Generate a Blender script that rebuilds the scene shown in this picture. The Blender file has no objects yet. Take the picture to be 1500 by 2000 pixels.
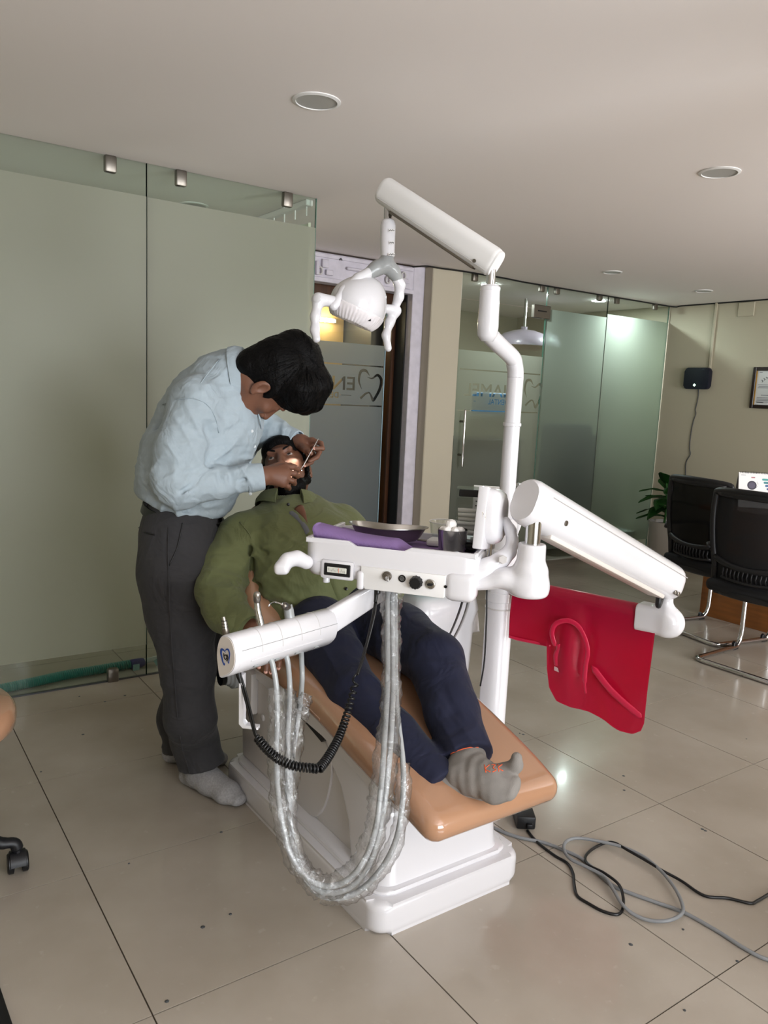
import bpy, bmesh, math, random
import numpy as np
from mathutils import Vector as V, Matrix

# ---------------------------------------------------------------- camera, world, lights, exposure
SC = bpy.context.scene
COL = SC.collection
FPX = 1520.879                                   # focal length in pixels of the 1500 x 2000 frame
YAW, PIT, ROL = -0.610957655, 0.149426068, 0.0461822848
CAM = np.array([-0.838175430, -2.52966230, 2.29507562]) * 0.6


def cam_rot(y, p, r):
    cy, sy, cp, sp, cr, sr = math.cos(y), math.sin(y), math.cos(p), math.sin(p), math.cos(r), math.sin(r)
    f = np.array([-sy * cp, cy * cp, -sp])
    rt = np.array([cy, sy, 0.0])
    up = np.cross(rt, f)
    return np.array([rt * cr + up * sr, -rt * sr + up * cr, f])


ROT = cam_rot(YAW, PIT, ROL)
cd = bpy.data.cameras.new('camera')
cam = bpy.data.objects.new('camera', cd)
COL.objects.link(cam)
cd.sensor_fit = 'VERTICAL'
cd.sensor_height = 24.0
cd.lens = FPX * 24.0 / 2000.0
cd.clip_start = 0.02
cm = Matrix(((ROT[0][0], ROT[1][0], -ROT[2][0], CAM[0]), (ROT[0][1], ROT[1][1], -ROT[2][1], CAM[1]),
             (ROT[0][2], ROT[1][2], -ROT[2][2], CAM[2]), (0, 0, 0, 1)))
cam.matrix_world = cm
SC.camera = cam

W = bpy.data.worlds.new('sky')
SC.world = W
W.use_nodes = True
W.node_tree.nodes['Background'].inputs[0].default_value = (0.80, 0.90, 1.0, 1)
W.node_tree.nodes['Background'].inputs[1].default_value = 1.5


def area_light(name, loc, look, sx, sy, power, color=(1, 1, 1)):
    l = bpy.data.lights.new(name, 'AREA')
    l.shape = 'RECTANGLE'
    l.size, l.size_y, l.energy, l.color = sx, sy, power, color
    o = bpy.data.objects.new(name, l)
    COL.objects.link(o)
    o.location = loc
    o.rotation_euler = (V(look) - V(loc)).to_track_quat('-Z', 'Y').to_euler()
    return o


# daylight standing in the window openings of the front wall (behind the camera)
area_light('daylight_front', (0.75, -4.05, 1.25), (0.75, 0, 4.6), 2.5, 1.7, 140, (0.93, 0.965, 1.0))
area_light('daylight_side', (3.65, -4.05, 1.25), (3.3, 0, 3.6), 1.4, 1.9, 155, (0.96, 0.98, 1.0))
area_light('left_room_fill', (-3.0, 3.3, 1.5), (0, 3.3, 2.0), 1.4, 1.2, 22, (0.99, 0.99, 0.97))  # unseen fill lamp added to brighten the left room, no window there

vs = SC.view_settings
vs.view_transform = 'Standard'
vs.look = 'None'
vs.gamma = 1.0
vs.use_curve_mapping = False
vs.exposure = 0.60
SC.display_settings.display_device = 'sRGB'
SC.cycles.max_bounces = 10
SC.cycles.transparent_max_bounces = 24
SC.cycles.transmission_bounces = 8
SC.cycles.sample_clamp_indirect = 6.0
SC.cycles.caustics_reflective = False
SC.cycles.caustics_refractive = False
SC.cycles.use_denoising = True

# ---------------------------------------------------------------- helpers: measuring
def ray(x, y):
    return ROT.T @ np.array([(x - 750) / FPX, -(y - 1000) / FPX, 1.0])


def D(x, y, dep):
    return CAM + ray(x, y) * dep


def Zp(x, y, z=0.0):
    d = ray(x, y)
    return CAM + d * ((z - CAM[2]) / d[2])


def Yp(x, y, Y):
    d = ray(x, y)
    return CAM + d * ((Y - CAM[1]) / d[1])


def Xp(x, y, X):
    d = ray(x, y)
    return CAM + d * ((X - CAM[0]) / d[0])


A = np.array


def un(v):
    v = np.array(v, float)
    return v / np.linalg.norm(v)


RIGHT, UPC, FWD = ROT[0], ROT[1], ROT[2]
RND = random.Random(7)


# ---------------------------------------------------------------- helpers: materials
def lin(c):
    out = []
    for v in c[:3]:
        v = v / 255.0
        out.append(v / 12.92 if v <= 0.04045 else ((v + 0.055) / 1.055) ** 2.4)
    return (*out, 1.0)


MATS = {}


def mat(name, col, rough=0.5, metal=0.0, coat=0.0, coat_rough=0.05, trans=0.0, ior=1.45, alpha=1.0, spec=0.5, bump=None, var=None, emit=None, sheen=0.0, sss=0.0, stretch=None, bump2=None):
    """principled material; bump = (scale, strength, distance, kind); var = (scale, amount) darkens and lightens the colour"""
    m = bpy.data.materials.new(name)
    m.use_nodes = True
    nt = m.node_tree
    b = nt.nodes['Principled BSDF']
    I = b.inputs
    I['Base Color'].default_value = lin(col)
    I['Roughness'].default_value = rough
    I['Metallic'].default_value = metal
    I['Coat Weight'].default_value = coat
    I['Coat Roughness'].default_value = coat_rough
    I['Transmission Weight'].default_value = trans
    I['IOR'].default_value = ior
    I['Alpha'].default_value = alpha
    I['Specular IOR Level'].default_value = spec
    I['Sheen Weight'].default_value = sheen
    if sss:
        I['Subsurface Weight'].default_value = sss
        I['Subsurface Radius'].default_value = (0.012, 0.004, 0.002)
        I['Subsurface Scale'].default_value = 0.5
    if emit:
        I['Emission Color'].default_value = lin(emit[0])
        I['Emission Strength'].default_value = emit[1]
    if bump or var:
        tc = nt.nodes.new('ShaderNodeTexCoord')
        mp = nt.nodes.new('ShaderNodeMapping')
        nt.links.new(tc.outputs['Object'], mp.inputs[0])
        if stretch:
            mp.inputs['Scale'].default_value = stretch
    if bump:
        sc, st, di, kind = bump
        if kind == 'wave':
            t = nt.nodes.new('ShaderNodeTexWave')
            t.inputs['Scale'].default_value = sc
            t.inputs['Distortion'].default_value = 1.0
        elif kind == 'voronoi':
            t = nt.nodes.new('ShaderNodeTexVoronoi')
            t.inputs['Scale'].default_value = sc
        else:
            t = nt.nodes.new('ShaderNodeTexNoise')
            t.inputs['Scale'].default_value = sc
            t.inputs['Detail'].default_value = 5
        bp = nt.nodes.new('ShaderNodeBump')
        bp.inputs['Strength'].default_value = st
        bp.inputs['Distance'].default_value = di
        nt.links.new(mp.outputs[0], t.inputs['Vector'])
        nt.links.new(t.outputs[0], bp.inputs['Height'])
        nt.links.new(bp.outputs[0], I['Normal'])
        if bump2:
            t2 = nt.nodes.new('ShaderNodeTexNoise')
            t2.inputs['Scale'].default_value = bump2[0]
            t2.inputs['Detail'].default_value = 2.5
            t2.inputs['Distortion'].default_value = 1.6
            b2 = nt.nodes.new('ShaderNodeBump')
            b2.inputs['Strength'].default_value = bump2[1]
            b2.inputs['Distance'].default_value = bump2[2]
            nt.links.new(mp.outputs[0], t2.inputs['Vector'])
            nt.links.new(t2.outputs[0], b2.inputs['Height'])
            nt.links.new(b2.outputs[0], bp.inputs['Normal'])
    if var:
        sc, am = var
        t = nt.nodes.new('ShaderNodeTexNoise')
        t.inputs['Scale'].default_value = sc
        t.inputs['Detail'].default_value = 6
        nt.links.new(mp.outputs[0], t.inputs['Vector'])
        r = nt.nodes.new('ShaderNodeMapRange')
        r.inputs['From Min'].default_value, r.inputs['From Max'].default_value = 0.3, 0.7
        r.inputs['To Min'].default_value, r.inputs['To Max'].default_value = 1 - am, 1 + am
        mx = nt.nodes.new('ShaderNodeMix')
        mx.data_type = 'RGBA'
        mx.blend_type = 'MULTIPLY'
        mx.inputs[0].default_value = 1
        mx.inputs[6].default_value = lin(col)
        nt.links.new(t.outputs[0], r.inputs[0])
        nt.links.new(r.outputs[0], mx.inputs[7])
        nt.links.new(mx.outputs[2], I['Base Color'])
    MATS[name] = m
    return m


def mix(nt, f, a, b):
    m = nt.nodes.new('ShaderNodeMixShader')
    if hasattr(f, 'default_value'):
        nt.links.new(f, m.inputs[0])
    else:
        m.inputs[0].default_value = f
    nt.links.new(a.outputs[0], m.inputs[1])
    nt.links.new(b.outputs[0], m.inputs[2])
    return m


def glass_mat(name, tint, refl=0.05, edge=0.5, film=None):
    """a clear pane (tint + mirror that grows towards grazing), or a frosted film: (colour, share through, share back, share blurred)"""
    m = bpy.data.materials.new(name)
    m.use_nodes = True
    nt = m.node_tree
    nt.nodes.clear()
    out = nt.nodes.new('ShaderNodeOutputMaterial')
    gl = nt.nodes.new('ShaderNodeBsdfGlossy')
    gl.inputs['Roughness'].default_value = 0.02 if film is None else 0.42
    lw = nt.nodes.new('ShaderNodeLayerWeight')
    lw.inputs['Blend'].default_value = 0.5
    pw = nt.nodes.new('ShaderNodeMath')
    pw.operation = 'POWER'
    pw.inputs[1].default_value = 4.0
    ma = nt.nodes.new('ShaderNodeMath')
    ma.operation = 'MULTIPLY_ADD'
    ma.inputs[1].default_value, ma.inputs[2].default_value = edge, refl
    nt.links.new(lw.outputs['Facing'], pw.inputs[0])
    nt.links.new(pw.outputs[0], ma.inputs[0])
    tr = nt.nodes.new('ShaderNodeBsdfTransparent')
    tr.inputs['Color'].default_value = lin(tint)
    src = tr
    if film:
        col, through, back, blur = film
        tl = nt.nodes.new('ShaderNodeBsdfTranslucent')
        tl.inputs['Color'].default_value = lin(col)
        df = nt.nodes.new('ShaderNodeBsdfDiffuse')
        df.inputs['Color'].default_value = lin(col)
        rf = nt.nodes.new('ShaderNodeBsdfRefraction')
        rf.inputs['Color'].default_value = lin(tint)
        rf.inputs['Roughness'].default_value = 0.38
        rf.inputs['IOR'].default_value = 1.12
        body = mix(nt, back / (through + back), tl, df)
        src = mix(nt, blur, body, rf)
    m_ = mix(nt, ma.outputs[0], src, gl)
    nt.links.new(m_.outputs[0], out.inputs[0])
    MATS[name] = m
    return m


# ---------------------------------------------------------------- helpers: objects
def put(name, mesh, parent=None, kind=None):
    o = bpy.data.objects.new(name, mesh)
    COL.objects.link(o)
    if parent is not None:
        o.parent = parent
        if parent.type == 'EMPTY' and not parent.get('_local'):
            o.location = -V(parent.location)
    if kind:
        o['kind'] = kind
    return o


def shade(me, ang=35):
    me.polygons.foreach_set('use_smooth', np.ones(len(me.polygons), bool))
    if ang is not None:
        me.set_sharp_from_angle(angle=math.radians(ang))


def obj(name, bm, m, parent=None, ang=35, kind=None):
    """links a bmesh (or (verts, faces)) as ONE mesh object"""
    me = bpy.data.meshes.new(name)
    if isinstance(bm, tuple):
        me.from_pydata([tuple(map(float, v)) for v in bm[0]], [], [tuple(f) for f in bm[1]])
    else:
        bmesh.ops.recalc_face_normals(bm, faces=bm.faces)
        bm.to_mesh(me)
        bm.free()
    me.materials.append(m if not isinstance(m, str) else MATS[m])
    if ang == 0:
        pass
    else:
        shade(me, ang)
    return put(name, me, parent, kind)


def thing(name, label, cat, loc=(0, 0, 0), group=None, local=False, rotz=0):
    o = bpy.data.objects.new(name, None)
    COL.objects.link(o)
    o.location = [float(v) for v in loc]
    o.rotation_euler = (0, 0, rotz)
    o.empty_display_size = 0.05
    o['label'], o['category'] = label, cat
    if group:
        o['group'] = group
    if local:
        o['_local'] = 1
    return o


def tag(o, label, cat, group=None):
    o['label'], o['category'] = label, cat
    if group:
        o['group'] = group
    return o


def label(o, text):
    o['label'] = text
    return o


def dup(root, loc, lab, rotz=None):
    r = root.copy()
    COL.objects.link(r)
    r.location = loc
    if rotz is not None:
        r.rotation_euler = (0, 0, rotz)
    r['label'] = lab
    for ch in list(root.children):
        c = ch.copy()
        COL.objects.link(c)
        c.parent = r
        for g in list(ch.children):
            d = g.copy()
            COL.objects.link(d)
            d.parent = c
    return r


# ---------------------------------------------------------------- helpers: shapes
def frame(z, x=None):
    z = un(z)
    if x is None:
        x = (0, 0, 1) if abs(z[2]) < 0.9 else (1, 0, 0)
    x = A(x, float)
    x = un(x - z * np.dot(x, z))
    return x, np.cross(z, x), z


def box(bm, c, s, ax=None, bev=0.0, seg=2):
    """box of full sizes s at c; ax = 3 axes"""
    ax = ax or ((1, 0, 0), (0, 1, 0), (0, 0, 1))
    ax = [A(a, float) for a in ax]
    c = A(c, float)
    vs = []
    for sx in (-.5, .5):
        for sy in (-.5, .5):
            for sz in (-.5, .5):
                vs.append(bm.verts.new(c + ax[0] * sx * s[0] + ax[1] * sy * s[1] + ax[2] * sz * s[2]))
    fs = [(0, 1, 3, 2), (4, 6, 7, 5), (0, 4, 5, 1), (2, 3, 7, 6), (0, 2, 6, 4), (1, 5, 7, 3)]
    fa = [bm.faces.new([vs[i] for i in f]) for f in fs]
    if bev:
        ed = list({e for f in fa for e in f.edges})
        bmesh.ops.bevel(bm, geom=ed, offset=bev, segments=seg, affect='EDGES', profile=0.5)
    return bm


def bbox(lo, hi, bev=0.0, seg=2):
    bm = bmesh.new()
    lo, hi = A(lo, float), A(hi, float)
    return box(bm, (lo + hi) / 2, hi - lo, None, bev, seg)


def spl(pts, n=8, closed=False):
    """Catmull-Rom through points"""
    P = [A(p, float) for p in pts]
    out = []
    m = len(P)
    for i in range(m if closed else m - 1):
        if closed:
            p0, p1, p2, p3 = P[(i - 1) % m], P[i], P[(i + 1) % m], P[(i + 2) % m]
        else:
            p0 = P[i - 1] if i > 0 else 2 * P[0] - P[1]
            p1, p2 = P[i], P[i + 1]
            p3 = P[i + 2] if i + 2 < m else 2 * P[-1] - P[-2]
        for k in range(n):
            t = k / n
            out.append(0.5 * ((2 * p1) + (-p0 + p2) * t + (2 * p0 - 5 * p1 + 4 * p2 - p3) * t * t + (-p0 + 3 * p1 - 3 * p2 + p3) * t ** 3))
    if not closed:
        out.append(P[-1])
    return out


def rings(bm, rs, cap=True, closed=False):
    """bridge a list of vertex rings (lists of points)"""
    vr = [[bm.verts.new(p) for p in r] for r in rs]
    n = len(vr[0])
    k = len(vr)
    for i in range(k if closed else k - 1):
        a, b = vr[i], vr[(i + 1) % k]
        for j in range(n):
            bm.faces.new((a[j], a[(j + 1) % n], b[(j + 1) % n], b[j]))
    if cap and not closed:
        bm.faces.new(vr[0][::-1])
        bm.faces.new(vr[-1])
    return bm


def tube(bm, path, r, n=10, cap=True, closed=False, flat=None, round_end=False):
    """round (or flattened: flat=(axis, scale)) tube along a path, r scalar or list"""
    P = [A(p, float) for p in path]
    k = len(P)
    rr_ = [float(r)] * k if np.isscalar(r) else [float(q) for q in r]
    if round_end and not closed:
        for end in (0, 1):
            i, j = (0, 1) if end == 0 else (len(P) - 1, len(P) - 2)
            t = un(P[i] - P[j])
            rad = rr_[i]
            base = P[i].copy()
            ex = [(base + t * rad * math.sin(a), rad * math.cos(a)) for a in (0.5, 0.95, 1.3, 1.5)]
            if end == 0:
                for q, qr in ex:
                    P.insert(0, q)
                    rr_.insert(0, qr)
            else:
                for q, qr in ex:
                    P.append(q)
                    rr_.append(qr)
    k = len(P)
    tan = []
    for i in range(k):
        if closed:
            t = P[(i + 1) % k] - P[i - 1]
        else:
            t = P[min(i + 1, k - 1)] - P[max(i - 1, 0)]
        tan.append(un(t) if np.linalg.norm(t) > 1e-9 else (tan[-1] if tan else A((0, 0, 1.))))
    x, y, _ = frame(tan[0])
    rs = []
    for i in range(k):
        t = tan[i]
        x = x - t * np.dot(x, t)
        x = un(x)
        y = np.cross(t, x)
        ring = []
        for j in range(n):
            a = 2 * math.pi * j / n
            v = (x * math.cos(a) + y * math.sin(a)) * rr_[i]
            if flat is not None:
                fa = un(flat[0])
                v = v + fa * np.dot(v, fa) * (flat[1] - 1)
            ring.append(P[i] + v)
        rs.append(ring)
    return rings(bm, rs, cap, closed)


def T(path, r, n=10, **k):
    return tube(bmesh.new(), path, r, n, **k)


def lathe(bm, c, axis, prof, n=24, cap=True, xax=None):
    """profile = list of (radius, height) along axis from c"""
    x, y, z = frame(axis, xax)
    c = A(c, float)
    rs = []
    for r, h in prof:
        rs.append([c + z * h + (x * math.cos(2 * math.pi * j / n) + y * math.sin(2 * math.pi * j / n)) * max(r, 1e-4) for j in range(n)])
    return rings(bm, rs, cap)


def L(c, axis, prof, n=24, **k):
    return lathe(bmesh.new(), c, axis, prof, n, **k)


def rrect(w, h, r, n=5):
    """rounded rectangle, list of (x, y)"""
    out = []
    for cx, cy, a0 in ((w / 2 - r, h / 2 - r, 0), (-w / 2 + r, h / 2 - r, 90), (-w / 2 + r, -h / 2 + r, 180), (w / 2 - r, -h / 2 + r, 270)):
        for i in range(n + 1):
            a = math.radians(a0 + 90 * i / n)
            out.append((cx + r * math.cos(a), cy + r * math.sin(a)))
    return out


def prism(bm, poly, c, ax, h, bev=0.0, seg=2):
    """extrude the 2D poly (in ax[0], ax[1]) by h along ax[2]"""
    ax = [A(a, float) for a in ax]
    c = A(c, float)
    n0 = len(bm.verts)
    a = [bm.verts.new(c + ax[0] * p[0] + ax[1] * p[1]) for p in poly]
    b = [bm.verts.new(c + ax[0] * p[0] + ax[1] * p[1] + ax[2] * h) for p in poly]
    n = len(poly)
    f1 = bm.faces.new(a[::-1])
    f2 = bm.faces.new(b)
    for i in range(n):
        bm.faces.new((a[i], a[(i + 1) % n], b[(i + 1) % n], b[i]))
    if bev:
        ed = list(f1.edges) + list(f2.edges)
        bmesh.ops.bevel(bm, geom=ed, offset=bev, segments=seg, affect='EDGES', profile=0.5)
    return bm


def PR(poly, c, ax, h, bev=0.0, seg=2):
    return prism(bmesh.new(), poly, c, ax, h, bev, seg)


XYZ = (A((1., 0, 0)), A((0, 1., 0)), A((0, 0, 1.)))


# ---------------------------------------------------------------- helpers: one continuous surface out of blended volumes
class Body:
    """smoothly blended volumes, turned into one closed mesh (surface nets)"""

    def __init__(s):
        s.p = []

    def add(s, f, c, rad, k=0.01, op='u'):
        s.p.append((f, A(c, float), float(rad), float(k), op))
        return s

    def cone(s, a, ra, b, rb, k=0.01, lat=None, op='u'):
        a, b = A(a, float), A(b, float)
        la = None
        if lat is not None:
            la, ls = un(lat[0]), float(lat[1])

        def f(p):
            q = p - a
            d = b - a
            if la is not None:
                q = q + np.outer(q @ la, la) * (1 / ls - 1)
                d = d + la * np.dot(d, la) * (1 / ls - 1)
            dd = max(float(d @ d), 1e-12)
            t = np.clip((q @ d) / dd, 0, 1)
            return np.linalg.norm(q - t[:, None] * d, axis=1) - (ra + t * (rb - ra))
        m = max(ra, rb) * (max(1, lat[1]) if lat is not None else 1)
        return s.add(f, (a + b) / 2, np.linalg.norm(b - a) / 2 + m, k, op)

    def chain(s, pts, rad, k=0.01, lat=None):
        for i in range(len(pts) - 1):
            s.cone(pts[i], rad[i], pts[i + 1], rad[i + 1], k, lat)
        return s

    def ell(s, c, r, ax=None, k=0.01, op='u'):
        c = A(c, float)
        M = np.array([un(a) for a in ax]) if ax is not None else np.eye(3)
        r = A(r, float)

        def f(p):
            q = (p - c) @ M.T
            k0 = np.linalg.norm(q / r, axis=1)
            k1 = np.linalg.norm(q / (r * r), axis=1) + 1e-9
            return k0 * (k0 - 1) / k1
        return s.add(f, c, max(r), k, op)

    def box(s, c, h, ax=None, r=0.01, k=0.01, op='u'):
        c = A(c, float)
        M = np.array([un(a) for a in ax]) if ax is not None else np.eye(3)
        h = A(h, float) - r

        def f(p):
            q = np.abs((p - c) @ M.T) - h
            return np.linalg.norm(np.maximum(q, 0), axis=1) + np.minimum(q.max(axis=1), 0) - r
        return s.add(f, c, np.linalg.norm(h + r), k, op)

    def cut(s, c, n, k=0.004):
        """drop everything on the side n points to"""
        c, n = A(c, float), un(n)
        return s.add(lambda p: -((p - c) @ n), c, 1e6, k, 's')

    def disp(s, f, c, rad):
        return s.add(f, c, rad, 0, 'd')

    def ev(s, p, items):
        d = np.full(len(p), 1.0)
        for f, c, r, k, op in items:
            if op == 'd':
                d = d + f(p)
                continue
            e = f(p)
            if op == 'u':
                h = np.maximum(k - np.abs(d - e), 0) / k
                d = np.minimum(d, e) - h * h * k * 0.25
            elif op == 's':
                e = -e
                h = np.maximum(k - np.abs(d - e), 0) / k
                d = np.maximum(d, e) + h * h * k * 0.25
        return d

    def mesh(s, h=0.005, B=14):
        us = [q for q in s.p if q[4] == 'u']
        lo = np.min([q[1] - q[2] for q in us], axis=0) - 2 * h
        hi = np.max([q[1] + q[2] for q in us], axis=0) + 2 * h
        nb = np.ceil((hi - lo) / (B * h)).astype(int)
        hd = B * h * 0.8660254
        C = np.stack(np.meshgrid(*[np.arange(n) for n in nb], indexing='ij'), -1).reshape(-1, 3)
        ctr = lo + (C + 0.5) * B * h
        # cull per primitive
        near = np.zeros(len(C), bool)
        for q in us:
            near |= np.linalg.norm(ctr - q[1], axis=1) < q[2] + hd + 0.02
        C, ctr = C[near], ctr[near]
        d = s.ev(ctr, s.p)
        keep = np.abs(d) < hd * 1.5 + 0.025
        C, ctr = C[keep], ctr[keep]
        n = B + 2
        g = np.stack(np.meshgrid(*[np.arange(-1, B + 1)] * 3, indexing='ij'), -1).reshape(-1, 3)
        big = (nb + 3) * B
        VK, VP, FK = [], [], []
        offs = [A(o) for o in ((0, 0, 0), (0, 0, 1), (0, 1, 0), (0, 1, 1), (1, 0, 0), (1, 0, 1), (1, 1, 0), (1, 1, 1))]
        edges = [(a, b) for a in range(8) for b in range(a + 1, 8) if bin(a ^ b).count('1') == 1]
        for cb, cc in zip(C, ctr):
            it = [q for q in s.p if q[4] in 'sd' and q[2] > 1e5 or np.linalg.norm(cc - q[1]) < q[2] + hd + 2.5 * h + q[3] + 0.012]
            if not any(q[4] == 'u' for q in it):
                continue
            base = cb * B
            pts = lo + (g + base) * h
            f = s.ev(pts, it).reshape(n, n, n)
            ins = f < 0
            if ins.all() or not ins.any():
                continue
            cs = [ins[o[0]:n - 1 + o[0], o[1]:n - 1 + o[1], o[2]:n - 1 + o[2]] for o in offs]
            sm = sum(c.astype(np.int8) for c in cs)
            act = np.argwhere((sm > 0) & (sm < 8))
            if len(act) == 0:
                continue
            fv = np.stack([f[act[:, 0] + o[0], act[:, 1] + o[1], act[:, 2] + o[2]] for o in offs], 1)
            acc = np.zeros((len(act), 3))
            cnt = np.zeros(len(act))
            for a, b in edges:
                x = (fv[:, a] < 0) != (fv[:, b] < 0)
                t = np.where(x, fv[:, a] / np.where(x, fv[:, a] - fv[:, b], 1), 0)
                acc += np.where(x[:, None], offs[a] + t[:, None] * (offs[b] - offs[a]), 0)
                cnt += x
            vp = lo + (act - 1 + base + acc / cnt[:, None]) * h
            gi = act + base
            key = (gi[:, 0] * big[1] + gi[:, 1]) * big[2] + gi[:, 2]
            VK.append(key)
            VP.append(vp)
            for ax in range(3):
                o = [0, 0, 0]
                o[ax] = 1
                i0 = ins[1:n - 1, 1:n - 1, 1:n - 1]
                i1 = ins[1 + o[0]:n - 1 + o[0], 1 + o[1]:n - 1 + o[1], 1 + o[2]:n - 1 + o[2]]
                E = np.argwhere(i0 != i1)
                if len(E) == 0:
                    continue
                flip = i0[E[:, 0], E[:, 1], E[:, 2]]
                s_ = E + 1 + base
                u, w = [(1, 2), (2, 0), (0, 1)][ax]
                du = np.zeros(3, int)
                du[u] = 1
                dw = np.zeros(3, int)
                dw[w] = 1
                q4 = []
                for cc_ in (s_ - du - dw, s_ - dw, s_, s_ - du):
                    q4.append((cc_[:, 0] * big[1] + cc_[:, 1]) * big[2] + cc_[:, 2])
                q4 = np.stack(q4, 1)
                q4[~flip] = q4[~flip][:, ::-1]
                FK.append(q4)
        VK, VP, FK = np.concatenate(VK), np.concatenate(VP), np.concatenate(FK)
        uk, ix = np.unique(VK, return_index=True)
        F = np.searchsorted(uk, FK)
        F = np.clip(F, 0, len(uk) - 1)
        good = (uk[F] == FK).all(axis=1)
        return VP[ix], F[good]

    def obj(s, name, m, h=0.005, parent=None, ang=None, post=None):
        vp, F = s.mesh(h)
        if post is not None:
            vp = post(vp)
        me = bpy.data.meshes.new(name)
        me.vertices.add(len(vp))
        me.vertices.foreach_set('co', vp.astype(np.float32).ravel())
        me.loops.add(F.size)
        me.loops.foreach_set('vertex_index', F.astype(np.int32).ravel())
        me.polygons.add(len(F))
        me.polygons.foreach_set('loop_start', np.arange(0, F.size, 4, dtype=np.int32))
        me.polygons.foreach_set('loop_total', np.full(len(F), 4, np.int32))
        me.update(calc_edges=True)
        me.validate()
        me.materials.append(m if not isinstance(m, str) else MATS[m])
        shade(me, ang)
        return put(name, me, parent)


def noise3(p, seed=0, n=5, f0=1.0):
    """cheap smooth pseudo-noise from a few sines"""
    r = np.random.RandomState(seed)
    o = np.zeros(len(p))
    for i in range(n):
        w = r.normal(size=3)
        w = w / np.linalg.norm(w) * f0 * (1 + 0.6 * i)
        o += np.sin(p @ w + r.uniform(0, 6.28)) / (1 + 0.5 * i)
    return o / n

# ---------------------------------------------------------------- materials
mat('white', (217, 215, 218), 0.22, coat=0.6)
mat('white_matt', (228, 226, 224), 0.45)
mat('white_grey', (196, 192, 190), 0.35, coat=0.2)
mat('cream_plastic', (214, 206, 198), 0.4)
mat('grey_plastic', (150, 152, 152), 0.35, coat=0.3)
mat('dark_grey', (70, 72, 74), 0.4)
mat('black', (16, 16, 18), 0.42)
mat('black_gloss', (8, 8, 9), 0.2)
mat('black_fabric', (15, 15, 18), 0.85, bump=(700, 0.4, 0.001, 'noise'))
mat('chrome', (205, 205, 205), 0.12, metal=1.0)
mat('steel', (176, 172, 166), 0.28, metal=1.0, bump=(60, 0.05, 0.001, 'noise'))
mat('brushed', (128, 122, 114), 0.38, metal=1.0)
mat('tan', (172, 130, 101), 0.14, coat=1.0, coat_rough=0.05, var=(3, 0.04))
mat('ceiling_paint', (238, 230, 226), 0.75)
mat('wall_paint', (178, 170, 148), 0.6, bump=(90, 0.06, 0.002, 'noise'))
mat('pillar_paint', (182, 173, 154), 0.6)
mat('lavender_paint', (202, 196, 206), 0.5, var=(18, 0.08))
mat('wood_dark', (64, 36, 16), 0.35, var=(6, 0.35), stretch=(9, 9, 0.7))
mat('wood_desk', (128, 78, 36), 0.4, var=(5, 0.2), stretch=(4, 0.8, 8))
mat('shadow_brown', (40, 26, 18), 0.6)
mat('gold_paint', (226, 186, 120), 0.6)
mat('grout', (72, 62, 52), 0.8)
mat('grout_light', (170, 158, 140), 0.8)
mat('skirting', (120, 98, 78), 0.4)
mat('led', (255, 255, 255), 0.4, emit=((240, 250, 255), 55))
mat('led_warm', (255, 255, 255), 0.4, emit=((255, 238, 205), 45))
mat('diffuser', (176, 174, 170), 0.5)
mat('curtain', (222, 224, 206), 0.9)
mat('blue_sign', (60, 140, 205), 0.5)
mat('sticker_green', (96, 132, 122), 0.5)
glass_mat('pane', (244, 249, 246))
glass_mat('pane_green', (240, 246, 242))
glass_mat('film', (215, 220, 205), 0.02, 0.10, ((206, 206, 190), 0.5, 0.22, 0.12))
glass_mat('film_blue', (205, 215, 222), 0.03, 0.15, ((146, 156, 160), 0.5, 0.30, 0.18))
glass_mat('film_green', (200, 220, 210), 0.02, 0.08, ((168, 174, 164), 0.5, 0.10, 0.42))
glass_mat('film_door', (205, 210, 200), 0.02, 0.08, ((178, 180, 166), 0.5, 0.15, 0.38))
mat('glass_edge', (70, 110, 96), 0.15, coat=0.5)

# polished vitrified tile: soft clouding, pale flecks
ft = mat('floor_tile', (176, 165, 150), 0.16, coat=0.25, coat_rough=0.06)
nt = ft.node_tree
geo = nt.nodes.new('ShaderNodeNewGeometry')
n1 = nt.nodes.new('ShaderNodeTexNoise')
n1.inputs['Scale'].default_value = 2.2
n1.inputs['Detail'].default_value = 8
n2 = nt.nodes.new('ShaderNodeTexNoise')
n2.inputs['Scale'].default_value = 26
n2.inputs['Detail'].default_value = 3
oi = nt.nodes.new('ShaderNodeObjectInfo')
ra = nt.nodes.new('ShaderNodeValToRGB')
ra.color_ramp.elements[0].position, ra.color_ramp.elements[0].color = 0.36, lin((157, 147, 134))
ra.color_ramp.elements[1].position, ra.color_ramp.elements[1].color = 0.66, lin((172, 163, 151))
rb = nt.nodes.new('ShaderNodeValToRGB')
rb.color_ramp.elements[0].position, rb.color_ramp.elements[0].color = 0.66, (0, 0, 0, 1)
rb.color_ramp.elements[1].position, rb.color_ramp.elements[1].color = 0.80, (0.35, 0.35, 0.35, 1)
mx = nt.nodes.new('ShaderNodeMix')
mx.data_type = 'RGBA'
mx.inputs[7].default_value = lin((192, 184, 172))
nt.links.new(geo.outputs['Position'], n1.inputs['Vector'])
nt.links.new(geo.outputs['Position'], n2.inputs['Vector'])
nt.links.new(n1.outputs[0], ra.inputs[0])
nt.links.new(n2.outputs[0], rb.inputs[0])
nt.links.new(rb.outputs[0], mx.inputs[0])
nt.links.new(ra.outputs[0], mx.inputs[6])
nt.links.new(mx.outputs[2], nt.nodes['Principled BSDF'].inputs['Base Color'])

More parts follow.
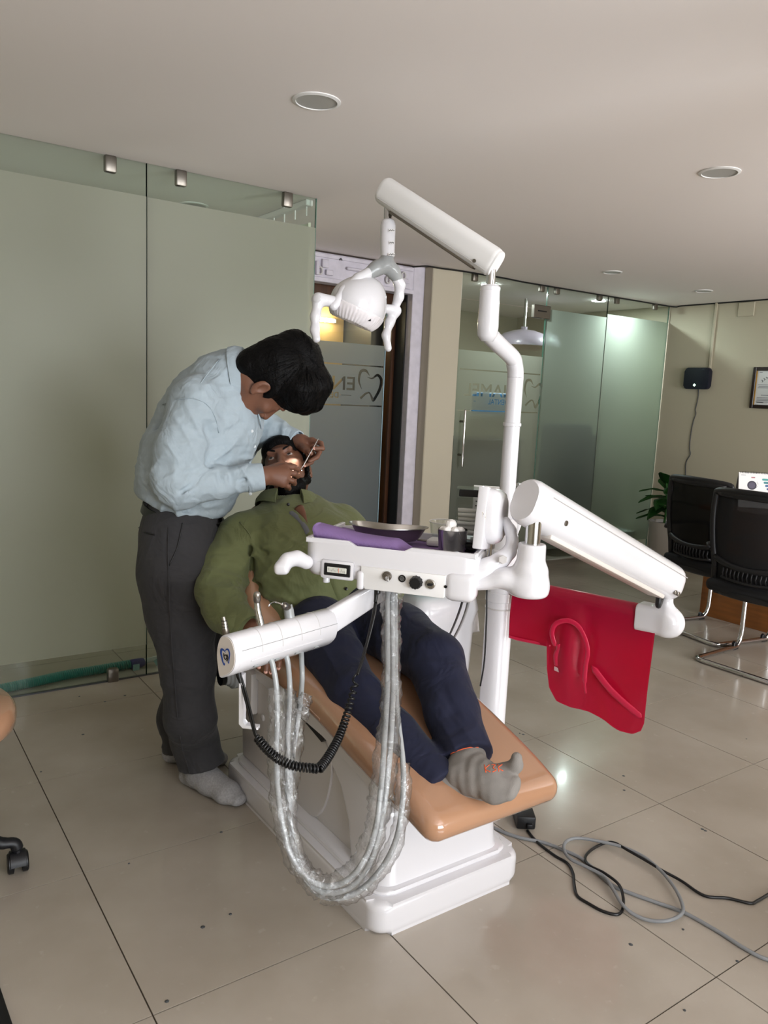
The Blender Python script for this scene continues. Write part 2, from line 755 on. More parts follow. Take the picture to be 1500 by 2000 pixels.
# ---------------------------------------------------------------- the room
H = 2.32
floor = obj('floor', bbox((-3.2, -4.2, -0.08), (7.4, 6.8, -0.003)), 'grout', ang=0, kind='structure')
tm = bmesh.new()
box(tm, (0, 0, -0.0075), (0.5965, 0.5965, 0.015))
me_t = bpy.data.meshes.new('tile')
tm.to_mesh(me_t)
tm.free()
me_t.materials.append(MATS['floor_tile'])
for i in range(-2, 12):
    for j in range(-3, 10):
        o = put('tile', me_t, floor)
        o.location = (0.6 * i + 0.3, 0.6 * j + 0.3, RND.uniform(-0.0003, 0.0))
# plain floor beyond the counted tiles
obj('outer_tiles', bbox((-3.2, -4.2, -0.003), (7.4, -1.801, 0.0)), 'floor_tile', floor, 0)
obj('outer_tiles', bbox((-3.2, -1.801, -0.003), (-1.2, 6.8, 0.0)), 'floor_tile', floor, 0)
obj('outer_tiles', bbox((-1.2, 6.0, -0.003), (7.4, 6.8, 0.0)), 'floor_tile', floor, 0)
# debris specks on the floor
bm = bmesh.new()
for x, y in ((155, 1360), (205, 1370), (244, 1358), (162, 1434), (80, 1507), (252, 1686), (432, 1625), (1218, 1515), (1219, 1543), (1337, 1973), (1372, 1619), (1378, 1622), (1334, 1815), (1440, 1877), (396, 1810), (450, 1785), (326, 1955), (1458, 1443), (1232, 1844), (1015, 1432), (1022, 1434)):
    c = Zp(x, y, 0.0008)
    lathe(bm, c - A((0, 0, .0008)), (0, 0, 1), [(0.006 * RND.uniform(.5, 1.1), 0), (0.004 * RND.uniform(.5, 1), 0.0016)], 6)
obj('floor_specks', bm, 'dark_grey', floor, kind='stuff')

obj('ceiling', bbox((-3.2, -4.2, H), (7.4, 6.8, H + 0.1)), 'ceiling_paint', ang=0, kind='structure')


def wall(name, lo, hi, m='wall_paint'):
    return obj(name, bbox(lo, hi), m, ang=0, kind='structure')


wall('wall_right', (5.95, -4.2, 0), (6.05, 6.7, H))
wall('wall_far', (-3.2, 6.5, 0), (6.0, 6.6, H))
wall('wall_outer_left', (-3.25, -4.2, 0), (-3.15, 6.6, H))
# front wall behind the camera, with two window openings
bm = bmesh.new()
for lo, hi in (((-3.2, -4.2, 0), (-0.6, -4.1, H)), ((2.1, -4.2, 0), (2.9, -4.1, H)), ((4.4, -4.2, 0), (6.0, -4.1, H)),
               ((-0.6, -4.2, 0), (2.1, -4.1, 0.35)), ((-0.6, -4.2, 2.2), (2.1, -4.1, H)), ((2.9, -4.2, 0), (4.4, -4.1, 0.35)), ((2.9, -4.2, 2.25), (4.4, -4.1, H))):
    lo, hi = A(lo), A(hi)
    box(bm, (lo + hi) / 2, hi - lo)
obj('wall_front', bm, 'wall_paint', ang=0, kind='structure')
for n_, x0, x1, z0, z1 in ((1, -0.6, 2.1, 0.35, 2.2), (2, 2.9, 4.4, 0.35, 2.25)):
    wf = obj('window_%d' % n_, bbox((x0, -4.0, z0 - 0.03), (x1, -3.96, z0 + 0.02)), 'white_matt', ang=0, kind='structure')
    for k in range(5):
        x = x0 + (x1 - x0) * k / 4
        obj('mullion', bbox((x - 0.025, -4.0, z0), (x + 0.025, -3.96, z1)), 'white_matt', wf, 0)
    obj('window_head', bbox((x0, -4.0, z1 - 0.02), (x1, -3.96, z1 + 0.03)), 'white_matt', wf, 0)
# free-standing column just outside the frame on the right
wall('wall_pier', (1.42, -1.55, 0), (1.95, -1.02, H), 'pillar_paint')

# room behind the left glass: back wall, side
wall('wall_back_left', (-3.2, 4.6, 0), (1.62, 4.7, H))
wall('wall_passage', (1.56, 3.24, 0), (1.62, 6.5, H))
# wall between the door recess and the room behind the right glass
wall('wall_between', (3.14, 3.34, 0), (3.39, 6.5, H))
pil = obj('trim_1', bbox((3.10, 3.14, 0), (3.385, 3.40, H), 0.006, 1), 'pillar_paint', ang=0, kind='structure')
# baseboard on the right wall
obj('baseboard_right', bbox((5.93, -4.1, 0), (5.95, 3.12, 0.14)), 'skirting', ang=0, kind='structure')

# ---------------------------------------------------------------- left glass partition
YG = 2.026
pg = obj('wall_left', bbox((-3.1, YG - 0.005, 0.004), (-0.62, YG + 0.005, H)), 'pane_green', ang=0, kind='structure')


def sheet(parent, x0, x1, y, z0, z1, film):
    return obj('frosted_film', ([(x0, y, z0), (x1, y, z0), (x1, y, z1), (x0, y, z1)], [(0, 1, 2, 3)]), film, parent, 0)


def pane_set(parent, x0, x1, y, zf0, zf1, z0=0.006, z1=H, film='film', pane='pane_green', edge=True):
    obj('pane', bbox((x0 + 0.002, y - 0.005, z0), (x1 - 0.002, y + 0.005, z1)), pane, parent, 0)
    sheet(parent, x0 + 0.002, x1 - 0.002, y - 0.0062, zf0, zf1, film)
    if edge:
        bm = bmesh.new()
        for x in (x0, x1):
            box(bm, (x, y, (z0 + z1) / 2), (0.003, 0.0104, z1 - z0))
        obj('glass_edge', bm, 'glass_edge', parent, 0)


pane_set(pg, -0.62, 0.6375, YG, 0.155, 2.182)
pane_set(pg, 0.6375, 1.482, YG, 0.158, 2.18)
sheet(pg, -3.1, -0.622, YG - .0062, .155, 2.182, 'film')


def clamp(parent, x, y, z, w=0.05, h=0.07):
    b = box(bmesh.new(), (x, y, z), (w, 0.034, h), None, 0.008, 2)
    return obj('clamp', b, 'brushed', parent)


for x in (0.483, 0.791, 1.322, -0.45):
    clamp(pg, x, YG, 2.287)
for x in (0.48, -0.5):
    clamp(pg, x, YG, 0.028)
for x, z, a in ((0.588, 0.05, 0), (0.690, 0.062, 0.5)):
    s_ = math.sin(a), math.cos(a)
    obj('sticker', box(bmesh.new(), (x, YG - 0.0058, z), (0.03, 0.001, 0.03), ((s_[1], 0, s_[0]), (0, 1, 0), (-s_[0], 0, s_[1]))), 'sticker_green', pg, 0)
obj('floor_channel', bbox((-3.1, YG - 0.004, 0.0), (1.48, YG + 0.008, 0.006)), 'dark_grey', pg, 0)

# curtain on a ceiling track, just behind the free end of the left glass
cu = thing('curtain', 'pale pleated curtain hanging from a ceiling track behind the frosted glass', 'curtain', (1.46, 2.6, 0))
obj('track', bbox((1.445, 2.06, H - 0.03), (1.485, 3.6, H - 0.001), 0.004, 1), 'white_matt', cu)
for k in range(12):
    obj('curtain_hook', L((1.465, 2.09 + k * 0.12, H - 0.075), (0, 0, 1), [(0.004, 0), (0.004, 0.05)], 6), 'white_matt', cu)
bm = bmesh.new()
vs_ = []
ny, nz = 150, 8
for i in range(ny):
    y = 2.07 + i * 0.01
    x = 1.462 + 0.024 * math.sin(i * 0.62) + 0.008 * math.sin(i * 0.23 + 1)
    vs_.append([bm.verts.new((x + 0.004 * math.sin(j * 1.3 + i), y, 0.04 + (H - 0.11 - 0.04 + 0.008 * math.sin(i * .62)) * j / nz)) for j in range(nz + 1)])
for i in range(ny - 1):
    for j in range(nz):
        bm.faces.new((vs_[i][j], vs_[i + 1][j], vs_[i + 1][j + 1], vs_[i][j + 1]))
obj('curtain_cloth', bm, 'curtain', cu, None)

# ---------------------------------------------------------------- film with clear cut-outs (lettering seen from the back)
def text_loops(s, size, width=None):
    cu_ = bpy.data.curves.new('t', 'FONT')
    cu_.body = s
    cu_.size = size
    cu_.resolution_u = 4
    cu_.offset = size * 0.012
    o = bpy.data.objects.new('t', cu_)
    COL.objects.link(o)
    dg = bpy.context.evaluated_depsgraph_get()
    me = o.evaluated_get(dg).to_mesh()
    b = bmesh.new()
    b.from_mesh(me)
    bmesh.ops.remove_doubles(b, verts=b.verts, dist=1e-6)
    ed = [e for e in b.edges if len(e.link_faces) == 1]
    nx = {}
    for e in ed:
        for a, c in ((e.verts[0], e.verts[1]), (e.verts[1], e.verts[0])):
            nx.setdefault(a.index, []).append(c.index)
    b.verts.ensure_lookup_table()
    seen, loops = set(), []
    for st in nx:
        if st in seen:
            continue
        lp, cur, prev = [], st, None
        while cur not in seen:
            seen.add(cur)
            lp.append(tuple(b.verts[cur].co[:2]))
            nn = [k for k in nx[cur] if k != prev and k not in seen]
            if not nn:
                break
            prev, cur = cur, nn[0]
        if len(lp) > 2:
            loops.append(lp)
    b.free()
    o.evaluated_get(dg).to_mesh_clear()
    bpy.data.objects.remove(o)
    xs = [p[0] for l in loops for p in l]
    x0, x1 = min(xs), max(xs)
    k = 1.0 if width is None else width / (x1 - x0)
    return [[((p[0] - x0) * k, p[1]) for p in l] for l in loops]


def stroke2d(pts, ws, n=6):
    """outline of a brush stroke through 2D points"""
    P = spl([(p[0], p[1], 0) for p in pts], n)
    Wd = np.interp(np.linspace(0, len(pts) - 1, len(P)), range(len(pts)), ws)
    lft, rgt = [], []
    for i, p in enumerate(P):
        t = un(P[min(i + 1, len(P) - 1)] - P[max(i - 1, 0)])
        nrm = A((-t[1], t[0], 0))
        lft.append(tuple((p + nrm * Wd[i] / 2)[:2]))
        rgt.append(tuple((p - nrm * Wd[i] / 2)[:2]))
    return lft + rgt[::-1]


def cutout_mesh(name, outer, holes, y, th=0.0):
    cu_ = bpy.data.curves.new(name, 'CURVE')
    cu_.dimensions = '2D'
    cu_.fill_mode = 'BOTH'
    cu_.extrude = th / 2
    for lp in [outer] + holes:
        s = cu_.splines.new('POLY')
        s.points.add(len(lp) - 1)
        for q, p in zip(s.points, lp):
            q.co = (p[0], p[1], 0, 1)
        s.use_cyclic_u = True
    o = bpy.data.objects.new(name, cu_)
    COL.objects.link(o)
    dg = bpy.context.evaluated_depsgraph_get()
    me = bpy.data.meshes.new_from_object(o.evaluated_get(dg))
    bpy.data.objects.remove(o)
    me.transform(Matrix(((1, 0, 0, 0), (0, 0, 1, y), (0, 1, 0, 0), (0, 0, 0, 1))))
    me.name = name
    return me


def logo_holes(xt, zt, s):
    """tooth outline + lettering, seen from behind the glass (mirrored); xt, zt = centre of the tooth, s = its height"""
    t1 = [(-.30, -.16), (-.42, .12), (-.36, .42), (-.16, .46), (.0, .30)]
    t2 = [(-.10, .26), (.10, .22), (.32, .34), (.48, .18), (.44, -.10), (.30, -.36), (.18, -.50), (.08, -.34), (.0, -.26), (-.14, -.30), (-.34, -.46)]
    hs = [stroke2d([(xt + a * s, zt + b * s) for a, b in t1], [.01 * s, .08 * s, .10 * s, .09 * s, .01 * s]),
          stroke2d([(xt + a * s, zt + b * s) for a, b in t2], [.01 * s, .05 * s, .09 * s, .12 * s, .11 * s, .10 * s, .11 * s, .06 * s, .05 * s, .07 * s, .08 * s])]
    for lp in text_loops('ENAMEL', s * 0.62, 2.75 * s):
        hs.append([(xt - 0.58 * s - p[0], zt - 0.20 * s + p[1]) for p in lp])
    for lp in text_loops('DENTAL', s * 0.27, 0.98 * s):
        hs.append([(xt - 1.20 * s - p[0], zt - 0.47 * s + p[1]) for p in lp])
    for a, b in ((xt - 1.16 * s, xt - .7 * s), (xt - 2.85 * s, xt - 2.75 * s)):
        hs.append([(a, zt - 0.385 * s), (b, zt - 0.385 * s), (b, zt - 0.37 * s), (a, zt - 0.37 * s)])
    return hs


def slit(x0, x1, z, h=0.012):
    return [(x0, z - h / 2), (x1, z - h / 2), (x1, z + h / 2), (x0, z + h / 2)]


# ---------------------------------------------------------------- right glass front: door and two fixed panels
YR = 3.165
pr = obj('wall_back', bbox((3.39, YR - 0.005, 2.128), (4.31, YR + 0.005, H)), 'pane', ang=0, kind='structure')
pane_set(pr, 4.312, 5.066, YR, 0.10, 2.135, film='film_green')
pane_set(pr, 5.066, 5.93, YR, 0.10, 2.165, film='film_green')
for x in (3.52, 4.24, 4.42, 4.95, 5.18, 5.72):
    clamp(pr, x, YR, 2.292, 0.05, 0.06)
for x in (5.02,):
    clamp(pr, x, YR, 0.03, 0.05, 0.06)
d1 = obj('door_1', bbox((3.395, YR - 0.006, 0.01), (4.306, YR + 0.006, 2.122)), 'pane', ang=0, kind='structure')
holes = [slit(3.42, 4.29, 1.600, .010), slit(3.42, 4.29, 1.285, .010)] + logo_holes(4.22, 1.445, 0.225)
me_ = cutout_mesh('frosted_film', [(3.398, 0.02), (4.303, 0.02), (4.303, 1.745), (3.398, 1.745)], holes, YR - 0.0075)
me_.materials.append(MATS['film_door'])
put('frosted_film', me_, d1)
hp = Yp(905, 865, YR - 0.06)
hx = hp[0]
h1 = obj('door_handle', T([(hx, YR - .06, 1.285), (hx, YR - .06, 0.855)], 0.011, 14, round_end=True), 'chrome', d1)
for z in (1.20, 0.94):
    obj('handle_post', L((hx, YR - .062, z), (0, 1, 0), [(.009, 0), (.009, .056)], 12), 'brushed', h1)
obj('hinge', box(bmesh.new(), (4.255, YR, 2.105), (0.19, 0.036, 0.105), None, 0.004, 1), 'brushed', d1)
obj('hinge_slot', box(bmesh.new(), (4.25, YR - 0.0185, 2.11), (0.10, 0.003, 0.010)), 'black', d1, 0)
bm = bmesh.new()
for x in (3.394, 4.308):
    box(bm, (x, YR, 1.06), (0.003, .0125, 2.11))
obj('glass_edge', bm, 'glass_edge', d1, 0)

# the room seen through the right glass
wall('wall_behind', (3.39, 5.2, 0), (6.0, 5.26, H))


def downlight(x, y, lit, lab, r=0.062, power=0):
    t = thing('downlight', lab, 'ceiling light', (x, y, H))
    obj('trim_ring', L((x, y, H), (0, 0, -1), [(r * .84, 0.0), (r, 0.0), (r, .003), (r * .86, .006), (r * .84, .003)], 40, cap=False), 'white_matt', t)
    obj('light_panel', L((x, y, H), (0, 0, -1), [(r * .85, 0), (r * .85, .010 if lit else .0025)], 40), 'led' if lit else 'diffuser', t)
    if power:
        l = bpy.data.lights.new('downlight_beam', 'AREA')
        l.shape, l.size, l.energy, l.color = 'DISK', r * 1.7, power, (0.90, 0.97, 1.0)
        o = bpy.data.objects.new('downlight_beam', l)
        COL.objects.link(o)
        o.location = (0, 0, -0.0135)
        o.parent = t


downlight(0.83, 0.88, False, 'round unlit ceiling light above the dentist, nearest of the ceiling lights', 0.080)
downlight(2.44, 0.45, False, 'round unlit ceiling light on the right, above the red drape', 0.080)
downlight(4.09, 2.33, False, 'small unlit ceiling light in front of the glass door', 0.070)
downlight(5.25, 2.36, False, 'small unlit ceiling light nearest the right wall corner', 0.070)
downlight(1.08, 2.62, False, 'unlit ceiling light seen through the clear strip of the left glass', 0.075)
downlight(3.95, 3.48, True, 'lit ceiling light glowing behind the glass door', 0.07, 9)
downlight(5.24, 3.42, True, 'lit ceiling light glowing behind the right frosted panels', 0.07, 16)

# ---------------------------------------------------------------- shutter head, guide rail and the door behind it
th = obj('trim_2', bbox((1.62, 3.24, 2.115), (3.00, 3.34, H - 0.012), 0.004, 1), 'lavender_paint', ang=0, kind='structure')
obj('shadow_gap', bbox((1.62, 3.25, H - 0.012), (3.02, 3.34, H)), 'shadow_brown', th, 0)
obj('top_rail', bbox((1.62, 3.228, H - 0.045), (2.985, 3.242, H - 0.02), 0.003, 1), 'lavender_paint', th)
obj('bottom_rail', bbox((1.62, 3.226, 2.115), (2.995, 3.242, 2.145), 0.003, 1), 'lavender_paint', th)
for x, z, w, h in ((2.24, 2.235, .05, .055), (2.275, 2.18, .055, .035), (2.18, 2.20, .022, .09), (2.90, 2.20, .07, .03), (2.925, 2.165, .05, .04)):
    obj('latch_plate', box(bmesh.new(), (x, 3.228, z), (w, .024, h), None, .004, 1), 'lavender_paint', th)
for x, z in ((2.20, 2.185), (2.76, 2.19), (2.895, 2.235)):
    obj('latch_ring', T([(x + .017 * math.cos(a), 3.222, z + .024 * math.sin(a)) for a in np.linspace(0, 6.283, 15)[:-1]], .006, 8, closed=True), 'white_grey', th)
obj('latch_bolt', T([(2.42, 3.222, 2.225), (2.56, 3.222, 2.225)], .011, 10, round_end=True), 'lavender_paint', th)
obj('latch_bolt', T([(2.35, 3.222, 2.272), (2.36, 3.222, 2.285), (2.37, 3.222, 2.272)], .004, 8), 'dark_grey', th)
obj('trim_3', bbox((2.995, 3.235, 0), (3.10, 3.34, H), 0.004, 1), 'lavender_paint', ang=0, kind='structure')
obj('gap_shade', bbox((2.985, 3.30, 0), (2.998, 3.42, 2.13)), 'black', ang=0, kind='structure')  # black strip painting the shade between guide rail and door frame
jb = obj('trim_5', bbox((2.955, 3.42, 0), (3.13, 3.54, 2.14), .003, 1), 'wood_dark', ang=0, kind='structure')
obj('frame_head', bbox((1.62, 3.42, 2.05), (2.96, 3.54, 2.14), .003, 1), 'wood_dark', jb, 0)
YD = 3.47
d2 = obj('door_2', bbox((1.90, YD - .005, 0.01), (2.925, YD + .005, 2.03)), 'pane', ang=0, kind='structure')
holes = [slit(1.95, 2.915, 1.585, .010), slit(1.95, 2.915, 1.287, .010)] + logo_holes(2.795, 1.445, 0.225)
me_ = cutout_mesh('frosted_film', [(1.905, 0.02), (2.92, 0.02), (2.92, 1.742), (1.905, 1.742)], holes, YD - 0.0075)
me_.materials.append(MATS['film_blue'])
put('frosted_film', me_, d2)
bm = bmesh.new()
box(bm, (2.929, YD, 1.02), (.008, .014, 2.02))
obj('glass_edge', bm, mat('edge_bright', (150, 176, 186), 0.2), d2, 0)
# what stands behind that door: a lit ochre wall and a dark cabinet
obj('trim_6', bbox((1.62, 4.2, 0), (3.0, 4.26, H)), 'gold_paint', ang=0, kind='structure')
cb = thing('cabinet', 'dark tall cabinet dimly seen through the frosted door with the tooth logo', 'cabinet', (3.08, 4.1, 0))
obj('cabinet_body', bbox((3.02, 3.80, 0.0), (3.135, 4.5, 2.2), .005, 1), 'dark_grey', cb)
obj('cabinet_plinth', bbox((3.01, 3.79, 0.0), (3.137, 4.51, .08)), 'black', cb)
tl = thing('tube_light', 'short lit tube light on the ochre wall beyond the frosted door', 'light', (2.75, 4.15, 1.95))
obj('tube', T([(2.55, 4.16, 1.96), (2.88, 4.16, 1.96)], .016, 10), 'led_warm', tl)
obj('tube_base', bbox((2.52, 4.17, 1.945), (2.91, 4.2, 1.975), .003, 1), 'white_matt', tl)

# ---------------------------------------------------------------- people: shared builders
mat('skin_dentist', (116, 78, 60), 0.5, bump=(240, 0.12, 0.001, 'noise'), var=(14, 0.08), sss=0.08)
mat('skin_patient', (112, 75, 57), 0.5, bump=(240, 0.12, 0.001, 'noise'), var=(14, 0.10), sss=0.08)
mat('hair_black', (6, 5, 5), 0.55, spec=.14, bump=(160, 0.8, 0.003, 'noise'), stretch=(1, 1, 1))
mat('stubble', (46, 32, 26), .6, bump=(300, .8, .002, 'noise'))
mat('eye_white', (168, 156, 150), 0.2, coat=0.6)
mat('eye_iris', (34, 20, 14), 0.15, coat=1.0)
mat('lip', (122, 68, 62), 0.4)
mat('tooth_enamel', (236, 226, 208), 0.2, coat=0.5)
mat('nail', (196, 146, 130), 0.3, coat=0.3)
mat('shirt_blue', (163, 176, 184), 0.85, bump=(900, 0.25, 0.0006, 'noise'), var=(60, 0.03), sheen=0.03, bump2=(11, .32, .03))
mat('shirt_green', (100, 106, 68), 0.8, bump=(900, 0.2, 0.0006, 'noise'), var=(8, 0.04), sheen=0.1, bump2=(10, .38, .03))
mat('placket_grey', (104, 106, 112), 0.8)
mat('trousers_grey', (48, 47, 49), 0.85, bump=(1200, 0.3, 0.0006, 'noise'), var=(70, 0.05), sheen=0.05, bump2=(8, .4, .03))
mat('trousers_navy', (14, 18, 44), 0.8, bump=(1100, 0.3, 0.0006, 'noise'), sheen=0.05, bump2=(8, .4, .03))
mat('belt', (12, 12, 13), 0.35)
mat('sock_grey', (152, 150, 150), 0.95, bump=(420, 0.9, 0.002, 'noise'), var=(160, 0.14))
mat('sock_dark', (132, 127, 122), 0.95, bump=(700, 0.7, 0.0012, 'noise'), var=(22, 0.10))
mat('orange', (226, 98, 56), 0.8)
mat('button', (200, 204, 206), 0.3)
mat('button_black', (14, 14, 16), 0.3)

from mathutils.bvhtree import BVHTree


def bvh(o):
    me = o.data
    off = V((0, 0, 0))
    return BVHTree.FromPolygons([v.co + off for v in me.vertices], [tuple(p.vertices) for p in me.polygons])


def hit(tree, x, y):
    """where the line of sight through a pixel of the frame meets a surface: (point, normal)"""
    r = ray(x, y)
    p, n, i, d = tree.ray_cast(V(CAM), V(un(r)))
    if p is None:
        q = tree.find_nearest(V(CAM + r * 2.6))
        return A(q[0]), A(q[1])
    return A(p), A(n)


def seam(tree, px, r, m, name, parent, n=5, lift=0.6, flat=False, w=6):
    pts = []
    for x, y in px:
        p, nn = hit(tree, x, y)
        if np.dot(nn, CAM - p) < 0:
            nn = -nn
        pts.append(p + nn * r * lift)
    return obj(name, T(spl(pts, n), r, w), m, parent, None)


def head(B, c, n, U, k=0.012, jaw=1.0, mouth=0.0, sc=1.05, slit=True):
    """head volumes; n = where the face points, U = up. returns to_world(right, forward, up)"""
    n = un(n)
    U = un(A(U) - n * np.dot(U, n))
    R = np.cross(n, U)
    c = A(c, float)

    def w(x, y, z):
        return c + (R * x + n * y + U * z) * sc

    def el(c_, r, *q):
        B.ell(c_, [v * sc for v in r], *q)

    def co(a_, ra, b_, rb, *q):
        B.cone(a_, ra * sc, b_, rb * sc, *q)
    ax = (R, n, U)
    el(w(0, -.018, .038), (.075, .096, .088), ax, k)
    el(w(0, .028, -.005), (.066, .072, .085), ax, .02)
    el(w(0, .036, -.062), (.055 * jaw, .056, .056), ax, .02)
    co(w(-.052, .0, -.05), .02, w(-.026, .066, -.098), .02, .02)
    co(w(.052, .0, -.05), .02, w(.026, .066, -.098), .02, .02)
    co(w(-.02, .076, -.104), .019, w(.02, .076, -.104), .019, .015)
    co(w(-.036, .088, .034), .010, w(.036, .088, .034), .010, .014)           # brow ridge
    co(w(0, .093, .016), .008, w(0, .114, -.03), .0115, .012)                  # nose
    for s in (-1, 1):
        el(w(s * .014, .099, -.037), (.009, .012, .008), ax, .006)
        el(w(s * .042, .068, -.018), (.022, .018, .018), ax, .02)               # cheek bone
        el(w(s * .033, .096, .013), (.018, .012, .013), ax, .012, 's')         # eye socket
        el(w(s * .032, .0795, .012), (.0150, .0140, .0135), ax, .006)
        if slit:
            el(w(s * .032, .094, .0115), (.0128, .016, .0052), ax, .002, 's')
        el(w(s * .009, .111, -.047), (.0042, .007, .004), ax, .003, 's')         # nostril
        # ear
        el(w(s * .079, -.008, -.008), (.009, .020, .032), ax, .008)
        el(w(s * .086, -.003, -.004), (.006, .011, .019), ax, .004, 's')
        el(w(s * .080, .000, -.036), (.007, .010, .010), ax, .006)
    # lips
    co(w(-.022, .083, -.066), .006, w(.022, .083, -.066), .006, .008)
    co(w(-.014, .091, -.066), .007, w(.014, .091, -.066), .007, .006)
    co(w(-.016, .086, -.080 - mouth), .008, w(.016, .086, -.080 - mouth), .008, .006)
    if mouth:
        el(w(0, .094, -.073 - mouth / 2), (.021, .03, .004 + mouth / 2), ax, .003, 's')
    return w, (R, n, U)


def eyes(w, ax, parent, look=(0, 1, 0), r=.0132):
    R, n, U = ax
    lk = un(R * look[0] + n * look[1] + U * look[2])
    for s in (-1, 1):
        c = w(s * .032, .0785, .0117)
        e = obj('eye', L(c, n, [(r * math.sin(a) + 1e-4, -r * math.cos(a)) for a in np.linspace(0.02, math.pi - .02, 10)], 18), 'eye_white', parent, None)
        obj('iris', L(c, lk, [(.0064, r * .868), (.0060, r * .93), (.004, r * 1.0), (.0001, r * 1.03)], 16), 'eye_iris', e, None)


def finger(B, pts, r, k=0.004):
    pts = [A(p, float) for p in pts]
    m = len(pts)
    rad = [r * q for q in np.linspace(1.12, 0.82, m)]
    for i in range(m - 1):
        B.cone(pts[i], rad[i], pts[i + 1], rad[i + 1], k)


def nail(pts, r, up, parent, name='nail'):
    a, b = A(pts[-2]), A(pts[-1])
    t = un(b - a)
    up = un(A(up) - t * np.dot(up, t))
    s = np.cross(t, up)
    c = b + up * r * .78 + t * r * .1
    bm = bmesh.new()
    lathe(bm, c - up * r * .15, up, [(r * .72, 0), (r * .62, r * .14), (.0005, r * .2)], 12, xax=t)
    return obj(name, bm, 'nail', parent, None)


def strands(name, pts, m, parent):
    """thin tapered hairs; pts = list of (path, radius)"""
    bm = bmesh.new()
    for P, r in pts:
        k = len(P)
        tube(bm, P, [r * (1 - .85 * i / (k - 1)) for i in range(k)], 3, cap=False)
    return obj(name, bm, m, parent, None)


def collar(name, m, parent, c, front, up, ra, rb, h, drop, tip, gap, thick=.003, spread=.016, a0=0.0):
    """folded shirt collar: a stand of height h round the neck, and a fall that ends in two points at the front"""
    up = un(up)
    f = un(A(front) - up * np.dot(front, up))
    s = np.cross(f, up)
    c = A(c, float)
    rs = []
    N = 46
    for i in range(N + 1):
        u = i / N
        th = gap + (2 * math.pi - 2 * gap) * u
        d = f * math.cos(th) * rb + s * math.sin(th) * ra
        dn = un(d)
        q = abs(u - .5) * 2                       # 0 at the back, 1 at the front
        dr = drop + tip * max(0, (q - .55) / .45) ** 1.6
        lo = h * (1 - .55 * q * q)
        e = f * tip * .35 * max(0, (q - .6) / .4)
        top = c + d + up * lo
        inn = c + d * .97 - up * .03
        out = c + d + dn * spread * (1 + .5 * q) - up * (dr - lo) + e
        rs.append([inn, c + d * .99 + up * lo * .5, top, top + dn * .006 + up * .001, (top + dn * .008) * .5 + out * .5 + dn * .004, out, out - dn * thick, (top + dn * .004) * .45 + out * .55 + dn * .001 - dn * thick, top + dn * .003 - up * .006, c + d * 1.01 + up * lo * .3, inn + dn * thick])
    bm = bmesh.new()
    rings(bm, rs, True)
    return obj(name, bm, m, parent, 50)


def cuff(name, m, parent, a, b, r0, r1, flat=None, n=28):
    """open cuff: a sleeve end with thickness, from a to b"""
    a, b = A(a), A(b)
    x, y, z = frame(b - a)
    Lh = np.linalg.norm(b - a)
    prof = [(r0, 0), (r0 * .4 + r1 * .6 + .001, Lh * .6), (r1 + .001, Lh * .97), (r1, Lh), (r1 - .003, Lh), (r1 - .004, Lh * .8), (r0 - .006, Lh * .1)]
    rs = []
    for r, h in prof:
        ring = []
        for j in range(n):
            t = 2 * math.pi * j / n
            v = (x * math.cos(t) + y * math.sin(t)) * r * (1 + .03 * math.sin(3 * t + 1))
            if flat is not None:
                fa = un(flat[0])
                v = v + fa * np.dot(v, fa) * (flat[1] - 1)
            ring.append(a + z * h + v)
        rs.append(ring)
    bm = bmesh.new()
    rings(bm, rs, False)
    return obj(name, bm, m, parent, 60)


E1 = un(A((RIGHT[0], RIGHT[1], 0)))        # across the picture, level
E2 = un(A((FWD[0], FWD[1], 0)))            # away from the camera, level
E3 = A((0, 0, 1.0))


def wrinkles(seed, f0, amp, n=4):
    return lambda p: amp * noise3(p, seed, n, f0)


def ridges(c, dirv, freq, amp, rad, seed, sharp=2.0, wob=1.6):
    """cloth folds: outward ridges across dirv, fading with distance from c"""
    dirv = un(dirv)
    c = A(c, float)

    def f(p):
        q = p - c
        ph_ = freq * (q @ dirv) + wob * noise3(p, seed, 3, 16) * 2.2
        m = np.exp(-(np.einsum('ij,ij->i', q, q)) / rad ** 2)
        return -amp * (1 - np.abs(np.sin(ph_))) ** sharp * m * (.6 + .8 * noise3(p, seed + 1, 3, 22))
    return f, c, rad * 2.2


def crease(a, b, r, depth, wob=0.0):
    """a fold: a groove along a-b"""
    a, b = A(a, float), A(b, float)

    def f(p):
        q = p - a
        d = b - a
        t = np.clip((q @ d) / float(d @ d), 0, 1)
        e = np.linalg.norm(q - t[:, None] * d, axis=1)
        return depth * np.exp(-(e / r) ** 2) * np.sin(np.pi * np.clip(t, .02, .98)) ** .5
    return f, (a + b) / 2, np.linalg.norm(b - a) / 2 + 3 * r

# ---------------------------------------------------------------- the dentist
def Pd(l):
    return [D(*q) for q in l]


NECK_D = 2.60
B = Body()
# head: looks steeply down and a little away
n0 = RIGHT * .21 - UPC * .98
nD = un(n0 * .883 + FWD * .47)
UD = un(RIGHT * .98 + UPC * .21)
earD = D(510, 757, 2.52)
RD = np.cross(nD, UD)
cD = earD - RD * .078 + UD * .01 + nD * .006
hw, hax = head(B, cD, nD, UD, slit=False)
neck0, neck1 = D(440, 755, 2.64), cD - hax[2] * .055 - hax[1] * .028
B.cone(neck0, .062, neck1, .056, .03)
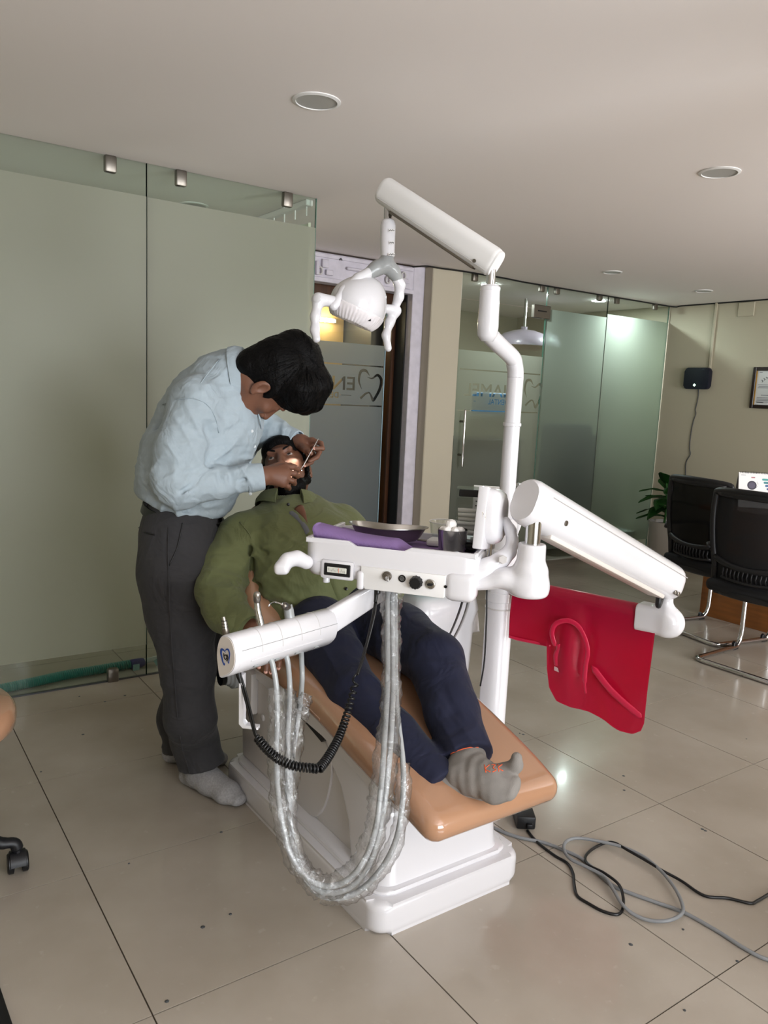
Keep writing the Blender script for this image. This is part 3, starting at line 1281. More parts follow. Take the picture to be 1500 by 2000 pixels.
# trunk and legs (inside the clothes)
SPD = [((352, 1015, 2.68), .100), ((372, 945, 2.68), .120), ((392, 880, 2.68), .140), ((422, 805, 2.68), .132), ((446, 752, 2.67), .085)]
B.chain([D(*p) for p, r in SPD], [r for p, r in SPD], .05, (E2, 1.25))
shR, elR, wrR = D(385, 785, 2.50), D(338, 945, 2.47), D(512, 931, 2.575)
shL, elL, wrL = D(470, 790, 2.88), D(478, 850, 3.02), D(584, 864, 2.885)
B.chain([D(420, 800, 2.62), shR, elR, wrR], [.07, .055, .042, .029], .02)
B.chain([D(440, 790, 2.75), shL, elL, wrL], [.07, .052, .042, .028], .02)
anR, anL = A((.452, .905, .10)), A((.475, 1.095, .10))
knR, knL = D(366, 1285, 2.60), D(378, 1270, 2.80)
B.chain([D(350, 1040, 2.60), D(352, 1140, 2.60), knR, anR, A((.447, .925, .05))], [.09, .08, .05, .033, .026], .03)
B.chain([D(358, 1035, 2.76), D(368, 1140, 2.77), knL, anL, A((.46, 1.11, .05))], [.09, .08, .05, .033, .026], .03)
B.cone(anR - E3 * .03, .030, (.50, .775, .028), .018, .03)
B.cone(anL - E3 * .03, .030, (.565, 1.045, .028), .018, .03)
# right hand: curled round a mirror handle at the patient's mouth
rh = dict(
    thumb=[(527, 916, 2.610), (551, 908, 2.650), (567, 909, 2.695), (577, 912, 2.730)],
    index=[(556, 913, 2.625), (572, 912, 2.640), (581, 917, 2.675), (580, 921, 2.715)],
    middle=[(559, 923, 2.610), (575, 925, 2.625), (581, 930, 2.660), (574, 933, 2.690)],
    ring=[(557, 934, 2.605), (571, 939, 2.615), (575, 944, 2.645), (567, 945, 2.675)],
    little=[(552, 944, 2.605), (563, 950, 2.615), (565, 954, 2.635), (559, 954, 2.660)])
pc = D(537, 930, 2.575)
B.chain([wrR, D(524, 929, 2.595)], [.029, .030], .012)
for f in ('index', 'middle', 'ring', 'little'):
    B.cone(D(524, 929, 2.597) * .5 + D(*rh[f][0]) * .5, .016, D(*rh[f][0]), .0125, .014)
    B.cone(D(522, 928, 2.592), .022, D(*rh[f][0]), .0115, .014)
for f, r in (('thumb', .0105), ('index', .0092), ('middle', .0095), ('ring', .009), ('little', .008)):
    finger(B, Pd(rh[f]), r)
B.cone(D(522, 926, 2.60), .018, D(*rh['thumb'][1]), .0115, .014)
# left hand: fingertips pinch a probe, the other fingers curl under it
lh = dict(
    thumb=[(590, 872, 2.850), (598, 879, 2.820), (604, 882, 2.800), (607, 886, 2.790)],
    index=[(610, 860, 2.850), (627, 866, 2.830), (630, 876, 2.810), (613, 876, 2.793)],
    middle=[(609, 868, 2.870), (624, 882, 2.860), (619, 893, 2.840), (605, 901, 2.820)],
    ring=[(603, 874, 2.880), (614, 891, 2.870), (608, 903, 2.850), (594, 910, 2.827)],
    little=[(596, 878, 2.885), (603, 894, 2.875), (598, 903, 2.860), (589, 906, 2.840)])
B.chain([wrL, D(590, 864, 2.880)], [.028, .029], .012)
for f in ('index', 'middle', 'ring', 'little'):
    B.cone(D(589, 865, 2.880), .021, D(*lh[f][0]), .0118, .014)
for f, r in (('thumb', .0105), ('index', .0092), ('middle', .0095), ('ring', .009), ('little', .008)):
    finger(B, Pd(lh[f]), r)
B.cone(D(587, 868, 2.870), .018, D(*lh['thumb'][1]), .0115, .012)
dent = B.obj('person', 'skin_dentist', .0038)
tag(dent, 'standing person in pale blue shirt and grey trousers bending over the reclined patient with instruments', 'person')
for f, src in (('thumb', lh), ('index', lh), ('ring', lh), ('thumb', rh)):
    P_ = Pd(src[f])
    nail(P_, .0085 if f != 'thumb' else .0098, CAM - P_[-1], dent)

# hair
Hd = Body()
Hd.ell(hw(0, -.020, .046), (.092, .114, .104), hax, .02)
Hd.ell(hw(0, .040, .082), (.086, .080, .066), hax, .03)
Hd.ell(hw(0, -.070, -.022), (.066, .046, .062), hax, .03)
Hd.chain(Pd([(606, 720, 2.60), (618, 750, 2.60), (610, 782, 2.62), (596, 798, 2.64)]), [.05, .048, .034, .020], .03)
Hd.chain(Pd([(590, 760, 2.55), (588, 782, 2.56), (582, 792, 2.58)]), [.05, .034, .016], .03)
Hd.chain(Pd([(540, 690, 2.60), (575, 680, 2.60), (600, 690, 2.60)]), [.05, .055, .045], .03)
for s in (-1, 1):
    Hd.cone(hw(s * .072, .018, .03), .016, hw(s * .070, .026, -.006), .008, .012)
Hd.ell(hw(0, .085, -.035), (.10, .075, .062), hax, .02, 's')
for s in (-1, 1):
    Hd.ell(hw(s * .088, -.002, -.012), (.022, .024, .032), hax, .008, 's')
Hd.disp(lambda p: .0026 * noise3(p, 3, 5, 190) + .003 * noise3(p, 4, 3, 60), cD, .4)
hair = Hd.obj('hair', 'hair_black', .0038, dent)
tr_h = bvh(hair)
st = []
r_ = random.Random(5)
crown = hw(0, -.05, .13)
for i in range(520):
    a, b = r_.uniform(-1, 1), r_.uniform(-.9, 1)
    d0 = un(hax[0] * a + hax[1] * b + hax[2] * r_.uniform(.05, 1.1))
    p, nn, ii, dd = tr_h.ray_cast(V(hw(0, 0, .04) + d0 * .3), V(-d0))
    if p is None:
        continue
    p, nn = A(p), un(A(nn))
    if np.dot(nn, d0) < 0:
        nn = -nn
    t = p - crown
    t = un(t - nn * np.dot(t, nn))
    ln = r_.uniform(.03, .06)
    q = [p - nn * .001]
    cur = p
    for k_ in range(4):
        cur = cur + t * ln / 4 - hax[2] * .001
        f_ = tr_h.find_nearest(V(cur))
        cur = A(f_[0]) + un(A(f_[1])) * (.0012 if k_ < 3 else r_.uniform(-.001, .003))
        q.append(cur)
    st.append((q, .0011))
for i in range(34):           # loose tuft standing up at the front
    b0 = D(592 + r_.uniform(-14, 18), 676 + r_.uniform(-6, 16), 2.58 + r_.uniform(-.04, .04))
    dx, dy = r_.uniform(-.002, .016), r_.uniform(.006, .022)
    st.append(([b0 - UPC * .01, b0 + RIGHT * dx * .3 + UPC * dy * .6, b0 + RIGHT * dx + UPC * dy, b0 + RIGHT * (dx + .012) + UPC * dy * .8], .0012))
for i in range(40):           # fringe ends hanging over the forehead
    b0 = D(578 + r_.uniform(0, 40), 784 + r_.uniform(-8, 8), 2.58 + r_.uniform(-.05, .06))
    st.append(([b0 + UPC * .012, b0 - UPC * .006, b0 - UPC * .014 - RIGHT * .006, b0 - UPC * r_.uniform(.012, .018) - RIGHT * .012], .0011))
strands('loose_hair', st, 'hair_black', hair)
# shirt: trunk and both sleeves, gathered over the belt
S = Body()
SP = [((360, 990, 2.68), .130), ((366, 948, 2.68), .156), ((383, 885, 2.68), .166), ((418, 808, 2.68), .160), ((448, 752, 2.66), .108), ((466, 733, 2.64), .084)]
S.chain([D(*p) for p, r in SP], [r for p, r in SP], .06, (E2, 1.18))
S.chain([D(425, 790, 2.58), D(384, 792, 2.51), D(352, 880, 2.475), D(338, 940, 2.47)], [.085, .090, .079, .066], .022)
S.chain([D(338, 940, 2.47), D(352, 952, 2.465), D(420, 941, 2.51), D(486, 935, 2.54)], [.066, .064, .056, .044], .016)
S.chain([D(445, 785, 2.78), shL, elL, D(520, 838, 2.94), D(566, 857, 2.91)], [.10, .085, .068, .058, .044], .04)
S.cut(D(362, 989, 2.68), -E3 * .97 - E1 * .25, .02)
S.cone(neck0, .050, D(520, 738, 2.60), .074, .006, None, 's')
S.disp(wrinkles(11, 20, .013), D(400, 870, 2.65), .6)
S.disp(lambda p: .0055 * noise3(p * A((1., 1., 2.0)), 12, 4, 55), D(400, 870, 2.65), .6)
for a, b, r, dp in (((372, 945, 2.40), (400, 915, 2.42), .010, .016), ((380, 955, 2.41), (392, 925, 2.42), .008, .014), ((350, 965, 2.40), (385, 940, 2.42), .008, .012),
                    ((425, 925, 2.46), (440, 958, 2.46), .010, .010), ((448, 922, 2.48), (458, 955, 2.48), .008, .010), ((466, 940, 2.49), (482, 935, 2.50), .006, .010),
                    ((402, 830, 2.44), (420, 870, 2.47), .014, .020), ((420, 870, 2.47), (405, 915, 2.47), .014, .022), ((428, 800, 2.45), (452, 825, 2.5), .012, .012), ((440, 850, 2.50), (490, 820, 2.56), .014, .010),
                    ((320, 800, 2.50), (308, 850, 2.55), .016, .014), ((300, 880, 2.6), (285, 950, 2.6), .018, .012), ((310, 985, 2.52), (400, 1000, 2.52), .012, .010), ((420, 970, 2.52), (460, 990, 2.55), .014, .012)):
    f, c_, rd = crease(D(*a), D(*b), r * .9, dp * 2.3)
    S.disp(f, c_, rd)
for c, dv, fq, am, rd, sd in ((D(390, 960, 2.47), RIGHT, 70, .009, .07, 101), (D(470, 935, 2.50), RIGHT * .9 + UPC * .4, 75, .007, .06, 102), (D(350, 935, 2.44), RIGHT * .6 - UPC * .7, 60, .008, .09, 103),
                              (D(360, 850, 2.44), RIGHT * .9 + UPC * .3, 34, .008, .14, 104), (D(450, 870, 2.55), RIGHT * .6 - UPC * .8, 36, .010, .15, 105), (D(430, 790, 2.50), RIGHT * .8 - UPC * .6, 40, .009, .11, 106),
                              (D(300, 900, 2.60), RIGHT * .7 + UPC * .6, 30, .010, .16, 107), (D(370, 985, 2.52), RIGHT * .95 + UPC * .2, 34, .010, .12, 108), (D(550, 850, 2.86), RIGHT, 60, .006, .08, 109), (D(370, 760, 2.56), RIGHT * .5 + UPC * .8, 34, .005, .12, 110)):
    S.disp(*ridges(c, dv, fq, am * 1.35, rd, sd))
shirt = S.obj('shirt', 'shirt_blue', .0052, dent)
tr_s = bvh(shirt)
cuff('cuff', 'shirt_blue', dent, D(482, 935, 2.538), D(514, 931, 2.552), .047, .043)
cuff('cuff', 'shirt_blue', dent, D(564, 856, 2.915), D(581, 863, 2.89), .045, .041)
obj('cuff_button', L(D(489, 964, 2.535), un(-UPC * .6 - FWD), [(.0058, 0), (.0058, .002), (.004, .003)], 12), 'button', dent)
collar('shirt_collar', 'shirt_blue', dent, D(472, 738, 2.615), RIGHT * .25 - UPC * .97 + FWD * .15, un(RIGHT * .95 + UPC * .20), .080, .092, .026, .046, .026, .30)
seam(tr_s, [(503, 805), (509, 835), (501, 880), (488, 905)], .0028, 'shirt_blue', 'placket_edge', dent)
seam(tr_s, [(428, 702), (395, 745), (377, 778)], .0018, 'shirt_blue', 'shoulder_seam', dent)
seam(tr_s, [(318, 790), (345, 780), (377, 778), (404, 790), (420, 815), (427, 845)], .0018, 'shirt_blue', 'armhole_seam', dent)
for x, y in ((492, 842), (497, 872)):
    p, nn = hit(tr_s, x, y)
    obj('button', L(p, -un(ray(x, y)), [(.0055, -.001), (.0055, .0025), (.004, .0032)], 12), 'button', dent)

# trousers, belt
Tr = Body()
Tr.chain([D(357, 1000, 2.68), D(352, 1045, 2.68)], [.118, .128], .05, (E2, 1.22))
Tr.chain([D(350, 1045, 2.62), D(350, 1120, 2.60), D(356, 1200, 2.60), D(366, 1300, 2.60), D(371, 1400, 2.60), anR + A((-.006, .01, .08)), anR + A((.012, -.02, -.012))], [.128, .130, .112, .086, .077, .074, .082], .04)
Tr.chain([D(362, 1045, 2.75), D(372, 1120, 2.78), D(382, 1200, 2.80), D(384, 1280, 2.81), D(352, 1400, 2.84), anL + A((0, 0, .06)), anL + A((-.004, 0.004, -.05))], [.12, .122, .106, .084, .076, .072, .074], .04)
Tr.cut((0.45, 1, .068), (0.12, -.16, -1), .004)
Tr.disp(wrinkles(21, 16, .007), D(360, 1250, 2.65), .8)
for a, b, r, dp in (((385, 1330, 2.50), (425, 1350, 2.52), .018, .010), ((360, 1480, 2.52), (415, 1455, 2.53), .014, .013), ((375, 1510, 2.52), (418, 1490, 2.53), .012, .014), ((352, 1520, 2.53), (392, 1505, 2.52), .011, .012), ((390, 1440, 2.52), (412, 1420, 2.53), .014, .010), ((410, 1060, 2.52), (440, 1090, 2.55), .02, .012)):
    f, c_, rd = crease(D(*a), D(*b), r, dp)
    Tr.disp(f, c_, rd)
for c, dv, fq, am, rd, sd in ((D(385, 1500, 2.55), UPC, 60, .010, .10, 121), (D(360, 1310, 2.52), UPC * .9 + RIGHT * .4, 40, .008, .14, 122), (D(375, 1410, 2.53), UPC * .8 - RIGHT * .5, 42, .007, .12, 123), (D(400, 1080, 2.52), UPC * .6 + RIGHT * .7, 34, .007, .12, 124), (D(340, 1480, 2.80), UPC, 50, .008, .10, 125)):
    Tr.disp(*ridges(c, dv, fq, am, rd, sd))
trs = Tr.obj('trousers', 'trousers_grey', .0055, dent)
tr_t = bvh(trs)
seam(tr_t, [(356, 1022), (354, 1035), (346, 1070), (330, 1105)], .0026, 'black', 'pocket_edge', dent, lift=.1)
seam(tr_t, [(268, 1030), (284, 1040), (303, 1045)], .0030, 'black', 'pocket_edge', dent, lift=.1)
seam(tr_t, [(329, 1030), (329, 1120), (333, 1220), (341, 1330), (352, 1440), (366, 1520)], .0016, 'trousers_grey', 'side_seam', dent)
bx_, by_, bz_ = E1 * .97 - E3 * .25, E2, E3 * .97 + E1 * .25
cB = D(358, 1006, 2.68)
ring = [cB + bx_ * .1345 * math.cos(t) + by_ * .1345 * 1.2 * math.sin(t) for t in np.linspace(0, 2 * math.pi, 49)[:-1]]
bm = bmesh.new()
rs = []
for i, p in enumerate(ring):
    o_ = un(p - cB)
    rs.append([p + o_ * .002 + bz_ * .017, p + o_ * .004 + bz_ * .015, p + o_ * .004 - bz_ * .015, p + o_ * .002 - bz_ * .017, p - o_ * .004 - bz_ * .015, p - o_ * .004 + bz_ * .015])
rings(bm, rs, False, True)
belt = obj('belt', bm, 'belt', dent)
for x, y in ((402, 1016), (300, 990)):
    tb = bvh(belt)
    p, nn = hit(tb, x, y)
    obj('belt_loop', box(bmesh.new(), p, (.012, .006, .044), (un(np.cross(bz_, FWD)), FWD, bz_), .002, 1), 'trousers_grey', dent)


def sock(name, ank, heel, toe, m, parent, h=.004, ztop=.16, toes=True, w=1.25):
    ank, heel, toe = A(ank, float), A(heel, float), A(toe, float)
    f = un(toe - heel)
    up = A((0, 0, 1.))
    s = np.cross(f, up)
    b = Body()
    ball = heel + (toe - heel) * .72
    b.cone(heel + up * .034, .034, heel + (toe - heel) * .4 + up * .036, .034, .02, (s, 1.1))
    b.cone(heel + (toe - heel) * .4 + up * .034, .034, ball + up * .028, .029, .02, (s, w + .15))
    b.cone(ball + up * .026, .027, toe - f * .02 + up * .02, .019, .02, (s, 1.7))
    b.cone(ank + up * (ztop - ank[2]), .042, heel + f * .05 + up * .06, .040, .03)
    b.cone(heel + f * .05 + up * .07, .038, ball + up * .036, .024, .03, (s, 1.1))
    b.cut((heel[0], heel[1], .0015), (0, 0, -1), .004)
    b.disp(lambda p: .0012 * noise3(p, 31, 4, 260), (heel + toe) / 2, .3)
    return b.obj(name, m, h, parent)


sock('sock', anR, (.437, .937, 0), (.535, .700, 0), 'sock_grey', dent)
sock('sock', anL, (.440, 1.125, 0), (.612, 1.005, 0), 'sock_grey', dent)
# instruments in the hands
pr_ = thing('dental_probe', 'thin steel probe held in the dentist\'s raised left hand', 'instrument', D(600, 895, 2.75))
obj('probe_handle', T(Pd([(622, 857, 2.80), (606, 885, 2.782), (593, 909, 2.775)]), [.0016, .0024, .0018], 10), 'chrome', pr_)
obj('probe_tip', T(Pd([(593, 909, 2.775), (586, 918, 2.768), (581, 921, 2.76), (575, 920, 2.75)]), [.0016, .0011, .0009, .0006], 8), 'chrome', pr_)
mr_ = thing('mouth_mirror', 'steel mouth mirror in the dentist\'s right hand at the patient\'s lips', 'instrument', D(575, 921, 2.68))
obj('mirror_handle', T(Pd([(552, 918, 2.655), (575, 917, 2.705), (584, 919, 2.745)]), .0022, 10), 'chrome', mr_)
obj('mirror_head', L(D(588, 919, 2.765), un(UPC + RIGHT * .3), [(.0095, 0), (.0095, .0022), (.0085, .0026)], 18), 'chrome', mr_)

# ---------------------------------------------------------------- the patient
B = Body()
LFT = un(RIGHT * .97 + UPC * .24)                        # across the face, towards the patient's left
Aup = -RIGHT * .24 + UPC * .97
ph = math.radians(30)
nP = un(-FWD * math.cos(ph) + Aup * math.sin(ph))
UP_ = un(Aup * math.cos(ph) + FWD * math.sin(ph))
cP = D(560, 923, 2.88)
pw, pax = head(B, cP, nP, UP_, jaw=1.06, mouth=.012)
SX = un(A((.966, -.26, 0)))
B.cone(D(568, 990, 2.80), .060, pw(0, -.02, -.075), .058, .03)
TP = [((655, 1225, 2.62), .095), ((615, 1135, 2.67), .11), ((582, 1065, 2.72), .105), ((570, 1018, 2.77), .075)]
B.chain([D(*p) for p, r in TP], [r for p, r in TP], .05, (SX, 1.4))
psR, peR, pwR = D(468, 1050, 2.67), D(428, 1163, 2.50), D(495, 1236, 2.345)
psL, peL, pwL = D(668, 1035, 2.86), D(760, 1120, 2.82), D(748, 1172, 2.62)
B.chain([D(540, 1030, 2.74), psR, peR, pwR], [.07, .055, .043, .029], .03)
B.chain([D(620, 1025, 2.80), psL, peL, pwL], [.07, .055, .043, .029], .03)
# right hand resting on the thigh, fingers hanging over it
gR = dict(thumb=[(540, 1269, 2.340), (551, 1277, 2.320), (556, 1286, 2.310)],
          index=[(538, 1282, 2.310), (545, 1294, 2.295), (544, 1305, 2.290)],
          middle=[(527, 1285, 2.305), (531, 1300, 2.290), (529, 1313, 2.285)],
          ring=[(517, 1283, 2.305), (520, 1298, 2.290), (519, 1312, 2.285)],
          little=[(508, 1279, 2.310), (508, 1292, 2.295), (506, 1303, 2.290)])
B.chain([pwR, D(512, 1252, 2.325)], [.029, .030], .012)
for f in ('index', 'middle', 'ring', 'little'):
    B.cone(D(510, 1250, 2.325), .024, D(*gR[f][0]), .0115, .014)
for f, r in (('thumb', .0105), ('index', .0092), ('middle', .0095), ('ring', .009), ('little', .008)):
    finger(B, Pd(gR[f]), r)
B.cone(D(515, 1250, 2.330), .018, D(*gR['thumb'][1]), .0115, .012)
gL = dict(thumb=[(732, 1187, 2.59), (722, 1193, 2.575), (716, 1199, 2.57)],
          index=[(737, 1200, 2.575), (727, 1212, 2.56), (722, 1221, 2.555)],
          middle=[(745, 1203, 2.575), (737, 1217, 2.56), (733, 1227, 2.555)],
          ring=[(751, 1204, 2.58), (747, 1219, 2.565), (744, 1229, 2.56)],
          little=[(757, 1203, 2.585), (756, 1215, 2.57), (755, 1223, 2.565)])
B.chain([pwL, D(746, 1184, 2.60)], [.029, .030], .012)
for f in ('index', 'middle', 'ring', 'little'):
    B.cone(D(747, 1183, 2.60), .023, D(*gL[f][0]), .0115, .014)
for f, r in (('thumb', .0105), ('index', .0092), ('middle', .0095), ('ring', .009), ('little', .008)):
    finger(B, Pd(gL[f]), r)
B.cone(D(742, 1182, 2.60), .018, D(*gL['thumb'][1]), .0115, .012)
# legs
hpL, kL, aL = A((.90, .56, .64)), D(852, 1292, 2.25), D(912, 1478, 2.02)
hpR, kR, aR = A((.73, .58, .62)), D(690, 1352, 2.21), D(856, 1538, 1.975)
B.chain([hpL, kL, aL], [.088, .058, .036], .03)
B.chain([hpR, kR, aR], [.088, .058, .036], .03)
hlL, toL = D(884, 1522, 1.985), D(1008, 1538, 1.86)
hlR, toR = D(884, 1548, 1.975), D(962, 1548, 1.945)
B.cone(aL, .030, hlL * .7 + aL * .3, .022, .02)
B.cone(aL, .028, toL * .75 + aL * .25, .014, .03)
B.cone(aR, .028, hlR * .7 + aR * .3, .020, .02)
B.cone(aR, .026, toR * .75 + aR * .25, .014, .03)
pat = B.obj('person', 'skin_patient', .0034)
tag(pat, 'bearded person in olive green shirt and navy trousers lying back in the treatment chair', 'person')
eyes(pw, pax, pat, (.08, .97, .18))
for f in ('index', 'middle', 'ring', 'little'):
    nail(Pd(gR[f]), .0085, CAM - D(*gR[f][-1]), pat)
# face details: brows, lips, teeth
for s in (-1, 1):
    obj('eyebrow', T(spl([pw(s * .012, .097, .030), pw(s * .03, .096, .038), pw(s * .046, .085, .037), pw(s * .056, .072, .030)], 4), [.0018] + [.0034] * 11 + [.0012], 8, flat=(pax[2], 1.3)), 'hair_black', pat, None)
for k in range(-3, 4):
    obj('tooth', box(bmesh.new(), pw(k * .0062, .086 - abs(k) * .0018, -.0725), (.0056, .004, .0075), pax, .0012, 1), 'tooth_enamel', pat)
obj('lip', T(spl([pw(-.024, .084, -.068), pw(-.012, .095, -.0655), pw(0, .097, -.067), pw(.012, .095, -.0655), pw(.024, .084, -.068)], 4), [.002] + [.0044] * 15 + [.002], 8), 'lip', pat, None)
obj('lip', T(spl([pw(-.022, .082, -.086), pw(-.010, .092, -.0935), pw(.010, .092, -.0935), pw(.022, .082, -.086)], 4), [.002] + [.0050] * 11 + [.002], 8), 'lip', pat, None)
Hp = Body()
Hp.ell(pw(0, -.024, .046), (.086, .104, .096), pax, .02)
Hp.ell(pw(0, .020, .090), (.074, .070, .040), pax, .03)
Hp.ell(pw(0, .098, .006), (.070, .062, .070), pax, .02, 's')
Hp.ell(pw(0, .02, -.075), (.12, .09, .055), pax, .02, 's')
for s in (-1, 1):
    Hp.ell(pw(s * .088, -.004, -.014), (.020, .022, .030), pax, .008, 's')
    Hp.cone(pw(s * .073, .012, .03), .014, pw(s * .074, .014, -.022), .009, .012)
Hp.disp(lambda p: .0018 * noise3(p, 43, 5, 230) + .002 * noise3(p, 44, 3, 70), cP, .3)
hairp = Hp.obj('hair', 'hair_black', .0038, pat)
Bp = Body()
for s in (-1, 1):
    Bp.chain([pw(s * .073, .010, -.022), pw(s * .066, .024, -.066), pw(s * .042, .062, -.100), pw(0, .080, -.112)], [.008, .014, .0195, .0215], .014)
    Bp.cone(pw(s * .036, .048, -.112), .022, pw(0, .058, -.124), .026, .02)
    Bp.cone(pw(0, .1000, -.0550), .0056, pw(s * .026, .090, -.062), .0050, .006)
    Bp.cone(pw(s * .026, .090, -.062), .0050, pw(s * .034, .078, -.088), .008, .01)
Bp.cone(pw(-.010, .090, -.108), .007, pw(.010, .090, -.108), .007, .008)
Bp.disp(lambda p: .0030 * noise3(p, 47, 5, 380), cP, .3)
brd = Bp.obj('beard', 'hair_black', .0032, pat)
st = []
for src, n_, c0, l0 in ((brd, 420, pw(0, .02, -.06), .008), (hairp, 260, pw(0, 0, .03), .016)):
    tb_ = bvh(src)
    for i in range(n_):
        d0 = un(A((r_.gauss(0, 1), r_.gauss(0, 1), r_.gauss(0, 1))))
        p, nn, ii, dd = tb_.ray_cast(V(c0 + d0 * .3), V(-d0))
        if p is None:
            continue
        p, nn = A(p), un(A(nn))
        t_ = un((pax[2] * -1 + pax[1] * .4) if src is brd else (pax[1] * .8 + pax[0] * r_.uniform(-.6, .6) + pax[2] * .2))
        t_ = un(t_ - nn * np.dot(t_, nn))
        ln = l0 * r_.uniform(.7, 1.4)
        st.append(([p - nn * .001, p + t_ * ln * .5 + nn * .0022, p + t_ * ln + nn * r_.uniform(.001, .004)], .0008))
strands('loose_hair', st, 'hair_black', hairp)

# olive shirt
S = Body()
TS = [((652, 1215, 2.62), .118), ((614, 1132, 2.66), .142), ((584, 1066, 2.71), .136), ((572, 1024, 2.76), .098), ((569, 1006, 2.785), .078)]
S.chain([D(*p) for p, r in TS], [r for p, r in TS], .06, (SX, 1.38))
S.chain([D(530, 1035, 2.73), D(474, 1055, 2.66), D(440, 1115, 2.58), D(428, 1160, 2.52)], [.085, .090, .080, .074], .025)
S.chain([D(428, 1160, 2.50), D(440, 1190, 2.44), D(466, 1216, 2.385)], [.074, .068, .060], .03)
S.chain([D(612, 1030, 2.80), D(662, 1042, 2.85), D(730, 1100, 2.83), peL], [.095, .090, .076, .066], .05)
S.chain([peL, D(752, 1150, 2.70), D(749, 1166, 2.65)], [.066, .056, .046], .03)
S.cone(D(570, 1012, 2.77), .050, D(556, 950, 2.81), .082, .006, None, 's')
S.disp(lambda p: .0045 * noise3(p * A((1., 1., 2.0)), 52, 4, 52), D(560, 1090, 2.65), .6)
S.disp(wrinkles(51, 20, .012), D(560, 1090, 2.65), .6)
for a, b, r, dp in (((490, 1060, 2.58), (488, 1130, 2.58), .016, .022), ((500, 1070, 2.56), (560, 1100, 2.54), .014, .010), ((488, 1140, 2.56), (545, 1150, 2.54), .012, .012), ((505, 1165, 2.55), (560, 1180, 2.53), .012, .010),
                    ((420, 1155, 2.45), (470, 1140, 2.45), .010, .014), ((415, 1175, 2.44), (465, 1160, 2.44), .010, .013), ((425, 1195, 2.42), (470, 1178, 2.42), .009, .012), ((540, 1010, 2.66), (500, 1050, 2.62), .012, .010), ((610, 1080, 2.58), (640, 1140, 2.54), .014, .010)):
    f, c_, rd = crease(D(*a), D(*b), r * .9, dp * 1.4)
    S.disp(f, c_, rd)
S.cut(D(655, 1228, 2.62), un(A((.0, -.60, -.75))), .02)
for c, dv, fq, am, rd, sd in ((D(440, 1150, 2.48), UPC * .9 + RIGHT * .3, 62, .010, .10, 131), (D(455, 1200, 2.40), UPC * .7 + RIGHT * .7, 70, .007, .07, 132), (D(530, 1120, 2.55), UPC * .8 - RIGHT * .5, 40, .010, .15, 133), (D(610, 1100, 2.55), RIGHT * .8 + UPC * .4, 34, .009, .16, 134), (D(500, 1040, 2.60), RIGHT * .8 + UPC * .6, 40, .008, .12, 135), (D(570, 1180, 2.52), UPC, 44, .010, .13, 136), (D(660, 1040, 2.75), RIGHT * .6 + UPC * .7, 40, .008, .10, 137)):
    S.disp(*ridges(c, dv, fq, am, rd, sd))
shp = S.obj('shirt', 'shirt_green', .0052, pat)
tp = bvh(shp)
cuff('cuff', 'shirt_green', pat, D(447, 1198, 2.42), D(488, 1232, 2.355), .064, .052)
cuff('cuff', 'shirt_green', pat, D(751, 1152, 2.69), D(748, 1172, 2.63), .050, .042)
collar('shirt_collar', 'shirt_green', pat, D(562, 984, 2.79), un(-FWD * .9 + UPC * .1 + RIGHT * .16), un(UPC * .88 + FWD * .44 - RIGHT * .05), .096, .088, .034, .034, .036, .42)
seam(tp, [(468, 1020), (490, 1050), (492, 1090), (488, 1125)], .0018, 'shirt_green', 'armhole_seam', pat)
# placket: the grey facing shows where the shirt is open at the throat and further down
pts = []
for x, y in ((574, 1002), (590, 1018), (602, 1040), (625, 1085), (648, 1130), (662, 1165), (674, 1190)):
    p, nn = hit(tp, x, y)
    pts.append(p - un(ray(x, y)) * .002)
pl_ = spl(pts, 6)
obj('placket', T(pl_, .011, 8, flat=(FWD, .25)), 'shirt_green', pat, 60)
gp = []
for x, y in ((566, 1000), (582, 1012), (596, 1030), (603, 1045)):
    p, nn = hit(tp, x, y)
    gp.append(p - un(ray(x, y)) * .003)
label(obj('facing', T(spl(gp, 5), [.003] + [.009] * 14 + [.003], 8, flat=(FWD, .3)), 'placket_grey', pat, 60), 'grey inner facing of the open shirt front')
sk = []
for x, y in ((584, 995), (592, 1006), (600, 1022)):
    p, nn = hit(tp, x, y)
    sk.append(p - un(ray(x, y)) * .003)
obj('open_neck', T(spl(sk, 5), [.020, .018, .017, .015, .013, .011, .009, .007, .005, .003, .002], 10, flat=(FWD, .25)), 'skin_patient', pat, None)
for x, y in ((563, 985), (676, 1150), (640, 1112)):
    p, nn = hit(tp, x, y)
    obj('button', L(p - un(ray(x, y)) * .006, -un(ray(x, y)), [(.0058, -.001), (.0058, .0025), (.004, .0034)], 12), 'button_black', pat)
# bracelet on the left wrist
wz = un(D(746, 1184, 2.60) - pwL)
wx, wy, _ = frame(wz)
wc = D(747, 1181, 2.607)
obj('bracelet', T([wc + wx * .034 * math.cos(t) + wy * .034 * math.sin(t) for t in np.linspace(0, 6.2832, 25)[:-1]], .0042, 8, closed=True, flat=(wz, 1.8)), 'steel', pat)

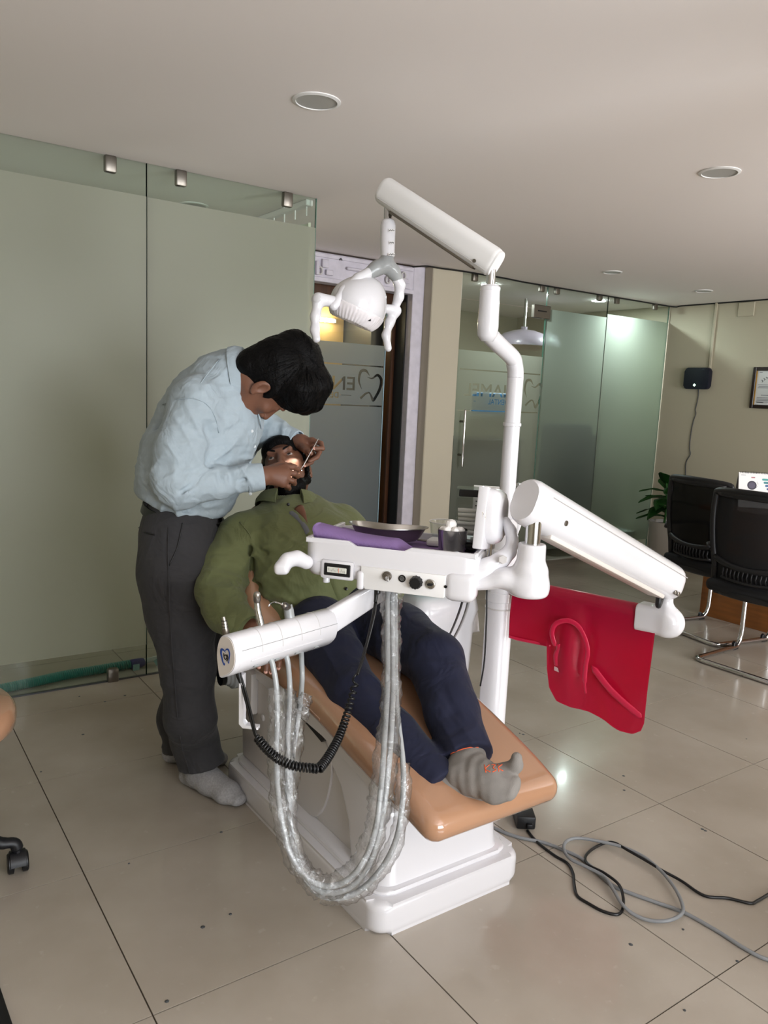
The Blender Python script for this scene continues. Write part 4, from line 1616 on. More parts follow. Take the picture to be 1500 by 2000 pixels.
# navy trousers
Tn = Body()
Tn.chain([D(652, 1222, 2.62), D(668, 1240, 2.57)], [.112, .115], .05, (SX, 1.35))
Tn.chain([hpL, hpL * .45 + kL * .55 + A((0, 0, .012)), kL + A((0, 0, .004)), kL * .45 + aL * .55, aL + (aL - kL) * -.02], [.112, .094, .080, .072, .069], .02)
Tn.chain([hpR, hpR * .5 + kR * .5, kR, kR * .5 + aR * .5, aR + A((0, 0, .01))], [.108, .090, .074, .066, .062], .016)
dL = un(aL - kL)
Tn.cut(aL + dL * .004, dL, .003)
Tn.disp(wrinkles(61, 17, .006), kL, .9)
for a, b, r, dp in (((770, 1255, 2.3), (850, 1330, 2.2), .02, .012), ((800, 1290, 2.25), (845, 1350, 2.18), .014, .012), ((860, 1330, 2.12), (900, 1440, 2.0), .016, .007), ((690, 1300, 2.2), (760, 1380, 2.1), .02, .008)):
    f, c_, rd = crease(D(*a), D(*b), r, dp)
    Tn.disp(f, c_, rd)
for c, dv, fq, am, rd, sd in ((D(790, 1250, 2.3), RIGHT * .8 + UPC * .5, 40, .010, .15, 141), (D(860, 1320, 2.15), UPC * .9 + RIGHT * .3, 40, .008, .12, 142), (D(690, 1290, 2.3), RIGHT * .7 + UPC * .7, 36, .009, .16, 143), (D(900, 1440, 2.0), UPC * .4 + RIGHT * .9, 44, .006, .12, 144), (D(780, 1450, 2.02), UPC * .8 - RIGHT * .5, 44, .007, .13, 145)):
    Tn.disp(*ridges(c, dv, fq, am, rd, sd))
trn = Tn.obj('trousers', 'trousers_navy', .0052, pat)
Tr2 = Body()
Tr2.chain([kR * .62 + aR * .38, kR * .5 + aR * .5, aR + A((0, 0, .01))], [.0702, .0655, .0615], .016)
dR = un(aR - kR)
Tr2.cut(aR + dR * .012, dR, .003)
Tr2.cut(kR * .60 + aR * .40, -dR, .003)
Tr2.disp(wrinkles(61, 17, .006), kL, .9)
Tr2.disp(*ridges(D(850, 1500, 1.99), UPC * .8 - RIGHT * .5, 44, .006, .1, 146))
Tr2.obj('trouser_leg', 'trousers_navy', .0048, pat)


# socks: the left foot lies on its side across the right ankle, big toe up
def lying_foot(name, ank, heel, toe, upv, m, big=True):
    heel, toe, ank = A(heel), A(toe), A(ank)
    f = un(toe - heel)
    up = un(A(upv) - f * np.dot(upv, f))
    s = np.cross(f, up)
    Ln = np.linalg.norm(toe - heel)
    b = Body()
    b.cone(ank + (ank - heel) * .10, .041, heel + f * .035 + up * .018, .040, .03)
    b.cone(heel + up * .006, .033, heel + f * Ln * .4 + up * .012, .032, .02, (s, 1.05))
    b.cone(heel + f * Ln * .4 + up * .014, .032, heel + f * Ln * .74, .027, .02, (s, 1.45))
    b.cone(heel + f * Ln * .74, .025, heel + f * Ln * .93 - up * .004, .018, .02, (s, 2.0))
    b.cone(ank * .7 + heel * .3 + f * .02, .038, heel + f * Ln * .62 + up * .014, .026, .03, (s, 1.1))
    return b, f, up, s, Ln


upF = un(-FWD * .55 + UPC * .50 + RIGHT * .10)
b, f, u_, s_, Ln = lying_foot('sock', aL, hlL, toL, upF, 'sock_dark')
if np.dot(s_, UPC) < 0:
    s_ = -s_
bt = hlL + f * Ln * .80 + s_ * .040
b.cone(bt - f * .02, .018, bt + f * .022 + s_ * .012 + u_ * .014, .0165, .010)
b.cone(bt + f * .022 + s_ * .012 + u_ * .014, .0165, bt + f * .028 + s_ * .022 + u_ * .030, .0135, .008)
fc, fcc, frd = crease(hlL + f * Ln * .80 + s_ * .022 + u_ * .03, hlL + f * Ln * .99 + s_ * .012 + u_ * .02, .006, .010)
b.disp(fc, fcc, frd)
b.disp(lambda p: .0010 * np.sin((p - hlL) @ f * 210 + 2 * np.sin((p - hlL) @ s_ * 40)) * np.exp(-(((p - hlL) @ f - Ln * .42) / .05) ** 2) + .0008 * noise3(p, 71, 4, 200), (hlL + toL) / 2, .3)
dA = un(aL - hlL - f * .03)
b.cut(aL + un(aL - hlL) * .045, un(aL - hlL) * .8 - f * .2, .003)
sk_ = b.obj('sock', 'sock_dark', .0036, pat)
ts = bvh(sk_)
seam(ts, [(862, 1480), (875, 1466), (893, 1457), (915, 1452), (930, 1452)], .0052, 'orange', 'sock_stripe', pat, lift=.1)
seam(ts, [(866, 1488), (880, 1474), (898, 1465), (918, 1460), (934, 1460)], .0014, 'orange', 'sock_stripe', pat, lift=.2)
for stroke in ([(946, 1494), (949, 1509)], [(956, 1494), (948, 1502), (958, 1508)], [(960, 1494), (967, 1494), (963, 1500), (969, 1504), (962, 1508)], [(972, 1493), (974, 1507)], [(981, 1493), (973, 1500), (983, 1506)]):
    seam(ts, stroke, .0013, 'orange', 'sock_lettering', pat, n=4, lift=.25, w=5)
b, f2, u2, s2, Ln2 = lying_foot('sock', aR, hlR, toR, upF, 'sock_dark')
skr = b.obj('sock', 'sock_dark', .0042, pat)
tq = bvh(skr)
if s2 @ UPC < 0:
    s2 = -s2
obj('sock_heel', L(hlL + f * .055 - s_ * .032 + u_ * .0, -s_, [(.022, -.004), (.020, .006), (.010, .012), (.001, .014)], 16, xax=f), 'orange', pat, None)

# ---------------------------------------------------------------- the treatment chair
CX = 0.795


def slab_loft(secs, m, name, parent, n=7, ang=60):
    """cushion from sections (centre, half width, thickness, axis across, axis up, corner radius)"""
    rs = []
    for c, hw_, th, ax, up, r in secs:
        rs.append([A(c) + A(ax) * p[0] + A(up) * p[1] for p in rrect(2 * hw_, th, min(r, th / 2 - .0005), n)])
    bm = bmesh.new()
    rings(bm, rs, True)
    return obj(name, bm, m, parent, ang)


def path_secs(P, hw_, th, n=6, across=(1, 0, 0), rad=.04, round0=True, round1=True):
    """sections along a path in a vertical plane, ends rounded off"""
    pts = spl(P, n)
    k = len(pts)
    W_ = np.interp(np.linspace(0, len(P) - 1, k), range(len(P)), hw_)
    H_ = np.interp(np.linspace(0, len(P) - 1, k), range(len(P)), th)
    out = []
    ac = un(across)
    for i in range(k):
        t = un(pts[min(i + 1, k - 1)] - pts[max(i - 1, 0)])
        up = np.cross(ac, t)
        if up[2] < 0:
            up = -up
        out.append((pts[i], W_[i], H_[i], ac, up, rad))
        if (i == 0 and round0) or (i == k - 1 and round1):
            s = -1 if i == 0 else 1
            e = []
            for a in (.35, .7, 1.05, 1.35, 1.5):
                f = math.cos(a)
                e.append((pts[i] + t * s * rad * math.sin(a), W_[i] - rad * (1 - f), max(H_[i] - 2 * min(rad, H_[i] * .48) * (1 - f), .003), ac, up, rad * f + .001))
            if s < 0:
                out = e[::-1] + out
            else:
                out = out + e
    return out


ch = thing('dental_chair', 'tan upholstered treatment chair on a glossy white base, tilted back under the patient', 'chair', (CX, 0.4, 0))
seat = slab_loft(path_secs([(CX, -.192, .372), (CX, -.10, .400), (CX, .10, .450), (CX, .30, .497), (CX, .50, .522), (CX, .68, .520), (CX, .80, .50)],
                           [.222, .230, .240, .245, .248, .250, .24], [.078, .085, .092, .098, .106, .106, .095], rad=.042), 'tan', 'leg_and_seat_cushion', ch)
obj('leg_and_seat_cushion_piping', T([(CX - .243, y, .485 + (y - .3) * .16) for y in np.linspace(.25, .75, 8)], .0035, 6), 'tan', seat)
bk = [D(*q) for q in ((640, 1245, 2.66), (612, 1150, 2.80), (590, 1075, 2.88), (572, 1010, 2.93))]
bk = [A((CX + .01, b_[1], b_[2])) for b_ in bk]
slab_loft(path_secs([A((CX, .66, .57)), A((CX, .78, .70)), A((CX + .01, .93, .85)), A((CX + .02, 1.02, .925))], [.245, .245, .20, .13], [.09, .085, .08, .07], rad=.04), 'tan', 'backrest_cushion', ch)
hd = D(553, 932, 3.04)
hz = un(UP_ * .9 + nP * .1)
hl_ = slab_loft(path_secs([hd - hz * .07, hd, hd + hz * .07], [.082, .088, .075], [.06, .062, .055], across=un(A((.96, -.28, 0.05))), rad=.028), 'tan', 'headrest', ch)
obj('headrest_stem', T([hd - hz * .09 + FWD * .03, A((CX + .02, 1.09, .94))], .012, 10), 'chrome', ch)
obj('backrest_shell', bbox((CX - .20, .70, .50), (CX + .20, .74, .55), .01, 2), 'white', ch)
# support under the cushion
uc = bmesh.new()
prism(uc, [(-.14, .350), (.10, .408), (.35, .455), (.55, .470), (.78, .460), (.80, .42), (.55, .415), (.30, .40), (.02, .352)], (CX - .205, 0, 0), ((0, 1, 0), (0, 0, 1), (1, 0, 0)), .41, .008, 2)
obj('seat_frame', uc, 'white', ch)
# base: plinth, front shell with a curved rear edge, recessed side in a greyer white that paints in its shade, rear column
bs = obj('plinth', PR(rrect(.515, .965, .05, 7), (.808, .418, .0), ((1, 0, 0), (0, 1, 0), (0, 0, 1)), .088, .022, 4), 'white', ch)
obj('plinth_step', PR(rrect(.465, .91, .05, 6), (.808, .42, .084), ((1, 0, 0), (0, 1, 0), (0, 0, 1)), .016, .008, 2), 'white', bs)
arc = [(.10 + .20 * math.sin(a), .095 + .30 * (1 - math.cos(a)) * .95) for a in np.linspace(0, 1.35, 9)]
rs = []
prof = [(-.02, .095), (-.012, .20), (.002, .30), (.030, .352)]
# shell: loft of horizontal rounded sections narrowing upwards
for z, y0, hw_, y1 in ((.092, -.020, .212, .17), (.11, -.016, .209, .17), (.20, -.008, .203, .20), (.28, .004, .197, .26), (.335, .030, .192, .35), (.375, .10, .188, .42)):
    c = A((.808, (y0 + y1) / 2, z))
    rs.append([c + A((p[0], p[1], 0)) for p in rrect(2 * hw_, y1 - y0, .045, 6)])
bm = bmesh.new()
rings(bm, rs, True)
obj('front_shell', bm, 'white', ch, 50)
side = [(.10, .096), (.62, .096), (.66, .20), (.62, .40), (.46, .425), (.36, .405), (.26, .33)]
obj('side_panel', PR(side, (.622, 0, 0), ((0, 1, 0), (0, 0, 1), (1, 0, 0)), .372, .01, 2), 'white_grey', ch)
ar = [(.60, .098), (.40, .098)] + [(.40 - .10 * math.sin(a) * 1.2, .098 + .25 * (1 - math.cos(a))) for a in np.linspace(0.2, 1.5, 8)] + [(.36, .395), (.50, .38)]
obj('side_inset', PR(ar, (.614, 0, 0), ((0, 1, 0), (0, 0, 1), (1, 0, 0)), .02, .006, 2), 'white_grey', ch)
obj('dark_gap_plate', PR([(.30, .395), (.42, .425), (.56, .430), (.55, .405), (.42, .385), (.33, .365)], (.606, 0, 0), ((0, 1, 0), (0, 0, 1), (1, 0, 0)), .02), 'black', ch, 0)  # black plate standing for the shade between seat frame and base
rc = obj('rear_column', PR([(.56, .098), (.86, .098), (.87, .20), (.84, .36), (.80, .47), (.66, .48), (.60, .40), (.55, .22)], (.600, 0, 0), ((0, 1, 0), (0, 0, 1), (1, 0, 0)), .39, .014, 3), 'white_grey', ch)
obj('screw_cap', L((.60, .70, .30), (-1, 0, 0), [(.011, 0), (.011, .003), (.008, .005)], 14), 'white', rc)
# arm-rest pivot on the left: stacked grey discs
pv = obj('armrest_pivot', L((.572, .83, .415), (-1, 0, 0), [(.044, 0), (.046, .02), (.046, .032), (.036, .036), (.036, .044), (.030, .046), (.030, .056)], 24), 'grey_plastic', ch)
obj('pivot_knob', L((.516, .83, .412), (-1, 0, 0), [(.024, 0), (.026, .006), (.026, .016), (.014, .020), (.003, .018)], 20), 'black_gloss', pv)
obj('pivot_bracket', PR([(.74, .30), (.80, .30), (.87, .40), (.86, .45), (.80, .47), (.74, .44)], (.572, 0, 0), ((0, 1, 0), (0, 0, 1), (1, 0, 0)), .03, .008, 2), 'white_grey', ch)

# ---------------------------------------------------------------- dental unit: cuspidor cabinet, column, horizontal arm and spring arm
CL = A((1.44, .495, 0))
du = thing('dental_unit', 'white treatment unit with glass spittoon, upright column and two jointed arms', 'dental unit', (CL[0], CL[1], 0))
cb_ = bmesh.new()
rs = []
for z, dx, dy, r in ((0.0, .16, .23, .05), (.03, .16, .23, .05), (.035, .15, .22, .05), (.30, .135, .205, .05), (.55, .14, .215, .05), (.60, .15, .225, .05), (.645, .14, .215, .045), (.662, .115, .19, .04)):
    rs.append([A((1.29, .80, z)) + A((p[0], p[1], 0)) for p in rrect(2 * dx, 2 * dy, r, 6)])
rings(cb_, rs, True)
cab = obj('cabinet', cb_, 'white', du, 50)
obj('cabinet_shoulder', PR([(-.12, 0), (.13, 0), (.11, .10), (.05, .155), (-.04, .13), (-.10, .05)], (1.33, .60, .50), ((1, 0, 0), (0, 0, 1), (0, 1, 0)), .13, .02, 3), 'white', cab)
gb = D(822, 1148, 2.88)
bz0 = .655
sp = obj('spittoon_bowl', L((gb[0], gb[1], bz0), (0, 0, 1), [(.050, 0), (.052, .012), (.070, .020), (.098, .040), (.108, .058), (.105, .060), (.094, .044), (.066, .025), (.004, .018)], 36), mat('bowl_glass', (176, 204, 196), 0.1, coat=0.8), du)
obj('bowl_collar', L((gb[0], gb[1], bz0 - .006), (0, 0, 1), [(.064, 0), (.064, .006), (.054, .010)], 30), 'grey_plastic', sp)
obj('tap', T(spl([(gb[0] + .10, gb[1] + .06, .66), (gb[0] + .10, gb[1] + .06, .76), (gb[0] + .07, gb[1] + .04, .785), (gb[0] + .03, gb[1] + .02, .76)], 6), .006, 8), 'chrome', du)
hh = D(806, 1206, 2.76)
obj('suction_rest', box(bmesh.new(), hh, (.10, .05, .028), (E1, E2, E3), .012, 3), 'grey_plastic', du)
obj('suction_arm', T([hh + E1 * .02 + E2 * .02, hh + E2 * .10 - E3 * .02], .012, 10), 'grey_plastic', du)
# column
col = obj('column', L(CL, (0, 0, 1), [(.085, 0), (.085, .012), (.052, .016), (.050, .03), (.050, .655), (.053, .657), (.053, .690), (.050, .692), (.050, .72)], 32), 'white', du)
obj('column_ring', L(CL + E3 * .628, (0, 0, 1), [(.0515, 0), (.0525, .001), (.0525, .004), (.0515, .005)], 32), 'white_grey', col)
hub = obj('column_hub', L(CL + E3 * .74, (0, 0, 1), [(.058, 0), (.060, .004), (.060, .05), (.054, .054), (.056, .058), (.056, .105), (.050, .11), (.050, .16), (.046, .165), (.046, .20), (.038, .215), (.033, .22)], 32), 'white', du)
ztop = Yp(1008, 705, CL[1])[2]
# upper tube with its S-bend towards the lamp arm
U1 = A((*D(954, 620, 2.52)[:2], 0))
zb0 = D(960, 664, 2.54)[2]
zt0 = D(954, 562, 2.52)[2]
pt = [CL + E3 * .93, CL + E3 * (ztop - .12), CL + E3 * (ztop - .05), CL + E3 * (ztop - .012) + (U1 - CL) * .06, CL * .82 + U1 * .18 + E3 * (ztop + .012), CL * .25 + U1 * .75 + E3 * (zb0 + .0), U1 + E3 * (zb0 + .028), U1 + E3 * (zb0 + .07)]
tb = obj('upper_tube', T(spl(pt, 6), .0285, 22), 'white', du, None)
obj('tube_ring', L(CL + E3 * D(997, 828, 2.8)[2], (0, 0, 1), [(.0285, -.007), (.0325, -.005), (.0325, .005), (.0285, .007)], 26), 'white', tb)
obj('lamp_post_sleeve', T([U1 + E3 * (zb0 - .006), U1 + E3 * (zb0 + .012), U1 + E3 * (zb0 + .04), U1 + E3 * (zt0 - .012), U1 + E3 * zt0], [.020, .032, .0345, .0315, .0300], 26), 'white', du, 60)
obj('sleeve_cap', L(U1 + E3 * (zt0 - .012), (0, 0, 1), [(.0315, 0), (.0325, .002), (.0325, .012), (.027, .018), (.012, .019)], 26), 'white', du)
# bottle shelf behind the column
shf = D(1040, 950, 2.92)
obj('shelf_plate', box(bmesh.new(), shf, (.11, .08, .018), (E1, E2, E3), .006, 2), 'white', du)
obj('shelf_post', T([shf - E3 * .01, A((CL[0] + .04, CL[1] + .03, .80))], .012, 10), 'white', du)
# horizontal arm from the column to the elbow on the right
EL = D(1304, 1205, 2.46)
EL[2] = .715
ez = A((CL[0], CL[1], .715))
ax_b = un(EL - ez)
obj('horizontal_arm', T([ez, EL], .030, 20), 'white', du)
eb = Body()
ea = ax_b
es = np.cross(ea, E3)
eb.box(EL - ea * .045 - E3 * .005, (.060, .040, .044), (ea, es, E3), .018, .02)
eb.ell(EL + ea * .018 - E3 * .008, (.036, .040, .044), (ea, es, E3), .03)
eb.cone(EL - ea * .012, .024, EL + E3 * .078 - ea * .012, .0235, .02)
eb.cut(EL + E3 * .080, E3, .003)
eb.cut(EL - ea * .092, -ea, .004)
obj_e = eb.obj('elbow_housing', 'white', .0034, du)
EP = EL - ea * .012
obj('elbow_pin', L(EP + E3 * .07, (0, 0, 1), [(.0185, 0), (.0185, .055)], 24), 'chrome', du)
# spring arm
S1 = D(1316, 1140, 2.43)
S0 = D(1040, 985, 1.96)


def stadium(w, h, n=10):
    r = w / 2
    out = []
    for i in range(n + 1):
        a = math.pi * i / n
        out.append((r * math.cos(a), h / 2 - r + r * math.sin(a)))
    for i in range(n + 1):
        a = math.pi + math.pi * i / n
        out.append((r * math.cos(a), -h / 2 + r + r * math.sin(a)))
    return out


def arm_loft(a, b, wa, ha, wb, hb, m, name, parent, flat_bottom=False, cap=True):
    t = un(b - a)
    s = un(np.cross(t, E3))
    u = np.cross(s, t)
    rs = []
    ks = [(0, .86), (.012, .96), (.03, 1.0), (.97, 1.0), (.988, .96), (1.0, .86)]
    for k, f in ks:
        w, h = (wa + (wb - wa) * k) * f, (ha + (hb - ha) * k) * f
        rs.append([a + (b - a) * k + s * p[0] + u * p[1] for p in stadium(w, h)])
    bm = bmesh.new()
    rings(bm, rs, True)
    return obj(name, bm, m, parent, 40), t, s, u


sa, st_, ss_, su_ = arm_loft(S0 - un(S1 - S0) * .035, S1, .092, .122, .082, .112, 'white', 'spring_arm', du)
side_s = -1 if np.dot(ss_, CAM - S0) < 0 else 1
for q, nm in ((.125, 'arm_screw'), (.94, 'arm_screw'), (.965, 'arm_screw')):
    c = S0 + (S1 - S0) * q + ss_ * side_s * (.0455 - .005 * q) - su_ * (.012 if q < .5 else .032)
    obj(nm, L(c, ss_ * side_s, [(.0075, -.002), (.0075, .0015), (.0055, .002), (.0045, .0005)], 14), 'brushed', sa)
obj('arm_seam', T([S0 + (S1 - S0) * .02 + ss_ * side_s * .0465 + su_ * .030, S1 - (S1 - S0) * .01 + ss_ * side_s * .0415 + su_ * .026], .0012, 6), 'white_grey', sa)
un_ = obj('arm_underside', box(bmesh.new(), S0 * .5 + S1 * .5 - su_ * .058, (np.linalg.norm(S1 - S0) * .80, .058, .014), (st_, ss_, su_), .005, 2), 'cream_plastic', sa)
obj('arm_cable', T(spl([S1 - st_ * .06 - su_ * .055, S1 - st_ * .045 - su_ * .085, EP + E3 * .085 - ea * .01], 6), .009, 8), 'black', du)
# tray post and its swinging foot
TP_ = D(1041, 1045, 1.95)
zc = D(1040, 1062, 1.95)[2]
obj('tray_post', L((TP_[0], TP_[1], zc - .02), (0, 0, 1), [(.0195, 0), (.0195, .10)], 28), 'chrome', du)

# ---------------------------------------------------------------- instrument table (hangs on the post of the spring arm)
TX, TY = un(A((.293, -.369, 0))), un(A((.369, .293, 0)))
T0 = A((.488, .264, 0.0))


def tw(a, b, z):
    return T0 + TX * a + TY * b + E3 * z


it = thing('instrument_table', 'white instrument tray with dials in front and a film viewer, swung over the patient', 'tray', tw(.235, .15, .94))
TAX = (TX, TY, E3)
TW, TD, ZT, ZB = .468, .30, .985, .895
# body: bowl-like shell with a rounded lower edge
rs = []
for z, inset, r in ((ZB - .004, .022, .03), (ZB, .010, .035), (ZB + .012, .002, .04), (ZB + .035, 0, .04), (ZB + .036, .0015, .04), (ZB + .038, .0015, .04), (ZB + .039, 0, .04), (ZT - .006, 0, .04), (ZT, .003, .038), (ZT - .001, .010, .034), (ZT - .024, .013, .03), (ZT - .026, .03, .02)):
    rs.append([tw(TW / 2, TD / 2, z) + TX * p[0] + TY * p[1] for p in rrect(TW - 2 * inset, TD - 2 * inset, r, 6)])
bm = bmesh.new()
rings(bm, rs, True)
# dip in the middle of the front rim
for v in bm.verts:
    a = float(np.dot(A(v.co) - T0, TX))
    b = float(np.dot(A(v.co) - T0, TY))
body = obj('tray_body', bm, 'white', it, 40)


def bx(name, a, b, z, s, m, parent=None, bev=.003, seg=2):
    return obj(name, box(bmesh.new(), tw(a, b, z), s, TAX, bev, seg), m, parent or it)


# the raised parts of the front rim, left and right of the dip
for a0, a1, sl in ((.006, .150, 1), (.272, TW - .006, -1)):
    w_ = a1 - a0
    poly = [(0, 0), (w_, 0), (w_ if sl < 0 else w_ - .024, .013), (0 if sl > 0 else .024, .013)]
    obj('rim_lip', PR(poly, tw(a0, .003, ZT - .003), (TX, E3, TY), .012, .002, 1), 'white', body)
obj('rim_lip', PR([(0, 0), (TD - .03, 0), (TD - .03, .013), (0, .013)], tw(.003, .02, ZT - .003), (TY, E3, TX), .012, .002, 1), 'white', body)
obj('rim_lip', PR([(0, 0), (TD - .03, 0), (TD - .03, .013), (0, .013)], tw(TW - .015, .02, ZT - .003), (TY, E3, TX), .012, .002, 1), 'white', body)
# control panel: lower fascia leaning a little forward
pn = obj('control_panel', PR([(0, .002), (.012, -.034), (.222, -.034), (.226, -.030), (.226, .026), (0, .026)], tw(.165, -.006, ZB + .014), (TX, E3, TY), .03, .004, 2), 'white_matt', it)
bx('panel_end', .427, .022, ZB + .012, (.082, .062, .078), 'white', body, .022, 5)
bx('panel_lip', .165, .010, ZB + .002, (.02, .04, .05), 'white', body, .008, 3)
gg = bx('pressure_gauge', .100, -.002, ZB + 0.022, (.074, .008, .033), 'black', it, .002, 1)
bx('gauge_face', .100, -.0070, ZB + 0.022, (.054, .002, .015), mat('dial', (206, 206, 196), .4), gg, .001, 1)
bx('gauge_bezel', .100, .000, ZB + 0.022, (.092, .008, .050), 'white', body, .006, 2)
for k in range(12):
    bx('gauge_mark', .078 + k * .004, -.0082, ZB + 0.020 + (.003 if k % 3 == 0 else 0), (.0005, .0006, .004 if k % 3 else .006), 'black', gg, 0)
bx('gauge_needle', .106, -.0084, ZB + 0.022, (.0008, .0006, .012), 'orange', gg, 0)


def knob(name, a, z, prof, m, parent=None, n=20):
    return obj(name, L(tw(a, -.007, z), -TY, prof, n), m, parent or it)


zk = ZB + .016
sw = knob('toggle_switch', .238, zk + .006, [(.0125, -.002), (.0125, .003), (.010, .004), (.009, .004), (.007, .008), (.004, .009)], 'brushed')
obj('toggle_lever', T([tw(.238, -.014, zk + .006), tw(.245, -.026, zk + .001)], [.0035, .0045], 8, round_end=True), 'chrome', sw)
knob('socket_hole', .278, zk + .004, [(.0095, -.002), (.0095, .001), (.007, .0012), (.0068, -.001)], 'black_gloss')
kb = Body()
kbm = bmesh.new()
rs = []
for h, rr_ in ((-.002, .0165), (.014, .0155), (.017, .0135), (.0172, .001)):
    ring_ = []
    for j in range(48):
        a = 2 * math.pi * j / 48
        r = rr_ * (1 + (.045 if j % 4 < 2 else -.03) * (1 if rr_ > .01 else 0))
        ring_.append(tw(.316, -.007, zk - .001) - TY * h + TX * r * math.cos(a) + E3 * r * math.sin(a))
    rs.append(ring_)
rings(kbm, rs, True)
kn = obj('flow_knob', kbm, 'black', it)
sw2 = knob('key_switch', .353, zk - .002, [(.0125, -.002), (.0125, .003), (.0105, .005), (.009, .005), (.0085, .002)], 'steel')
bx('key', .353, -.013, zk - .002, (.013, .010, .005), 'black', sw2, .001, 1)
knob('small_hole', .392, zk - .004, [(.0038, -.001), (.0038, .0008)], 'black_gloss')
# left handle and drain knob
hb = Body()
p0, p1, p2 = D(598, 1098, 2.055), D(568, 1088, 2.03), D(549, 1108, 2.01)
hb.cone(p0, .019, D(580, 1090, 2.04), .016, .02)
hb.cone(D(580, 1090, 2.04), .016, D(562, 1094, 2.02), .015, .02)
hb.cone(D(562, 1094, 2.02), .016, D(551, 1106, 2.01), .0175, .02)
hb.box(D(550, 1112, 2.005), (.018, .014, .013), (RIGHT, FWD, UPC), .009, .012)
hb.obj('grip_handle', 'white', .0026, it)
obj('drain_knob', L(tw(.058, .03, ZB - .004), (0, 0, -1), [(.0085, 0), (.0095, .002), (.0095, .018), (.006, .020)], 14), 'white', it)
# film viewer on the right: tilted panel with a shield-shaped cover
vz = un(RIGHT * .92 - FWD * .36 - UPC * .10)       # the viewer stands edge-on to the camera
vy = un(UPC * .98 + RIGHT * .13)
vy = un(vy - vz * np.dot(vy, vz))
vx = np.cross(vy, vz)
vw = obj('film_viewer', box(bmesh.new(), D(951, 1013, 2.03), (.145, .160, .026), (vx, vy, vz), .004, 2), 'white', it)
cvr = bmesh.new()
rs = []
for h, f in ((0, 1.0), (.014, .98), (.026, .88), (.031, .72)):
    poly = [(-.066, .055), (-.04, .074), (.03, .074), (.06, .050), (.068, -.008), (.05, -.058), (-.02, -.068), (-.066, -.03)]
    pp_ = spl([(p[0] * f, p[1] * f, 0) for p in poly], 4, True)
    rs.append([D(952, 1010, 2.03) + vz * (.012 + h) + vx * p[0] + vy * p[1] for p in pp_])
rings(cvr, rs, True)
obj('viewer_cover', cvr, 'white', vw, 40)
p = D(961, 1018, 1.925)
obj('maker_badge', L(D(962, 1019, 1.985), un(CAM - D(961, 1018, 1.985)), [(.0068, -.004), (.0068, .0015), (.005, .0018)], 18), mat('gold', (196, 150, 60), .3, metal=.8), vw)
sw3 = obj('viewer_switch', box(bmesh.new(), D(946, 1007, 1.965), (.012, .010, .020), (RIGHT, FWD, UPC), .001, 1), 'cream_plastic', vw)
for dz in (.004, -.004):
    obj('switch_mark', box(bmesh.new(), D(946, 1007, 1.9598) + UPC * dz, (.005, .0006, .0022), (RIGHT, FWD, UPC)), 'black', sw3, 0)
# curved bracket from the table to the post
br = Body()
q = [(914, 1130, 1.98), (950, 1108, 1.985), (980, 1092, 1.99), (995, 1078, 2.0)]
br.chain(Pd(q), [.022, .020, .018, .017], .02)
br.chain(Pd([(995, 1078, 2.0), (1001, 1058, 2.01), (997, 1036, 2.015), (988, 1018, 2.02)]), [.015, .014, .013, .012], .012)
br.obj('curved_bracket', 'white', .003, it)
obj('bracket_bolt', L(D(982, 1093, 1.955), un(CAM - D(982, 1093, 1.96)), [(.012, -.004), (.012, .004), (.010, .006), (.002, .0062)], 6), 'white_grey', it)
obj('viewer_post', T([D(952, 1090, 2.05), D(955, 1050, 2.05)], .010, 14), 'chrome', it)
# the foot that carries the table on the post: boot-shaped
fb = Body()
fz = TP_ * 1.0
fb.cone((fz[0], fz[1], zc + .03), .0335, (fz[0], fz[1], zc - .045), .036, .004)
fb.cone((fz[0], fz[1], zc - .075), .046, (fz[0], fz[1], zc - .16), .049, .006)
fb.cut((fz[0], fz[1], zc - .052), (0, 0, 1), .004) if False else None
fb.cone(A((fz[0], fz[1], zc - .108)), .046, D(985, 1128, 1.98), .032, .02, (E3, .75))
fb.cone(D(985, 1128, 1.98), .032, D(925, 1140, 2.0), .028, .02, (E3, .75))
fb.cut((fz[0], fz[1], zc - .0), (0, 0, 1), .004)
fb.cut((fz[0], fz[1], zc - .135), (0, 0, -1), .014)
fb.obj('swivel_foot', 'white', .0032, it)

# ---------------------------------------------------------------- handpiece holder
H0, H1 = D(452, 1275, 1.80), D(640, 1221, 2.05)
ho = thing('handpiece_holder', 'white ribbed rest bar with a tooth emblem on its end, holding three handpieces', 'holder', H0)
ht = un(H1 - H0)
hu = un(E3 - ht * ht[2])
hs = np.cross(ht, hu)
if np.dot(hs, CAM - H0) < 0:
    hs = -hs
# section: rounded on the near side, pointed at the bottom (across = hs towards the camera, up = hu)
sec = [(-.034, -.010), (-.030, .018), (-.018, .040), (.002, .046), (.020, .040), (.032, .020), (.036, -.004), (.030, -.028), (.014, -.046), (-.006, -.058), (-.022, -.062), (-.030, -.036)]
sec = [(p[0], p[1], 0) for p in sec]
sec = [tuple(p[:2]) for p in spl(sec, 3, True)]


def hsec(t, f=1.0, dz=0.0):
    return [H0 + ht * t + hs * p[0] * f + hu * (p[1] * f + dz) for p in sec]


